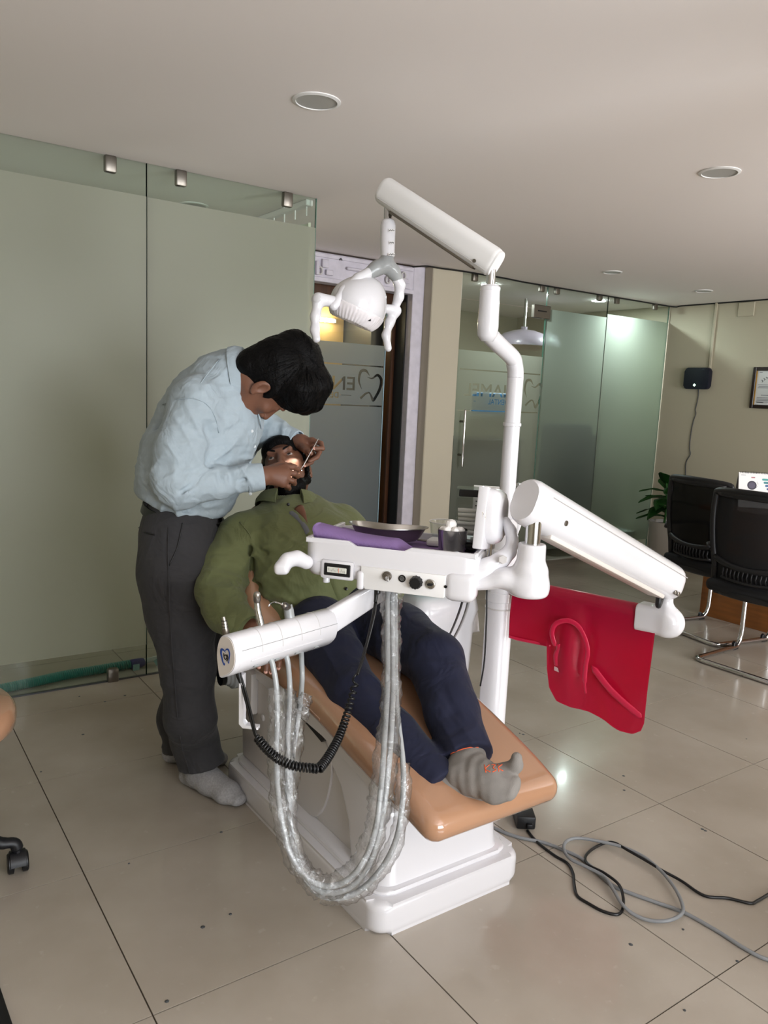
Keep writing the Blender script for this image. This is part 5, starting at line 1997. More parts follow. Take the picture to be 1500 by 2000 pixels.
HL = float(np.linalg.norm(H1 - H0))
bm = bmesh.new()
rings(bm, [hsec(-.006, .93), hsec(0, .99), hsec(.004, 1.0), hsec(HL - .004, 1.0), hsec(HL, .97)], True)
hbody = obj('rest_body', bm, 'white', ho, 40)
for k in range(1, 5):
    c = HL * k / 5
    obj('rest_rib', T([H0 + ht * c + hs * p[0] * 1.004 + hu * p[1] * 1.004 for p in sec[4:19]], .0009, 5), 'white_grey', hbody)
pt_ = (.0375, .000)
obj('rest_seam', T([H0 + ht * .002 + hs * .0345 + hu * .012, H1 + hs * .0345 + hu * .012], .0007, 5), 'grey_plastic', hbody)
obj('rest_groove', T([H0 + ht * .03 + hs * .0345 - hu * .018, H1 - ht * .05 + hs * .0345 - hu * .018], .0016, 6), 'white', hbody)
for k in range(4):
    c = H0 + ht * (.055 + k * .068) + hs * .0225 - hu * .040
    obj('sensor_notch', box(bmesh.new(), c, (.013, .004, .009), (ht, hs * .6 + -hu * .8, hs * .8 + hu * .6), .001, 1), 'grey_plastic', hbody)
# end cap with the emblem
ec = bmesh.new()
rings(ec, [hsec(-.004, .99), hsec(-.012, .985), hsec(-.016, .95)], True)
cap = obj('end_cap', ec, 'white', ho, 40)
ec = bmesh.new()
rings(ec, [hsec(-.015, .90), hsec(-.0172, .89)], True)
plate = obj('end_plate', ec, 'cream_plastic', cap, 40)
mat('emblem_blue', (36, 74, 150), .4)


def emb(stroke_, ws, m):
    lp = stroke2d(stroke_, ws, 5)
    # x = towards the back of the bar seen from the end, y = up
    pts = [H0 - ht * .0176 + hs * (p[0]) + hu * (p[1] - .006) for p in lp]
    b_ = bmesh.new()
    n_ = len(pts) // 2
    l_, r_2 = pts[:n_], pts[n_:][::-1]
    va = [b_.verts.new(q) for q in l_]
    vb_ = [b_.verts.new(q) for q in r_2]
    va2 = [b_.verts.new(q - ht * .0006) for q in l_]
    vb2 = [b_.verts.new(q - ht * .0006) for q in r_2]
    for i in range(n_ - 1):
        b_.faces.new((va2[i], va2[i + 1], vb2[i + 1], vb2[i]))
        b_.faces.new((va[i], va[i + 1], va2[i + 1], va2[i]))
        b_.faces.new((vb_[i], vb2[i], vb2[i + 1], vb_[i + 1]))
    return obj('emblem', b_, m, plate, 0)


k_ = .0195
sx_ = 1
E_ = lambda l: [(sx_ * a * k_, b * k_) for a, b in l]
emb(E_([(.05, .55), (-.35, .78), (-.72, .72), (-.78, .25), (-.60, -.25), (-.40, -.75), (-.15, -1.0), (-.08, -.72)]), [.002 * .3, .004, .0062, .0058, .0048, .0040, .0030, .0006], 'emblem_blue')
emb(E_([(-.05, .72), (.18, .98), (.52, 1.02), (.74, .62), (.72, .1), (.66, -.35), (.62, -.62), (.42, -.40)]), [.0008, .003, .0046, .0040, .0030, .0022, .0014, .0006], 'emblem_blue')
emb(E_([(-.30, .42), (-.22, -.05), (.0, -.28), (.24, -.10), (.22, .20), (.0, .26), (-.14, .10)]), [.0022, .0026, .0026, .0026, .0026, .0024, .0018], 'black')
emb(E_([(.30, .42), (.46, .10), (.42, -.22), (.22, -.44)]), [.0018, .0026, .0026, .0016], 'black')
# arm from the holder up to the underside of the table
a0, a1 = H1 - ht * .01 + hu * .005, D(752, 1146, 2.12)
bm = bmesh.new()
tt = un(a1 - a0)
s2_ = un(np.cross(tt, E3))
u2_ = np.cross(s2_, tt)
rings(bm, [[a0 + (a1 - a0) * k + s2_ * p[0] + u2_ * p[1] for p in rrect(.030, h_, .008, 4)] for k, h_ in ((0, .068), (.06, .068), (.94, .058), (1, .058))], True)
obj('support_arm', bm, 'white', ho, 40)
obj('arm_socket', L(D(760, 1148, 2.12) - E3 * .01, (0, 0, 1), [(.03, 0), (.03, .06)], 20), 'white', ho)
# hook bracket below the end of the bar
obj('hook_bracket', PR([(0, 0), (.012, 0), (.012, -.118), (.018, -.126), (.050, -.126), (.050, -.134), (.012, -.134), (.002, -.124)], D(471, 1312, 1.86), (un(hs * .3 + E1), E3, un(np.cross(un(hs * .3 + E1), E3))), .02, .002, 1), 'white', ho)

# ---------------------------------------------------------------- operating lamp
class LBody(Body):
    def cone(s, a, ra, b, rb, *q):
        return Body.cone(s, a, ra * LS, b, rb * LS, *q)

    def ell(s, c, r, *q):
        return Body.ell(s, c, [v * LS for v in r], *q)


LS = .890
LD = 3.0 * LS
la = thing('operating_lamp', 'white dental lamp hanging from a sloping arm, with a grey fork and two handles', 'lamp', D(705, 600, LD))
A1, A0 = D(966, 514, 2.49), D(755, 375, 2.652)
arm, at, as_, au = arm_loft(A0 - un(A1 - A0) * .02, A1 + un(A1 - A0) * .005, .066, .092, .068, .094, 'white_matt', 'lamp_arm', la)
ep = [A1 + at * .006 + as_ * p[0] + au * p[1] for p in stadium(.060, .088)]
bm = bmesh.new()
rings(bm, [[q - at * .012 for q in ep], ep, [A1 + at * .009 + (q - A1 - at * .006) * .97 for q in ep]], True)
obj('arm_end_plate', bm, 'white_matt', arm, 40)
sd = 1 if np.dot(as_, CAM - A1) > 0 else -1
obj('arm_screw', L(D(950, 512, 2.62) * 0 + A1 - at * .05 + as_ * sd * .034 - au * .026, as_ * sd, [(.006, -.002), (.006, .0015), (.004, .001)], 12), 'brushed', arm)
obj('arm_rib', T([A0 + at * .0 + as_ * sd * .033 - au * .030, A1 + as_ * sd * .034 - au * .032], .0011, 5), 'white_grey', arm)
obj('arm_insert', box(bmesh.new(), (A0 + A1) / 2 - au * .047, (np.linalg.norm(A1 - A0) * .78, .030, .010), (at, as_, au), .003, 2), 'brushed', arm)
obj('post_pin', T([U1 + E3 * (zt0 + .002), A((U1[0], U1[1], A1[2] - .02))], .0145, 20), 'chrome', la)
ls = D(758, 400, LD)
obj('hanger_pin', T([ls + E3 * .03, D(758, 432, LD)], .015, 20), 'chrome', la)
obj('hanger_sleeve', T([D(758, 430, LD), D(758, 434, LD), D(758, 442, LD), D(757, 470, LD), D(757, 496, LD), D(757, 503, LD)], [.019, .024, .0262, .0258, .024, .0232], 26), 'white', la, 60)
for y, w_ in ((450, .020), (474, .016), (497, .022)):
    c = D(765, y, LD - .0302)
    lb = obj('label', box(bmesh.new(), c, (w_, .001, .009), (RIGHT, FWD, UPC)), 'white_matt', la, 0)
    for k in range(5):
        obj('print', box(bmesh.new(), c - FWD * .001 + RIGHT * (k - 2) * w_ * .18 + UPC * (.001 if k % 2 else -.001), (w_ * .12, .0004, .0034), (RIGHT, FWD, UPC)), 'black', lb, 0)
# fork (grey middle, white arms), joints, handles
fk = un(A((1.0, .12, .0)))                       # axis of the fork
C0 = D(699, 598, LD)
JL, JR = D(636, 590, 2.581), D(768, 606, 2.751)
yk = LBody()
yk.cone(D(757, 500, LD), .024, D(753, 518, LD), .026, .02)
yk.chain(Pd([(750, 518, LD), (736, 524, LD - .015), (722, 533, 2.647)]), [.024, .025, .0235], .02)
yk.chain(Pd([(757, 518, LD), (768, 530, LD + .02), (775, 543, 2.705)]), [.022, .023, .022], .02)
label(yk.obj('fork_middle', 'grey_plastic', .0034, la), 'grey middle of the lamp fork')
ya = LBody()
ya.chain(Pd([(724, 531, 2.647), (700, 545, 2.626), (672, 568, 2.604), (652, 598, 2.585)]), [.0215, .021, .0195, .017], .01)
ya.obj('fork_arm', 'white', .0034, la)
yb = LBody()
yb.chain(Pd([(772, 540, 2.701), (781, 556, 2.715), (779, 580, 2.732), (771, 602, 2.746)]), [.021, .020, .0185, .0165], .01)
yb.obj('fork_arm', 'white', .0034, la)
jl = LBody()
jl.cone(D(622, 584, 2.568), .0235, D(668, 592, 2.608), .020, .01)
jl.chain(Pd([(622, 588, 2.568), (616, 618, 2.563), (615, 645, 2.559), (618, 662, 2.554)]), [.021, .0165, .0145, .0145], .015)
jl.obj('handle', 'white', .0032, la)
obj('joint_button', L(D(619, 583, 2.547), un(D(619, 583, 2.547) - D(660, 590, 2.608)) * .6 - FWD * .8, [(.0135, -.006), (.0135, .002), (.011, .0035), (.002, .004)], 18), 'white', la)
jr = LBody()
jr.cone(D(754, 603, 2.723), .018, D(772, 606, 2.751), .021, .01)
jr.chain(Pd([(772, 608, 2.751), (761, 630, 2.746), (754, 655, 2.741), (758, 680, 2.741)]), [.020, .0165, .0145, .0145], .015)
jr.obj('handle', 'white', .0032, la)
MO = D(572, 908, 2.765)
ld = un(MO - C0)
lx = un(fk - ld * np.dot(fk, ld))
ly = np.cross(ld, lx)
hb_ = LBody()
hb_.ell(C0 - ld * .002, (.116, .104, .104), (lx, ly, ld), .01)
hb_.ell(C0 + UPC * .045 + RIGHT * .025, (.072, .060, .060), (RIGHT, FWD, UPC), .03)
hb_.cut(C0 + ld * .046, ld, .010)
head_o = hb_.obj('lamp_head', 'white', .0034, la)
tl_ = bvh(head_o)
fm = LBody()
fm.ell(C0 - ld * .002, (.1185, .1065, .1065), (lx, ly, ld), .01)
fm.cut(C0 + ld * .060, ld, .004)
fm.ell(C0 + ld * .075, (.092, .082, .035), (lx, ly, ld), .004, 's')
fm.cut(C0 + ld * .006 - UPC * .0, -ld + UPC * .0, .002)
fm.disp(lambda p: .0016 * noise3(p, 90, 4, 150) + .0015 * np.sin(np.arctan2((p - C0) @ lx, (p - C0) @ ly) * 46) * np.clip(((p - C0) @ ld - .010) / .03, 0, 1), C0, .2)
label(fm.obj('protective_film', mat('cling_film', (226, 220, 222), .18, coat=.4), .0034, la), 'crinkled protective film round the front of the lamp')
obj('lens', L(C0 + ld * .0465, ld, [(.076, 0), (.076, .002), (.062, .004), (.001, .005)], 30, xax=lx), mat('lens', (240, 240, 240), .1, emit=((255, 248, 232), 3)), la)
p, nn = hit(tl_, 722, 625)
obj('indicator', box(bmesh.new(), p - un(ray(722, 625)) * .003, (.0085, .004, .0075), (RIGHT, FWD, UPC)), 'black', la, 0)
for x, y in ((722, 604), (718, 596)):
    pass
sl = bpy.data.lights.new('lamp_beam', 'SPOT')
sl.energy, sl.spot_size, sl.spot_blend, sl.color, sl.shadow_soft_size = 120, math.radians(6.6), .35, (1.0, .93, .80), .012
so = bpy.data.objects.new('lamp_beam', sl)
COL.objects.link(so)
so.location = V(C0 + ld * .075) - V(la.location)
so.parent = la
so.rotation_euler = V(MO - C0).to_track_quat('-Z', 'Y').to_euler()

# ---------------------------------------------------------------- hoses with clear sleeves, handpieces, coiled cord
mat('hose_grey', (160, 163, 164), 0.35, coat=0.3)
mat('cord_black', (14, 14, 15), 0.35)
mat('cable_grey', (128, 130, 132), 0.4)


def sleeve_mat():
    m = bpy.data.materials.new('clear_sleeve')
    m.use_nodes = True
    nt = m.node_tree
    nt.nodes.clear()
    out = nt.nodes.new('ShaderNodeOutputMaterial')
    tr = nt.nodes.new('ShaderNodeBsdfTransparent')
    tr.inputs['Color'].default_value = (.97, .97, .97, 1)
    df = nt.nodes.new('ShaderNodeBsdfTranslucent')
    df.inputs['Color'].default_value = (.8, .8, .8, 1)
    gl = nt.nodes.new('ShaderNodeBsdfGlossy')
    gl.inputs['Roughness'].default_value = 0.14
    lw = nt.nodes.new('ShaderNodeLayerWeight')
    lw.inputs['Blend'].default_value = 0.35
    tc = nt.nodes.new('ShaderNodeTexCoord')
    no = nt.nodes.new('ShaderNodeTexNoise')
    no.inputs['Scale'].default_value = 75
    no.inputs['Detail'].default_value = 4
    no.inputs['Distortion'].default_value = 1.2
    bp = nt.nodes.new('ShaderNodeBump')
    bp.inputs['Strength'].default_value = 1.0
    bp.inputs['Distance'].default_value = 0.006
    nt.links.new(tc.outputs['Object'], no.inputs['Vector'])
    nt.links.new(no.outputs[0], bp.inputs['Height'])
    nt.links.new(bp.outputs[0], gl.inputs['Normal'])
    nt.links.new(bp.outputs[0], lw.inputs['Normal'])
    a = mix(nt, 0.04, tr, df)
    ml = nt.nodes.new('ShaderNodeMath')
    ml.operation = 'MULTIPLY_ADD'
    ml.inputs[1].default_value, ml.inputs[2].default_value = .50, .10
    nt.links.new(lw.outputs['Facing'], ml.inputs[0])
    b = mix(nt, ml.outputs[0], a, gl)
    nt.links.new(b.outputs[0], out.inputs[0])
    MATS['clear_sleeve'] = m


sleeve_mat()


def sleeve(name, path, r, parent, seed, wob=.28, flare=True):
    P = spl(path, 10)
    k = len(P)
    rr_ = np.interp(np.linspace(0, len(path) - 1, k), range(len(path)), r if not np.isscalar(r) else [r] * len(path))
    x, y, _ = frame(P[1] - P[0])
    rs = []
    q = random.Random(seed)
    ph_ = [q.uniform(0, 6) for _ in range(6)]
    for i in range(k):
        t = un(P[min(i + 1, k - 1)] - P[max(i - 1, 0)])
        x = un(x - t * np.dot(x, t))
        y = np.cross(t, x)
        ring = []
        for j in range(18):
            a = 2 * math.pi * j / 18
            w_ = 1 + wob * (.5 * math.sin(3 * a + i * .9 + ph_[0]) + .35 * math.sin(5 * a - i * 1.7 + ph_[1]) + .35 * math.sin(2 * a + i * .45 + ph_[2]) + .25 * q.uniform(-1, 1))
            ring.append(P[i] + (x * math.cos(a) + y * math.sin(a)) * rr_[i] * w_)
        rs.append(ring)
    bm = bmesh.new()
    rings(bm, rs, False)
    o = obj(name, bm, 'clear_sleeve', parent, None)
    return o


def hose(lab, px, r, slv=None, top=None):
    P = Pd(px)
    t = thing('hose', lab, 'hose', P[0], 'grey instrument hoses looping under the tray')
    obj('tube', T(spl(P, 10), r, 12), 'hose_grey', t, None)
    if slv:
        for i, (a, b, rad) in enumerate(slv):
            sleeve('clear_sleeve', P[a:b], rad, t, hash(lab) % 97 + i * 5)
    return t


h1 = hose('grey hose ending at the leftmost slot of the rest bar, in a clear sleeve', [(757, 1150, 2.07), (757, 1240, 2.03), (757, 1330, 1.96), (752, 1430, 1.873), (744, 1540, 1.805), (732, 1625, 1.785), (705, 1690, 1.782), (660, 1728, 1.781), (610, 1722, 1.782), (570, 1675, 1.785), (548, 1590, 1.794), (540, 1500, 1.83), (541, 1410, 1.866), (540, 1345, 1.87), (533, 1300, 1.87), (527, 1284, 1.87)], .0068, [(8, 14, .019)])
h2 = hose('grey hose ending at the middle slot of the rest bar, in a clear sleeve', [(766, 1150, 2.084), (767, 1240, 2.044), (768, 1330, 1.974), (765, 1420, 1.894), (757, 1520, 1.824), (742, 1620, 1.799), (720, 1690, 1.796), (680, 1735, 1.795), (630, 1742, 1.794), (590, 1705, 1.797), (568, 1620, 1.803), (561, 1520, 1.836), (563, 1420, 1.876), (566, 1350, 1.926), (563, 1300, 1.92), (559, 1280, 1.92)], .0068, [(9, 14, .018)])
h3 = hose('grey hose ending at the right slot of the rest bar, in a clear sleeve', [(772, 1152, 2.097), (773, 1240, 2.058), (773, 1320, 1.996), (777, 1400, 1.926), (787, 1490, 1.859), (786, 1570, 1.826), (770, 1650, 1.812), (730, 1715, 1.809), (680, 1750, 1.808), (625, 1748, 1.808), (588, 1705, 1.811), (570, 1640, 1.815), (566, 1560, 1.834), (572, 1470, 1.87), (584, 1390, 1.914), (590, 1330, 1.993), (589, 1290, 1.993), (588, 1268, 1.966)], .0068, [(4, 10, .018), (12, 15, .021)])
bs_ = thing('hose_wrap', 'crinkled clear plastic wrap round the bundle of hoses below the tray', 'plastic wrap', D(765, 1150, 2.07))
sleeve('clear_wrap', Pd([(764, 1148, 2.08), (764, 1200, 2.055), (764, 1260, 2.025), (764, 1330, 1.975), (762, 1400, 1.91), (754, 1480, 1.85), (744, 1560, 1.815)]), [.030, .026, .0245, .0245, .026, .030, .028], bs_, 3, .2)
sleeve('clear_wrap', Pd([(744, 1560, 1.815), (730, 1630, 1.80), (702, 1690, 1.795), (655, 1730, 1.795), (612, 1722, 1.795), (580, 1680, 1.80)]), [.028, .025, .026, .027, .026, .022], bs_, 9, .25)
# white flake of torn plastic at the top of the third sleeve
sleeve('torn_end', Pd([(586, 1400, 1.90), (592, 1375, 1.92), (601, 1356, 1.925)]), [.016, .017, .012], h3, 21, .5)


def upwards(lab, base, parts, cat='handpiece'):
    t = thing('handpiece', lab, cat, base, 'handpieces in the rest bar')
    for nm, prof_path, r, m in parts:
        obj(nm, T(prof_path, r, 16, round_end=nm == 'head'), m, t, 50)
    return t


hm = upwards('short steel motor coupling standing at the left end of the rest bar', D(441, 1235, 1.83),
             [('shank', Pd([(442, 1240, 1.83), (440, 1228, 1.83)]), .0085, 'brushed'), ('coupling', Pd([(440, 1229, 1.83), (438, 1214, 1.83)]), .0068, 'steel'), ('nose', Pd([(438, 1214, 1.83), (436, 1205, 1.83)]), [.0056, .0045], 'steel')])
for y in (1225, 1219, 1213):
    obj('o_ring', T([D(440 - (1229 - y) * .12, y, 1.83), D(440 - (1229 - y) * .12, y - 1.2, 1.83)], .0072, 14), 'black', hm)
ht_ = upwards('bent steel turbine handpiece with a round head, second in the rest bar', D(509, 1225, 1.88),
              [('body', spl(Pd([(511, 1228, 1.88), (507, 1210, 1.88), (503, 1190, 1.88), (502, 1170, 1.88)]), 6), [.0088] * 8 + [.0080] * 6 + [.0072] * 5, 'chrome'), ('head', Pd([(502, 1172, 1.875), (502, 1162, 1.865)]), .0088, 'steel')])
hs_ = upwards('three-way syringe with a thin bent nozzle, third in the rest bar', D(565, 1205, 1.95),
              [('body', Pd([(566, 1208, 1.95), (564, 1192, 1.95), (562, 1182, 1.95)]), [.013, .0125, .011], 'grey_plastic'), ('head', Pd([(562, 1186, 1.945), (556, 1183, 1.93)]), .0095, 'brushed')])
obj('nozzle', T(spl(Pd([(556, 1183, 1.93), (548, 1179, 1.92), (536, 1176, 1.91), (527, 1180, 1.88), (525, 1184, 1.88)]), 5), [.003] * 5 + [.0018] * 16, 8), 'chrome', hs_)
obj('trigger', L(D(557, 1183, 1.93), un(CAM - D(557, 1183, 1.93)), [(.0072, 0), (.0072, .006), (.004, .008)], 14), 'black', hs_)

# coiled black cord
cc = thing('coiled_cord', 'black coiled cord hanging between the tray and the rest bar', 'cord', D(736, 1145, 2.03))
obj('plug', T(Pd([(737, 1142, 2.03), (737, 1158, 2.03), (735, 1160, 2.03), (733, 1176, 2.03)]), [.0085, .0085, .006, .0045], 14), 'cord_black', cc)
obj('lead', T(spl(Pd([(733, 1176, 2.03), (728, 1205, 2.02), (715, 1260, 2.0), (703, 1300, 1.965), (697, 1318, 1.95)]), 6), .0034, 8), 'cord_black', cc, None)
obj('lead', T(spl(Pd([(735, 1176, 2.025), (731, 1205, 2.015), (717, 1260, 1.995), (705, 1300, 1.962), (699, 1318, 1.948)]), 6), .0030, 8), 'cord_black', cc, None)


def coil(name, px, turns_per_m0, turns_per_m1, R0, R1, r, parent):
    P = spl(Pd(px), 12)
    s_ = np.concatenate([[0], np.cumsum([np.linalg.norm(P[i + 1] - P[i]) for i in range(len(P) - 1)])])
    Lt = s_[-1]
    n = int(Lt * (turns_per_m0 + turns_per_m1) / 2 * 12)
    out = []
    x = None
    ph_ = 0
    for i in range(n):
        u = i / (n - 1)
        # progress such that the turns are denser towards the end
        sl_ = Lt * (u ** (1.0 if turns_per_m0 == turns_per_m1 else .62))
        p = A([np.interp(sl_, s_, [q[k] for q in P]) for k in range(3)])
        p2 = A([np.interp(min(sl_ + .004, Lt), s_, [q[k] for q in P]) for k in range(3)])
        p1 = A([np.interp(max(sl_ - .004, 0), s_, [q[k] for q in P]) for k in range(3)])
        t = un(p2 - p1)
        if x is None:
            x, y, _ = frame(t)
        x = un(x - t * np.dot(x, t))
        y = np.cross(t, x)
        a = 2 * math.pi * i / 12
        R_ = R0 + (R1 - R0) * u
        out.append(p + (x * math.cos(a) + y * math.sin(a)) * R_)
    return obj(name, T(out, r, 6), 'cord_black', parent, None)


coil('coil', [(697, 1318, 1.95), (690, 1350, 1.93), (678, 1395, 1.90), (662, 1440, 1.86), (640, 1480, 1.81), (623, 1502, 1.78)], 75, 150, .0072, .0098, .0030, cc)
coil('coil', [(503, 1441, 1.80), (520, 1462, 1.785), (545, 1483, 1.77), (575, 1496, 1.765), (605, 1500, 1.77), (622, 1502, 1.78)], 130, 130, .0088, .0088, .0030, cc)
obj('lead', T(spl(Pd([(466, 1316, 1.84), (474, 1345, 1.845), (487, 1395, 1.82), (497, 1432, 1.80), (503, 1441, 1.80)]), 6), .0032, 8), 'cord_black', cc, None)
obj('lead', T(spl(Pd([(469, 1316, 1.837), (478, 1345, 1.842), (491, 1395, 1.817), (500, 1434, 1.797), (506, 1444, 1.80)]), 6), .0030, 8), 'cord_black', cc, None)
obj('plug', T(Pd([(465, 1312, 1.84), (467, 1322, 1.84), (470, 1334, 1.84)]), [.0075, .0062, .0040], 12), 'cord_black', cc)

# two thin leads running from the table down behind the leg
wl = thing('thin_leads', 'black lead and grey lead running down beside the white column', 'cable', D(908, 1158, 2.1))
obj('black_lead', T(spl(Pd([(909, 1155, 2.12), (895, 1200, 2.3), (878, 1240, 2.5), (862, 1270, 2.62)]), 6), .0035, 8), 'cord_black', wl, None)
obj('grey_lead', T(spl(Pd([(921, 1150, 2.12), (908, 1200, 2.3), (890, 1240, 2.5), (868, 1275, 2.62)]), 6), .0045, 8), 'hose_grey', wl, None)
cl_ = thing('column_lead', 'thin black lead hanging close along the white column down to the floor', 'cable', (CL[0] + .06, CL[1], 0))
obj('lead', T(spl(Pd([(951, 1150, 2.72), (950, 1210, 2.72), (946, 1290, 2.73), (938, 1340, 2.74)]) , 6), .003, 6), 'cord_black', cl_, None)
obj('lead', T(spl([D(977, 1370, 2.9), D(978, 1405, 2.92), Zp(979, 1432, .006), Zp(990, 1470, .006), Zp(1000, 1540, .006)], 6), .003, 6), 'cord_black', cl_, None)

# ---------------------------------------------------------------- things on the tray
ZS = ZT - .024


def tz(x, y, z):
    return Zp(x, y, z)


# purple sheet, its front edge rolled up
mat_p = mat('purple_sheet', (178, 146, 204), 0.75, bump=(130, 0.35, 0.001, 'wave'), var=(40, .04))
ps = thing('paper_sheet', 'purple ribbed paper sheet covering the tray, rolled up at the front', 'paper', tw(.2, .15, ZS))
bm = bmesh.new()
Nu, Nv = 40, 34
grid = []
for i in range(Nu):
    u = i / (Nu - 1)
    row = []
    a_l = .016 + u * (TW - .034)
    # front edge position: rolled part high on the left, falling off to the right
    roll = .027 * (1 - max(0, (u - .52) / .2)) if u < .72 else 0.0
    roll = max(roll, .0)
    b0 = .030 + .055 * max(0, (u - .50)) * 1.2
    for j in range(Nv):
        v = j / (Nv - 1)
        if v < .40 and roll > .001:
            th = (1 - v / .40) * math.pi * 1.45
            b = b0 + roll * 1.2 - roll * math.sin(th) * 1.25
            z = ZS + .004 + roll * (1 - math.cos(th)) * .80
        else:
            vv = v if roll <= .001 else (v - .40) / .60
            b = b0 + roll * 1.2 + max(vv, 0) * (TD - .02 - b0 - roll * 1.2)
            z = ZS + .004 + .0015 * math.sin(u * 23 + v * 9)
        z += .020 * max(0, .30 - u) ** 1.5 * 4 * (1 if v > .3 else 1.2) + .0035 * math.sin(u * 7 + 1)
        row.append(bm.verts.new(tw(a_l + .004 * math.sin(j * .7), b, z)))
    grid.append(row)
for i in range(Nu - 1):
    for j in range(Nv - 1):
        bm.faces.new((grid[i][j], grid[i + 1][j], grid[i + 1][j + 1], grid[i][j + 1]))
g_ = bmesh.ops.solidify(bm, geom=list(bm.faces), thickness=.0012)
obj('sheet', bm, mat_p, ps, None)
# kidney-shaped steel dish
kd = thing('kidney_dish', 'shiny kidney-shaped steel dish resting on the purple sheet', 'dish', D(758, 1015, 2.18))
kc = D(757, 1016, 2.20)
kz = ZS + .010
kx, ky = un(E1 * .97 - E2 * .22), un(E2 * .97 + E1 * .22)


def kidney(f, k=40):
    out = []
    for i in range(k):
        a = 2 * math.pi * i / k
        r = .054
        x = .112 * math.cos(a)
        y = r * math.sin(a) + .020 * math.cos(a * 1.0) ** 2 * 1.4 - .014
        if math.sin(a) > 0:
            y -= .018 * math.exp(-(math.cos(a) / .45) ** 2)
        out.append((x * f, y * f))
    return out


rs = []
for f, z in ((.02, .0), (.62, .0), (.74, .003), (.84, .014), (.97, .038), (1.03, .0395), (1.035, .041), (1.03, .0425), (.96, .041), (.82, .016), (.72, .0055), (.60, .0025), (.02, .0025)):
    rs.append([A((kc[0], kc[1], kz + z)) + kx * p[0] + ky * p[1] for p in kidney(f)])
bm = bmesh.new()
rings(bm, rs, True)
obj('dish', bm, 'steel', kd, 50)
# steel cup with cotton wool
cp = D(884, 1046, 2.04)
cup = thing('steel_cup', 'polished steel cup filled with cotton balls on the right of the tray', 'cup', (cp[0], cp[1], ZS + .006))
cz = ZS + .007
obj('cup_wall', L((cp[0], cp[1], cz), (0, 0, 1), [(.030, .0), (.034, .004), (.0395, .068), (.0405, .070), (.0385, .070), (.033, .006), (.001, .004)], 40), 'chrome', cup)
cr = random.Random(4)
for k, (x, y, z, r) in enumerate(((-.016, -.012, .066, .0135), (.0, .012, .067, .014), (.018, -.004, .066, .0135), (-.006, -.004, .083, .0145), (.004, -.020, .067, .0125), (-.024, .008, .066, .0115))):
    q = A((cp[0], cp[1], cz + z)) + E1 * x + E2 * y
    b = Body()
    b.ell(q, (r, r, r * .9))
    b.disp((lambda s: lambda p: .0020 * noise3(p, s, 4, 330))(k), q, .03)
    o = b.obj('cotton_ball', mat('cotton', (240, 236, 232), .95, sss=0) if k == 0 else 'cotton', .0014)
    tag(o, ('cotton ball lying in the steel cup, %s' % ('at the left front', 'in the middle', 'at the right', 'on top of the others', 'at the front right', 'at the left rim')[k]), 'cotton ball', 'cotton balls in the steel cup')
# dispenser with cotton rolls
dx_, dy_ = un(E1 * .995 - E2 * .10), un(E2 * .995 + E1 * .10)
dc = D(913, 1000, 2.10)
dz0 = ZS + .006
dsp = thing('cotton_roll_dispenser', 'clear and black cotton roll dispenser standing behind the steel cup', 'dispenser', (dc[0], dc[1], dz0))
DAX = (dx_, dy_, E3)
dcx = A((dc[0], dc[1], 0))
zt_ = Yp(0, 0, 1) is None or D(905, 952, 2.08)[2]
hgt = zt_ - dz0


def dbx(name, a, b, z, s, m, bev=.002, parent=None):
    return obj(name, box(bmesh.new(), dcx + dx_ * a + dy_ * b + E3 * (dz0 + z), s, DAX, bev, 1), m, parent or dsp)


w_d, d_d = .060, .062
lo_ = .044
for a in (-1, 1):
    dbx('side_plate', a * (w_d / 2), 0, lo_ + (hgt - lo_) / 2, (.003, d_d, hgt - lo_), 'clear_plastic' if 'clear_plastic' in MATS else (glass_mat('clear_plastic', (247, 249, 249), .05, .4) and 'clear_plastic'), .0005)
dbx('top_plate', 0, 0, hgt - .002, (w_d, d_d, .003), 'clear_plastic', .0005)
dbx('front_plate', 0, -d_d / 2, lo_ + (hgt - lo_) * .45, (w_d, .002, (hgt - lo_) * .72), 'clear_plastic', .0005)
dbx('black_header', .001, -d_d / 2 + .004, hgt - .013, (w_d - .008, .006, .019), 'black')
dbx('back_plate', 0, d_d / 2 - .002, lo_ + (hgt - lo_) / 2, (w_d - .004, .003, hgt - lo_), 'clear_plastic')
dbx('base_block', 0, .006, lo_ / 2, (w_d + .002, d_d - .004, lo_ - .012), 'grey_plastic', .003)
dbx('chute', 0, -d_d / 2 - .004, lo_ - .016, (w_d - .010, .018, .014), 'black', .003)
dbx('chute_lip', 0, -d_d / 2 - .014, lo_ - .024, (w_d - .006, .004, .014), 'black', .001)
nroll = 6
for k in range(nroll):
    c = dcx + dy_ * (-.012 + .004 * (k % 2)) + E3 * (dz0 + lo_ + .010 + k * .0118)
    o = obj('cotton_roll', T([c - dx_ * (.024 + .001 * (k % 3)), c - dx_ * .01 + E3 * .0006, c + dx_ * .010, c + dx_ * .023], .0056, 14), 'cotton', None, None)
    tag(o, 'white cotton roll in the clear dispenser, %s from the bottom' % ('first', 'second', 'third', 'fourth', 'fifth', 'sixth')[k], 'cotton roll', 'cotton rolls stacked in the dispenser')
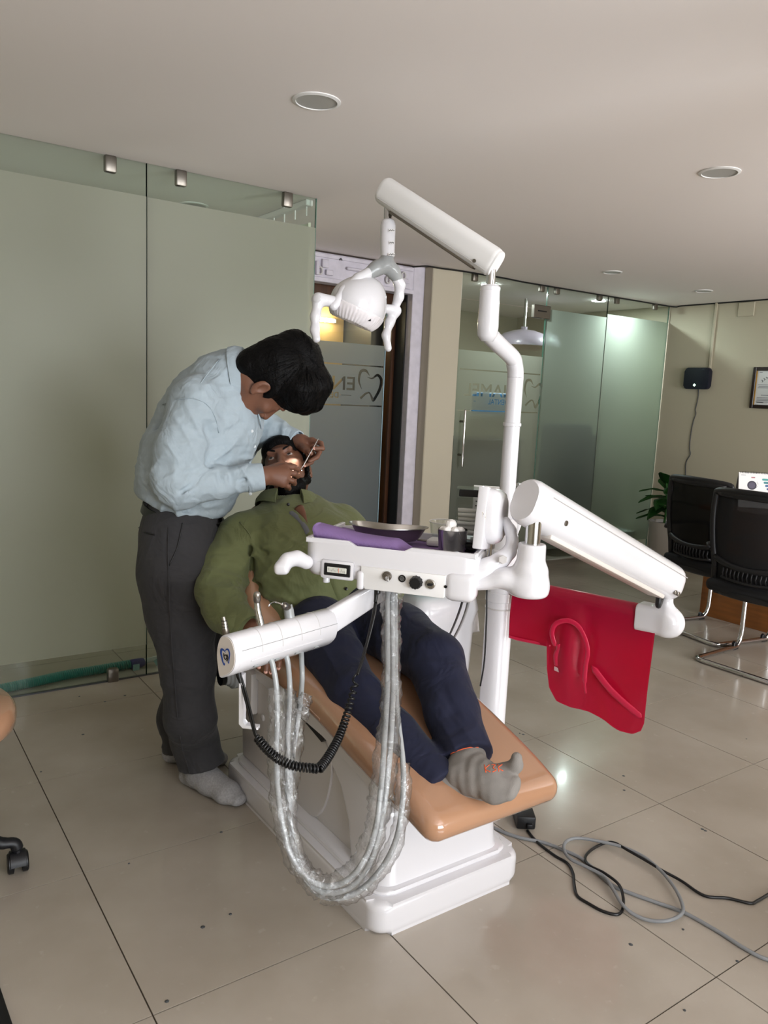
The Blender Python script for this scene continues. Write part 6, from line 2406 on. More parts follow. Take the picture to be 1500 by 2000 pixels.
# printed carton and clear lid behind the dispenser
ct = thing('paper_carton', 'small white printed carton standing behind the cotton roll dispenser', 'box', D(948, 985, 2.18))
ctc = D(948, 990, 2.16)
obj('carton', box(bmesh.new(), ctc, (.07, .03, .115), (dx_, dy_, E3), .001, 1), 'white_matt', ct)
for k, (a, z, w_) in enumerate(((-.02, .044, .012), (.0, .044, .012), (-.02, .030, .010), (-.004, .030, .014), (-.018, .016, .02), (-.018, .004, .022))):
    obj('print', box(bmesh.new(), ctc - dy_ * .0153 + dx_ * a + E3 * z, (w_, .0006, .004), (dx_, dy_, E3)), 'dark_grey', ct, 0)
tub = thing('clear_tub', 'low clear plastic tub behind the dispenser at the back of the tray', 'tub', D(868, 998, 2.28))
tc_ = D(872, 998, 2.26)
obj('tub_wall', L((tc_[0], tc_[1], ZS + .004), (0, 0, 1), [(.040, 0), (.046, .05), (.048, .055), (.046, .055), (.044, .05), (.038, .003)], 30), 'clear_plastic', tub)
obj('tub_rim', T([(tc_[0] + .047 * math.cos(a), tc_[1] + .047 * math.sin(a), ZS + .059) for a in np.linspace(0, 6.2832, 33)[:-1]], .0015, 6, closed=True), 'white_matt', tub)
tr2 = thing('clear_tray', 'clear plastic tray with a white base between kidney dish and dispenser', 'tray', D(855, 1018, 2.16))
obj('tray_shell', box(bmesh.new(), A((*tw(.335, .235, 0)[:2], ZS + .012)), (.10, .06, .018), TAX, .006, 2), 'white_matt', tr2)
sc = thing('scaler', 'thin steel scaler lying on the purple sheet beside the cup', 'instrument', D(826, 1056, 2.05))
obj('scaler_handle', T([Zp(815, 1054, ZS + .012), Zp(836, 1057, ZS + .010)], .003, 8), 'brushed', sc)
obj('scaler_tip', T(spl([Zp(836, 1057, ZS + .010), Zp(842, 1058, ZS + .010), Zp(844, 1055, ZS + .012)], 4), .0012, 6), 'chrome', sc)

# ---------------------------------------------------------------- red cover hung over the horizontal arm
mat('red_cover', (208, 28, 70), 0.34, coat=0.35, bump=(9, 0.25, 0.01, 'noise'))
bdir = un(EL - ez)
bdir_h = un(A((bdir[0], bdir[1], 0)))
nrm = un(np.cross(bdir_h, E3))
if np.dot(nrm, CAM - ez) < 0:
    nrm = -nrm


def plane_pt(x, y, off):
    r = ray(x, y)
    o_ = ez + nrm * off
    t = np.dot(o_ - CAM, nrm) / np.dot(r, nrm)
    return CAM + r * t


rd = thing('red_cover', 'red rubbery cover draped over the horizontal arm beside the column', 'cover', ez + (EL - ez) * .5)
low = [(995, 1243), (1010, 1248), (1030, 1252), (1055, 1257), (1076, 1261), (1072, 1300), (1078, 1340), (1092, 1366), (1118, 1380), (1150, 1390), (1185, 1407), (1215, 1424), (1240, 1430), (1256, 1424), (1262, 1410)]
Ltop = np.linalg.norm(EL - ez)
cols = []
NU = 70
u0, u1 = .03, .90
lp_ = [plane_pt(x, y, .035) for x, y in low]
us = [np.dot(p - ez, bdir_h) for p in lp_]
zs_ = [p[2] for p in lp_]
uL = np.maximum.accumulate(us)
bm = bmesh.new()
grid = []
NB, NF = 10, 34
rr0 = .034
for i in range(NU):
    u = us[0] + (us[-1] - us[0]) * i / (NU - 1)
    # vertical drop at this place
    zl = float(np.interp(u, uL, zs_))
    base = ez + (EL - ez) * (u / np.linalg.norm((EL - ez)[:2]))
    row = []
    for j in range(NB):      # back flap
        v = j / NB
        row.append(A((base[0], base[1], 0)) - nrm * (rr0 + .012 * math.sin(u * 16)) + E3 * (base[2] - .05 * (1 - v)))
    for j in range(9):
        a = math.pi * (1 - j / 8)
        row.append(A((base[0], base[1], base[2])) + nrm * rr0 * math.cos(a) + E3 * rr0 * math.sin(a))
    for j in range(1, NF + 1):
        v = j / NF
        d = base[2] - zl
        q = v * d
        fold = .010 * math.sin(u * 22 + 2.2 * v) * min(1, v * 1.6) + .022 * math.exp(-((u - .30) / .045) ** 2) * math.exp(-((v - .45) / .30) ** 2) - .014 * math.exp(-((u - .36) / .025) ** 2) * math.exp(-((v - .5) / .35) ** 2) + .010 * math.exp(-((u - .40 - .2 * (v - .6)) / .03) ** 2) * max(0, v - .35)
        row.append(A((base[0], base[1], base[2] - q)) + nrm * (rr0 + fold + .012 * v))
    grid.append([bm.verts.new(p) for p in row])
for i in range(NU - 1):
    for j in range(len(grid[0]) - 1):
        bm.faces.new((grid[i][j], grid[i + 1][j], grid[i + 1][j + 1], grid[i][j + 1]))
bmesh.ops.solidify(bm, geom=list(bm.faces), thickness=.003)
obj('cloth', bm, 'red_cover', rd, None)
# raised folds and hems, stitched on
fp = [plane_pt(x, y, .066) for x, y in ((1084, 1262), (1078, 1236), (1086, 1218), (1108, 1212), (1128, 1222), (1142, 1245), (1148, 1272), (1144, 1300), (1142, 1330), (1144, 1354))]
obj('fold', T(spl(fp, 5), [.004] + [.009] * 22 + [.008] * 18 + [.004] * 5, 10, flat=(nrm, .35)), 'red_cover', rd, None)
obj('hem', T(spl([plane_pt(x, y, .042) for x, y in low[:5]], 4), .006, 8), 'red_cover', rd, None)
obj('fold', T(spl([plane_pt(x, y, .058) for x, y in ((1088, 1300), (1086, 1280), (1092, 1268), (1090, 1258))], 5), .010, 10, flat=(nrm, .4)), 'red_cover', rd, None)
obj('fold', T(spl([plane_pt(x, y, .052) for x, y in ((1155, 1300), (1190, 1345), (1225, 1378), (1255, 1402))], 5), [.003] + [.012] * 14 + [.004], 10, flat=(nrm, .32)), 'red_cover', rd, None)
label(obj('patch', box(bmesh.new(), plane_pt(1091, 1309, .060), (.034, .003, .014), (un(bdir_h * .97 - E3 * .15), nrm, E3), .001, 1), mat('pale_patch', (206, 170, 172), .5), rd), 'small pale patch')

# ---------------------------------------------------------------- cables and adapter on the floor
ad = thing('power_adapter', 'black power adapter lying on the floor under the foot of the chair', 'adapter', Zp(1026, 1605, 0))
ac_ = Zp(1024, 1612, 0)
aa = un(A((.80, -.60, 0)))
obj('adapter_body', box(bmesh.new(), ac_ + E3 * .024 + E2 * .03, (.062, .12, .044), (E1, E2, E3), .006, 2), 'black', ad)
obj('adapter_plug', box(bmesh.new(), ac_ + E3 * .018 - E2 * .034 + E1 * .01, (.018, .014, .016), (E1, E2, E3), .003, 2), 'black', ad)


def floor_cable(name, lab, px, r, m, lifts=(), closed=False):
    P = [Zp(x, y, r + (lifts[i] if i < len(lifts) else 0)) for i, (x, y) in enumerate(px)]
    o = obj(name, T(spl(P, 8, closed), r, 10, closed=closed), m, None, None)
    return tag(o, lab, 'cable')


floor_cable('power_cable', 'black power cable looping over the tiles from the adapter to the right', [(1030, 1622), (1042, 1637), (1058, 1652), (1085, 1672), (1108, 1686), (1119, 1705), (1122, 1730), (1128, 1750), (1150, 1765), (1178, 1780), (1205, 1786), (1216, 1776), (1217, 1752), (1208, 1727), (1180, 1705), (1150, 1690), (1143, 1675), (1155, 1660), (1180, 1647), (1200, 1646), (1225, 1660), (1260, 1680), (1295, 1701), (1330, 1720), (1375, 1749), (1420, 1754), (1465, 1764), (1480, 1759), (1510, 1742), (1560, 1720)], .0042, 'cord_black',
            [0, 0, 0, 0, 0, 0, 0, 0, 0, 0, 0, 0, 0.011, .012, .010, .010, .002, .002, .002, .011, .013, .012, .011, .004])
floor_cable('mains_cable', 'grey cable running from the chair base and looping across the floor', [(965, 1617), (990, 1628), (1020, 1637), (1060, 1645), (1100, 1660), (1140, 1680), (1190, 1725), (1225, 1742), (1280, 1762), (1335, 1782), (1400, 1818), (1450, 1850), (1490, 1871), (1540, 1885)], .0052, 'cable_grey')
floor_cable('looped_cable', 'grey cable coiled in one wide loop beside the chair', [(1112, 1676), (1101, 1656), (1108, 1642), (1130, 1637), (1170, 1643), (1215, 1654), (1255, 1672), (1290, 1700), (1318, 1735), (1333, 1768), (1330, 1786), (1305, 1798), (1270, 1798), (1238, 1786), (1215, 1766), (1198, 1738), (1180, 1712), (1145, 1693)], .0050, 'cable_grey',
            [.011, .011, .009, .009, .010, .011, .011, .011, .011, .011, .011, .010, .002, .003, .010, .011, .011, .011], True)

# ---------------------------------------------------------------- visitor chairs on chrome sled frames (built once, facing +X)
mat('mesh_black', (17, 17, 20), 0.75, bump=(900, 0.4, 0.001, 'voronoi'))
mat('plastic_black', (20, 20, 23), 0.45)
mesh_m = bpy.data.materials.new('mesh_back')
mesh_m.use_nodes = True
_nt = mesh_m.node_tree
_b = _nt.nodes['Principled BSDF']
_b.inputs['Base Color'].default_value = lin((14, 14, 17))
_b.inputs['Roughness'].default_value = .8
_b.inputs['Alpha'].default_value = .965
MATS['mesh_back'] = mesh_m


def visitor_chair(loc, rotz, lab):
    t = thing('visitor_chair', lab, 'chair', loc, 'black mesh visitor chairs at the desk', True, rotz)
    # chrome frame: from the seat front down, back along the floor, across behind
    hw_ = .245
    left = [(.20, -hw_, .43), (.23, -hw_, .40), (.232, -hw_, .20), (.228, -hw_, .08), (.20, -hw_, .026), (.14, -hw_, .0135), (-.16, -hw_, .0135), (-.215, -hw_ + .01, .0135), (-.232, -hw_ + .05, .0135)]
    path = spl(left, 5) + spl([(x, -y, z) for x, y, z in left[::-1]], 5)
    obj('sled_frame', T(path, .0138, 12), 'chrome', t, None)
    for s in (-1, 1):
        obj('floor_glide', PR([(0, 0), (.05, 0), (.032, .034), (.012, .05), (0, .04)], (.15, s * hw_ - .010, 0.0), ((1, 0, 0), (0, 0, 1), (0, 1, 0)), .02, .003, 1), 'plastic_black', t)
    obj('seat', slab_loft([(A((x, 0, .44 + z)), w_, th, A((0, 1., 0)), A((0, 0, 1.)), .03) for x, z, w_, th in ((-.235, .006, .21, .03), (-.22, .004, .235, .065), (-.1, -.002, .245, .075), (.08, .0, .245, .075), (.2, .0, .235, .07), (.235, -.012, .215, .035))], 'black_fabric', 'seat', t) and bbox((-.2, -.2, .395), (.2, .2, .41)), 'plastic_black', t)
    # back frame, leaning back a little
    def bp(y, z):
        return A((-.215 - (z - .40) * .11 - .035 * math.sin((z - .4) / .56 * math.pi) * .6 + .06 * abs(y / .24) ** 2.2, y, z))
    outer = [(-.185, .40), (-.212, .47), (-.205, .56), (-.222, .66), (-.236, .80), (-.232, .92), (-.205, .955), (0, .965), (.205, .955), (.232, .92), (.236, .80), (.222, .66), (.205, .56), (.212, .47), (.185, .40)]
    fr = obj('back_frame', T([bp(y, z) for y, z in [tuple(q[:2]) for q in spl([(a, b_, 0) for a, b_ in outer], 5)]], .017, 10, flat=((1, 0, 0), .8)), 'plastic_black', t, None)
    obj('top_rail', T([bp(y, .945) + A((.002, 0, 0)) for y in np.linspace(-.205, .205, 12)], .019, 10, flat=((1, 0, 0), .7)), 'plastic_black', fr, None)
    obj('cross_bar', T([bp(y, .60 - .04 * (1 - (y / .21) ** 2)) for y in np.linspace(-.21, .21, 14)], .017, 10, flat=((1, 0, 0), .7)), 'plastic_black', fr, None)
    obj('lower_bar', T([bp(y, .415) for y in np.linspace(-.19, .19, 8)], .024, 10, flat=((1, 0, 0), .7)), 'plastic_black', fr, None)
    bm = bmesh.new()
    g = [[bm.verts.new(bp(y * (.205 + .018 * math.sin((z - .42) * 5)), z) + A((.008, 0, 0))) for y in np.linspace(-1, 1, 15)] for z in np.linspace(.42, .945, 15)]
    for i in range(14):
        for j in range(14):
            bm.faces.new((g[i][j], g[i][j + 1], g[i + 1][j + 1], g[i + 1][j]))
    bmesh.ops.solidify(bm, geom=list(bm.faces), thickness=.002)
    obj('mesh_panel', bm, 'mesh_back', t, None)
    lum = obj('lumbar_support', T([bp(y, .492 + .010 * (y / .14) ** 2) + A((-.012, 0, 0)) for y in np.linspace(-.145, .145, 10)], .009, 8), 'plastic_black', t, None)
    for k in range(12):
        y = -.13 + k * .0236
        obj('lumbar_rib', T([bp(y, .495) + A((-.014, 0, 0)), bp(y + .004, .525) + A((-.018, 0, 0)), bp(y, .552) + A((-.012, 0, 0))], .0045, 6), 'plastic_black', lum, None)
    for s in (-1, 1):
        obj('armrest', T([(-.22, s * .235, .635), (-.19, s * .262, .655), (-.05, s * .268, .66), (.12, s * .262, .655), (.17, s * .25, .63)], .016, 8, flat=((0, 0, 1), .7)), 'plastic_black', t, None)
        obj('armrest_post', T(spl([(.16, s * .252, .635), (.18, s * .250, .58), (.17, s * .246, .45)], 4), .013, 8), 'plastic_black', t, None)
    return t


vc1 = visitor_chair((3.56, .64, 0), 0.02, 'black mesh visitor chair nearer the camera, its chrome frame bending at the front')
vc2 = dup(vc1, (3.92, 1.165, 0), 'black mesh visitor chair farther from the camera, between the plant and the other chair', -.18)

# ---------------------------------------------------------------- desk with calendar
dk = thing('desk', 'brown wooden desk with a full front panel, behind the visitor chairs', 'desk', (4.6, .6, 0))
obj('front_panel', bbox((4.24, -.55, .0), (4.262, 1.46, .70), .002, 1), 'wood_desk', dk)
obj('desk_top', bbox((4.20, -.60, .715), (5.05, 1.52, .745), .004, 1), 'wood_desk', dk)
obj('side_panel', bbox((4.262, 1.44, .0), (5.0, 1.462, .715), .002, 1), 'wood_desk', dk)
obj('side_panel', bbox((4.262, -.55, .0), (5.0, -.528, .715), .002, 1), 'wood_desk', dk)
obj('plinth', bbox((4.246, -.54, .0), (4.30, 1.45, .03)), 'black', dk)
obj('modesty_rail', bbox((4.262, -.53, .60), (4.29, 1.44, .715)), 'wood_desk', dk)
K0 = D(1443, 922, 5.20)
K0 = A((K0[0], K0[1], 0))
kx_ = un(E1 * .99 - E2 * .12)
kn_ = un(np.cross(E3, kx_))
if np.dot(kn_, CAM - K0) < 0:
    kn_ = -kn_
ku = un(E3 * .96 - kn_ * .26)
zt2 = D(1443, 922, 5.2)[2]
hcal = (zt2 - .747) / ku[2]
cal = thing('desk_calendar', 'spiral bound desk calendar with coloured labels standing on the desk', 'calendar', (K0[0], K0[1], .747))
top = K0 + E3 * zt2
wcal = .24
pg_ = obj('page', box(bmesh.new(), top + kx_ * wcal / 2 - ku * hcal / 2, (wcal, hcal, .003), (kx_, ku, np.cross(kx_, ku)), .0006, 1), 'white_matt', cal)
uk = un(E3 * .96 + kn_ * .26)
obj('back_board', box(bmesh.new(), top + kx_ * wcal / 2 - uk * hcal / 2, (wcal, hcal, .003), (kx_, uk, np.cross(kx_, uk)), .0006, 1), mat('card_grey', (120, 120, 122), .6), cal)
for k in range(22):
    c = top + kx_ * (.012 + k * .0100)
    obj('spiral_ring', T([c + (E3 * math.cos(a) + kn_ * math.sin(a)) * .0065 for a in np.linspace(0, 6.2832, 9)[:-1]], .0012, 5, closed=True), 'black', cal)
fn = np.cross(kx_, ku)
if np.dot(fn, CAM - top) < 0:
    fn = -fn


def cbx(nm, x, y, w_, h_, m, r=0):
    return obj(nm, PR(rrect(w_, h_, max(r, .0004), 4), top + kx_ * x - ku * y + fn * .0016, (kx_, ku, fn), .0006), m, pg_, 0)


obj('printed_dial', L(top + kx_ * .085 - ku * .085 + fn * .0016, fn, [(.030, 0), (.030, .0006), (.001, .0007)], 28), mat('print_dark', (44, 40, 56), .5), pg_)
obj('printed_ring', L(top + kx_ * .085 - ku * .085 + fn * .0023, fn, [(.021, 0), (.021, .0003), (.001, .0004)], 28), mat('print_mid', (74, 68, 86), .5), pg_)
for k, c_ in enumerate(((70, 150, 146), (62, 130, 138), (54, 92, 140), (58, 78, 130), (62, 66, 118))):
    cbx('printed_label', .150 + .010 * k + .03, .042 + k * .021, .062, .014, mat('tag_%d' % k, c_, .5), .006)
for k in range(5):
    cbx('printed_dot', .118 + .006 * math.sin(k), .062 + k * .009, .0035, .0035, 'black', .0016)
cbx('printed_word', .092, .032, .024, .008, mat('print_red', (170, 110, 116), .5))
cbx('printed_word', .030, .018, .030, .004, 'grey_plastic')

# ---------------------------------------------------------------- potted plant between chair and glass
mat('leaf', (40, 92, 34), 0.45, var=(20, .15))
mat('pot_white', (196, 194, 190), 0.4)
PC = A((5.55, 2.72, 0))
pl = thing('potted_plant', 'broad-leaved green plant in a tall white pot beside the frosted glass', 'plant', PC)
obj('pot', L(PC, (0, 0, 1), [(.10, 0), (.105, .01), (.135, .36), (.138, .365), (.125, .365), (.12, .33)], 28), 'pot_white', pl)
obj('soil', L(PC + E3 * .325, (0, 0, 1), [(.12, 0), (.118, .012)], 20), mat('soil', (52, 38, 28), .95), pl)
stm = obj('stem', T(spl([PC + E3 * .33, PC + A((.01, 0, .5)), PC + A((-.01, .01, .72))], 5), .010, 8), 'leaf', pl)
lr = random.Random(12)
lm = []
for k, (x, y, z, yaw, pitch, ln) in enumerate(((0, 0, .40, 2.4, .25, .26), (0, 0, .44, .4, .3, .26), (0, 0, .48, 3.7, .5, .26), (0, 0, .52, 5.2, .4, .26), (0, 0, .54, 1.5, .45, .27), (0, 0, .58, 2.75, .15, .28), (0, 0, .60, 4.3, .8, .26), (0, 0, .62, 2.2, .35, .26), (0, 0, .65, .9, .8, .25), (0, 0, .68, 3.1, 1.05, .26), (0, 0, .70, 5.5, .9, .24), (0, 0, .50, 3.2, -.05, .27), (0, 0, .56, 3.4, .05, .24), (0, 0, .47, 1.9, .1, .26))):
    d = A((math.cos(yaw) * math.cos(pitch), math.sin(yaw) * math.cos(pitch), math.sin(pitch)))
    s = un(np.cross(d, E3))
    n_ = np.cross(s, d)
    o = PC + E3 * z
    bm = bmesh.new()
    rows = []
    for i in range(9):
        u = i / 8
        w_ = .068 * math.sin(math.pi * min(1, .06 + u * .94) ** .85) + .003
        c = o + d * (ln * u) - E3 * (.10 * u * u) + n_ * .0
        rows.append([bm.verts.new(c + s * w_ * q + n_ * (abs(q) * .012 + .004 * math.sin(u * 14 + q))) for q in (-1, -.5, 0, .5, 1)])
    for i in range(8):
        for j in range(4):
            bm.faces.new((rows[i][j], rows[i][j + 1], rows[i + 1][j + 1], rows[i + 1][j]))
    bmesh.ops.solidify(bm, geom=list(bm.faces), thickness=.0015)
    obj('leaf', bm, 'leaf', pl, None)

# ---------------------------------------------------------------- on the right wall
XW = 5.95
rt = thing('wall_router', 'dark navy wireless router with a green light mounted on the right wall', 'router', (XW, 2.80, 1.65))
c = [Xp(x, y, XW - .05) for x, y in ((1336, 739), (1384, 740))]
ry0, ry1 = c[1][1], c[0][1]
rz1, rz0 = Xp(1360, 718, XW - .05)[2], Xp(1360, 760, XW - .05)[2]
rb_ = obj('router_body', PR(rrect(ry1 - ry0, rz1 - rz0, .030, 5), (XW - .002, (ry0 + ry1) / 2, (rz0 + rz1) / 2), ((0, 1, 0), (0, 0, 1), (-1, 0, 0)), .05, .010, 3), mat('navy_plastic', (16, 18, 34), .4), rt)
p = Xp(1356, 752, XW - .053)
obj('status_light', L(p, (-1, 0, 0), [(.010, -.002), (.010, .001), (.006, .003)], 12), mat('green_led', (180, 255, 190), .3, emit=((190, 255, 205), 9)), rb_)
cw = [Xp(x, y, XW - .006) for x, y in ((1364, 758), (1364, 772), (1361, 788), (1358, 800), (1359, 808), (1355, 820), (1351, 838), (1348, 858), (1347, 876), (1348, 888), (1340, 903), (1339, 925), (1338, 960))]
tag(obj('router_lead', T(spl(cw, 5), .004, 6), 'dark_grey'), 'thin wavy lead hanging from the router down the wall', 'cable')
q0, q1 = Xp(1398, 596, XW - .008), Xp(1388, 720, XW - .008)
qy = (q0[1] + q1[1]) / 2
tag(obj('conduit', bbox((XW - .016, qy - .012, 1.72), (XW - .001, qy + .012, H - .002), .003, 1), 'wall_paint', ang=40), 'cream plastic conduit strip running from the ceiling down to the router', 'conduit')
tag(obj('cover_plate', box(bmesh.new(), A((XW - .006, Xp(1459, 600, XW)[1], H - .075)), (.012, .15, .12), None, .004, 1), 'wall_paint'), 'blank square cover plate high on the right wall under the ceiling', 'cover plate')
# framed certificate
f0, f1 = Xp(1473, 717, XW - .02), Xp(1466, 797, XW - .02)
fy1, fz1, fz0 = (f0[1] + f1[1]) / 2 + .01, f0[2], f1[2]
fw = .46
cf = thing('framed_certificate', 'certificate in a dark brown frame with a gold inner edge on the right wall', 'picture frame', (XW, fy1 - fw / 2, (fz0 + fz1) / 2))
mat('frame_dark', (34, 18, 14), .3)
mat('frame_gold', (186, 140, 66), .35, metal=.6)
fb_ = .030
for nm, lo, hi in (('frame_side', (XW - .024, fy1 - fb_, fz0), (XW - .001, fy1, fz1)), ('frame_side', (XW - .024, fy1 - fw, fz0), (XW - .001, fy1 - fw + fb_, fz1)),
                   ('frame_rail', (XW - .024, fy1 - fw + fb_, fz1 - fb_), (XW - .001, fy1 - fb_, fz1)), ('frame_rail', (XW - .024, fy1 - fw + fb_, fz0), (XW - .001, fy1 - fb_, fz0 + fb_))):
    obj(nm, bbox(lo, hi, .004, 1), 'frame_dark', cf)
obj('gold_edge', bbox((XW - .018, fy1 - fb_ - .008, fz0 + fb_), (XW - .002, fy1 - fb_, fz1 - fb_)), 'frame_gold', cf, 0)
sh = obj('certificate_sheet', bbox((XW - .010, fy1 - fw + fb_, fz0 + fb_), (XW - .006, fy1 - fb_ - .008, fz1 - fb_)), mat('paper', (206, 208, 206), .6), cf, 0)
yy0, zz1 = fy1 - fb_ - .008, fz1 - fb_
mat('ink', (40, 40, 46), .6)
mat('ink_grey', (120, 122, 126), .6)


def ink(nm, y, z, w_, h_, m='ink_grey', rot=0.0):
    ax = (A((0, math.cos(rot), math.sin(rot))), A((0, -math.sin(rot), math.cos(rot))), A((-1, 0, 0)))
    return obj(nm, box(bmesh.new(), (XW - .0105, yy0 - y, zz1 - z), (w_, h_, .001), ax), m, sh, 0)


for k in range(9):       # arched heading in an Indic script: strokes under a common head line
    a = .95 - k * .17
    y, z = .17 - .15 * math.sin(a), .150 - .115 * math.cos(a)
    ink('heading_stroke', y, z, .018, .0045, 'ink', a * .9)
    ink('heading_stroke', y + .004, z + .008, .0035, .016, 'ink', a * .9 + (.3 if k % 2 else -.2))
obj('seal', L((XW - .0105, yy0 - .17, zz1 - .075), (-1, 0, 0), [(.030, 0), (.030, .0006), (.001, .0008)], 24), mat('seal_red', (176, 96, 96), .6), sh)
for k, (y, z, w_) in enumerate(((.10, .118, .17), (.11, .131, .18), (.10, .143, .17), (.10, .205, .10), (.11, .226, .19), (.11, .238, .19), (.10, .250, .17), (.09, .262, .15), (.03, .014, .025), (.045, .318, .055), (.05, .326, .06))):
    ink('text_line', y, min(z, fz1 - fz0 - 2 * fb_ - .02), w_, .0045)
obj('small_crest', L((XW - .0105, yy0 - .13, zz1 - .172), (-1, 0, 0), [(.010, 0), (.010, .0006), (.001, .0007)], 8), 'ink_grey', sh)

# thin cable pinned along the top of pillar, glass and wall
pc_ = []
for x, y in ((806, 521), (835, 520), (860, 524), (903, 529), (940, 535), (985, 543)):
    q = Yp(x, y, 3.125)
    pc_.append(A((q[0], 3.125, min(q[2], H - .006))))
for x, y in ((1020, 547), (1060, 556), (1110, 562), (1150, 568), (1200, 577), (1260, 588), (1290, 594)):
    q = Yp(x, y, 3.15)
    pc_.append(A((min(q[0], XW - .02), 3.15, min(q[2], H - .006))))
pc_.append(A((XW - .01, 3.10, H - .012)))
for x, y in ((1330, 595), (1370, 594), (1400, 592), (1440, 589), (1480, 586), (1500, 583)):
    q = Xp(x, y, XW - .008)
    pc_.append(A((XW - .008, q[1], min(q[2], H - .006))))
tag(obj('ceiling_cable', T(spl(pc_, 5), .006, 6), 'cord_black'), 'thin black cable pinned along the ceiling edge over pillar, glass and right wall', 'cable')
# what is on the other side of the right glass: chair, lamp, blue sign, white box
oc = thing('office_chair', 'dark office chair dimly visible through the right frosted panels', 'chair', (4.95, 3.75, 0))
obj('backrest', bbox((4.55, 3.30, .45), (5.15, 3.42, 1.20), .05, 4), 'black_fabric', oc)
obj('seat', bbox((4.55, 3.40, .40), (5.15, 3.95, .52), .04, 3), 'black_fabric', oc)
obj('pedestal', L((4.85, 3.68, .03), (0, 0, 1), [(.26, 0), (.26, .02), (.04, .06), (.03, .39)], 20), 'plastic_black', oc)
bd = thing('back_desk', 'dark counter behind the frosted door on the right', 'counter', (3.9, 3.55, 0))
obj('counter_body', bbox((3.45, 3.36, .0), (4.30, 3.75, 1.02), .01, 1), mat('counter_brown', (62, 52, 42), .5), bd)
obj('counter_top', bbox((3.44, 3.34, 1.02), (4.32, 3.77, 1.05), .004, 1), 'black', bd)
sbd = thing('added_cabinet', 'low dark cabinet added to darken the rightmost frosted panel', 'cabinet', (5.4, 3.8, 0))
obj('cabinet_body', bbox((5.12, 3.62, .0), (5.52, 4.0, 1.05), .01, 1), 'counter_brown', sbd)  # dark box added so the frosted film looks darker low down
obj('cabinet_top', bbox((5.10, 3.60, 1.05), (5.54, 4.02, 1.08), .004, 1), 'black', sbd)
wb_ = thing('white_carton', 'white carton on the floor behind the right glass, near the wall corner', 'box', (5.75, 3.45, 0))
obj('carton_body', bbox((5.55, 3.30, .0), (5.88, 3.60, .16), .004, 1), 'white_matt', wb_)
obj('carton_flap', bbox((5.55, 3.295, .11), (5.88, 3.30, .16)), 'white_grey', wb_)
ol = thing('second_lamp', 'domed dental lamp behind the glass door, seen above its frosted film', 'lamp', (4.62, 3.9, 1.8))
Lc = Yp(1022, 668, 3.9)
obj('lamp_dome', L(Lc - E3 * .10, (0, 0, 1), [(.26, .06), (.262, .075), (.24, .13), (.19, .175), (.10, .205), (.03, .215), (.03, .24)], 30), mat('mauve', (150, 138, 150), .3, coat=.5), ol)
obj('lamp_glass', L(Lc - E3 * .10, (0, 0, 1), [(.255, .06), (.20, .035), (.05, .03)], 30), mat('peach', (222, 196, 176), .3), ol)
obj('lamp_rod', T([Lc + E3 * .12, A((Lc[0], Lc[1], H))], .015, 10), 'steel', ol)
bsn = thing('blue_sign', 'blue signboard showing through the lettering of the glass door', 'sign', (3.75, 3.45, 1.34))
obj('board', bbox((3.62, 3.21, 1.27), (4.02, 3.225, 1.425), .002, 1), 'blue_sign', bsn)
obj('board_rim', bbox((3.61, 3.226, 1.262), (4.03, 3.232, 1.433), .002, 1), 'white_matt', bsn)

# ---------------------------------------------------------------- green hose behind the left glass
mat('hose_green', (22, 112, 102), .45, coat=.2)
gp_ = [Zp(x, y, .022) for x, y in ((-60, 1358), (18, 1342), (75, 1330), (130, 1318), (190, 1308), (255, 1297))]
gh = thing('drain_hose', 'green ribbed hose with a violet coupling lying behind the left glass', 'hose', gp_[2])
P = spl(gp_, 30)
k = len(P)
obj('ribbed_tube', T(P, [.020 + (.0028 if i % 2 else -.0012) for i in range(k)], 14), 'hose_green', gh, 60)
obj('coupling', T([Zp(254, 1298, .022), Zp(258, 1297, .022), Zp(276, 1294, .022), Zp(280, 1293, .022)], [.022, .024, .023, .020], 16), mat('hose_violet', (52, 48, 104), .5), gh)
obj('pipe', T([Zp(278, 1293, .022), Zp(305, 1286, .022), Zp(420, 1262, .022)], .0135, 14), mat('pipe_grey', (172, 176, 172), .4), gh)

# ---------------------------------------------------------------- operator's stool at the left edge
st_c = A((-.37, .72, 0))
so_ = thing('operator_stool', 'stool on black castors with a rounded tan seat, cut off by the left edge', 'stool', st_c)
ed = D(14, 1366, 2.20)
sr = float(np.linalg.norm((ed - st_c)[:2]))
obj('seat_cushion', L(A((st_c[0], st_c[1], ed[2] - .045)), (0, 0, 1), [(sr * .6, 0), (sr * .92, .006), (sr * .985, .022), (sr, .045), (sr * .985, .066), (sr * .93, .082), (sr * .5, .090), (.01, .09)], 44), 'tan', so_, None)
obj('seat_plate', L(A((st_c[0], st_c[1], ed[2] - .06)), (0, 0, 1), [(.10, 0), (.12, .018)], 20), 'black', so_)
obj('gas_lift', L(A((st_c[0], st_c[1], .10)), (0, 0, 1), [(.035, 0), (.035, .16), (.018, .165), (.018, ed[2] - .16)], 18), 'black', so_)
cpx = Zp(35, 1700, 0)
d0 = un(A((cpx[0], cpx[1], 0)) - st_c)
a0_ = math.atan2(d0[1], d0[0])
RL = np.linalg.norm((A((cpx[0], cpx[1], 0)) - st_c)[:2])
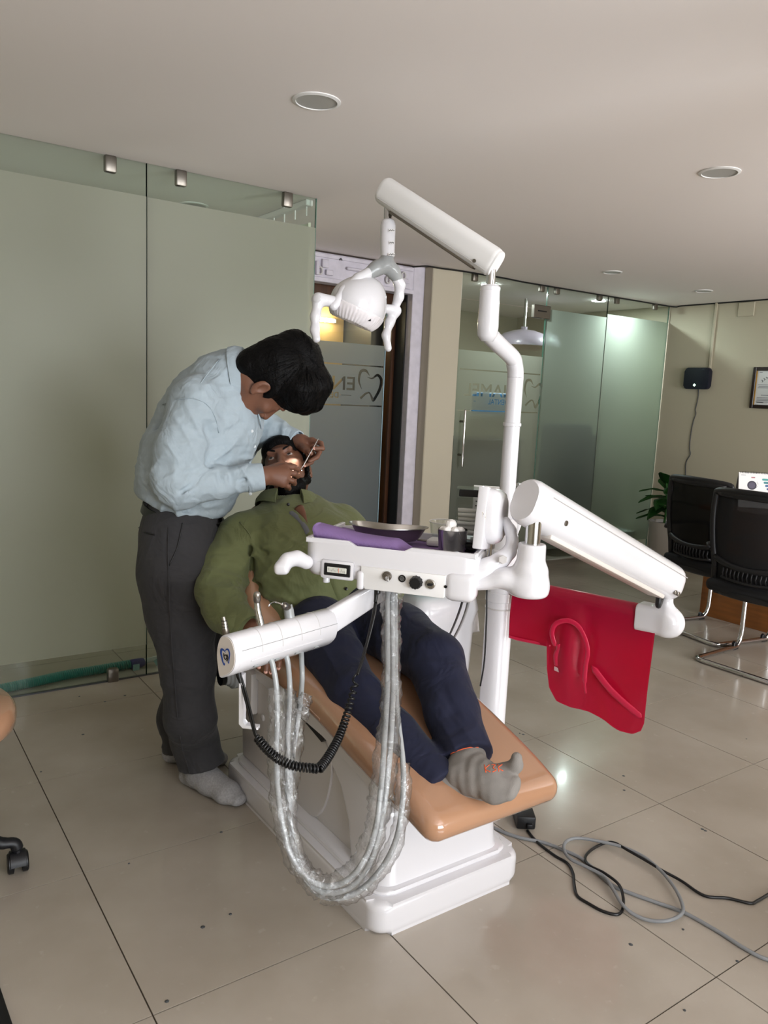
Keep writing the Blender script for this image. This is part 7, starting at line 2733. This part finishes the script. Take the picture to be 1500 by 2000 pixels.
for q in range(5):
    a = a0_ + q * 2 * math.pi / 5
    d = A((math.cos(a), math.sin(a), 0))
    lg = obj('leg', T(spl([st_c + d * .03 + E3 * .115, st_c + d * .14 + E3 * .112, st_c + d * (RL - .04) + E3 * .094, st_c + d * (RL - .008) + E3 * .086, st_c + d * RL + E3 * .068], 5), [.022] * 6 + [.018] * 6 + [.0165] * 9, 12, flat=(E3, .85)), 'plastic_black', so_, None)
    cs_ = un(-E1 * .86 - E2 * .50) if q == 0 else np.cross(d, E3)
    cd_ = np.cross(E3, cs_)
    cc_ = st_c + d * RL + cd_ * .004
    cs = obj('caster', T([cc_ + E3 * .078, cc_ + E3 * .056], .0115, 10), 'plastic_black', lg)
    for sgn in (-1, 1):
        obj('caster_wheel', L(cc_ + cs_ * sgn * .010 + E3 * .0285, cs_ * sgn, [(.022, 0), (.0285, .002), (.0285, .014), (.025, .017), (.008, .016)], 26), 'black', lg)
    hb2 = bmesh.new()
    rs = []
    for k_ in range(17):
        a_ = math.radians(-25 + 200 * k_ / 16)
        o_ = cd_ * -math.cos(a_) + E3 * math.sin(a_)
        rs.append([cc_ + E3 * .0285 + o_ * .0318 - cs_ * .021, cc_ + E3 * .0285 + o_ * .0340 - cs_ * .020, cc_ + E3 * .0285 + o_ * .0340 + cs_ * .020, cc_ + E3 * .0285 + o_ * .0318 + cs_ * .021, cc_ + E3 * .0285 + o_ * .0295])
    rings(hb2, rs, True)
    obj('caster_hood', hb2, 'plastic_black', lg)

# dark box end at the bottom left corner
bl0, bl1 = Zp(0, 1932, .0), Zp(24, 2004, .0)
dv = un(A((bl1[0] - bl0[0], bl1[1] - bl0[1], 0)))
nv = A((-dv[1], dv[0], 0))
if np.dot(nv, RIGHT) > 0:
    nv = -nv
dbx_ = thing('floor_mat', 'thin black rubber mat cut off by the lower left corner', 'mat', bl0)
bc_ = bl0 + dv * .10 + nv * .155
obj('mat_sheet', PR(rrect(.60, .31, .012, 4), bc_, (dv, nv, E3), .010, .003, 2), 'black', dbx_)
obj('mat_border', PR(rrect(.56, .27, .010, 4), bc_ + E3 * .010, (dv, nv, E3), .002, .0006, 1), 'black_fabric', dbx_)
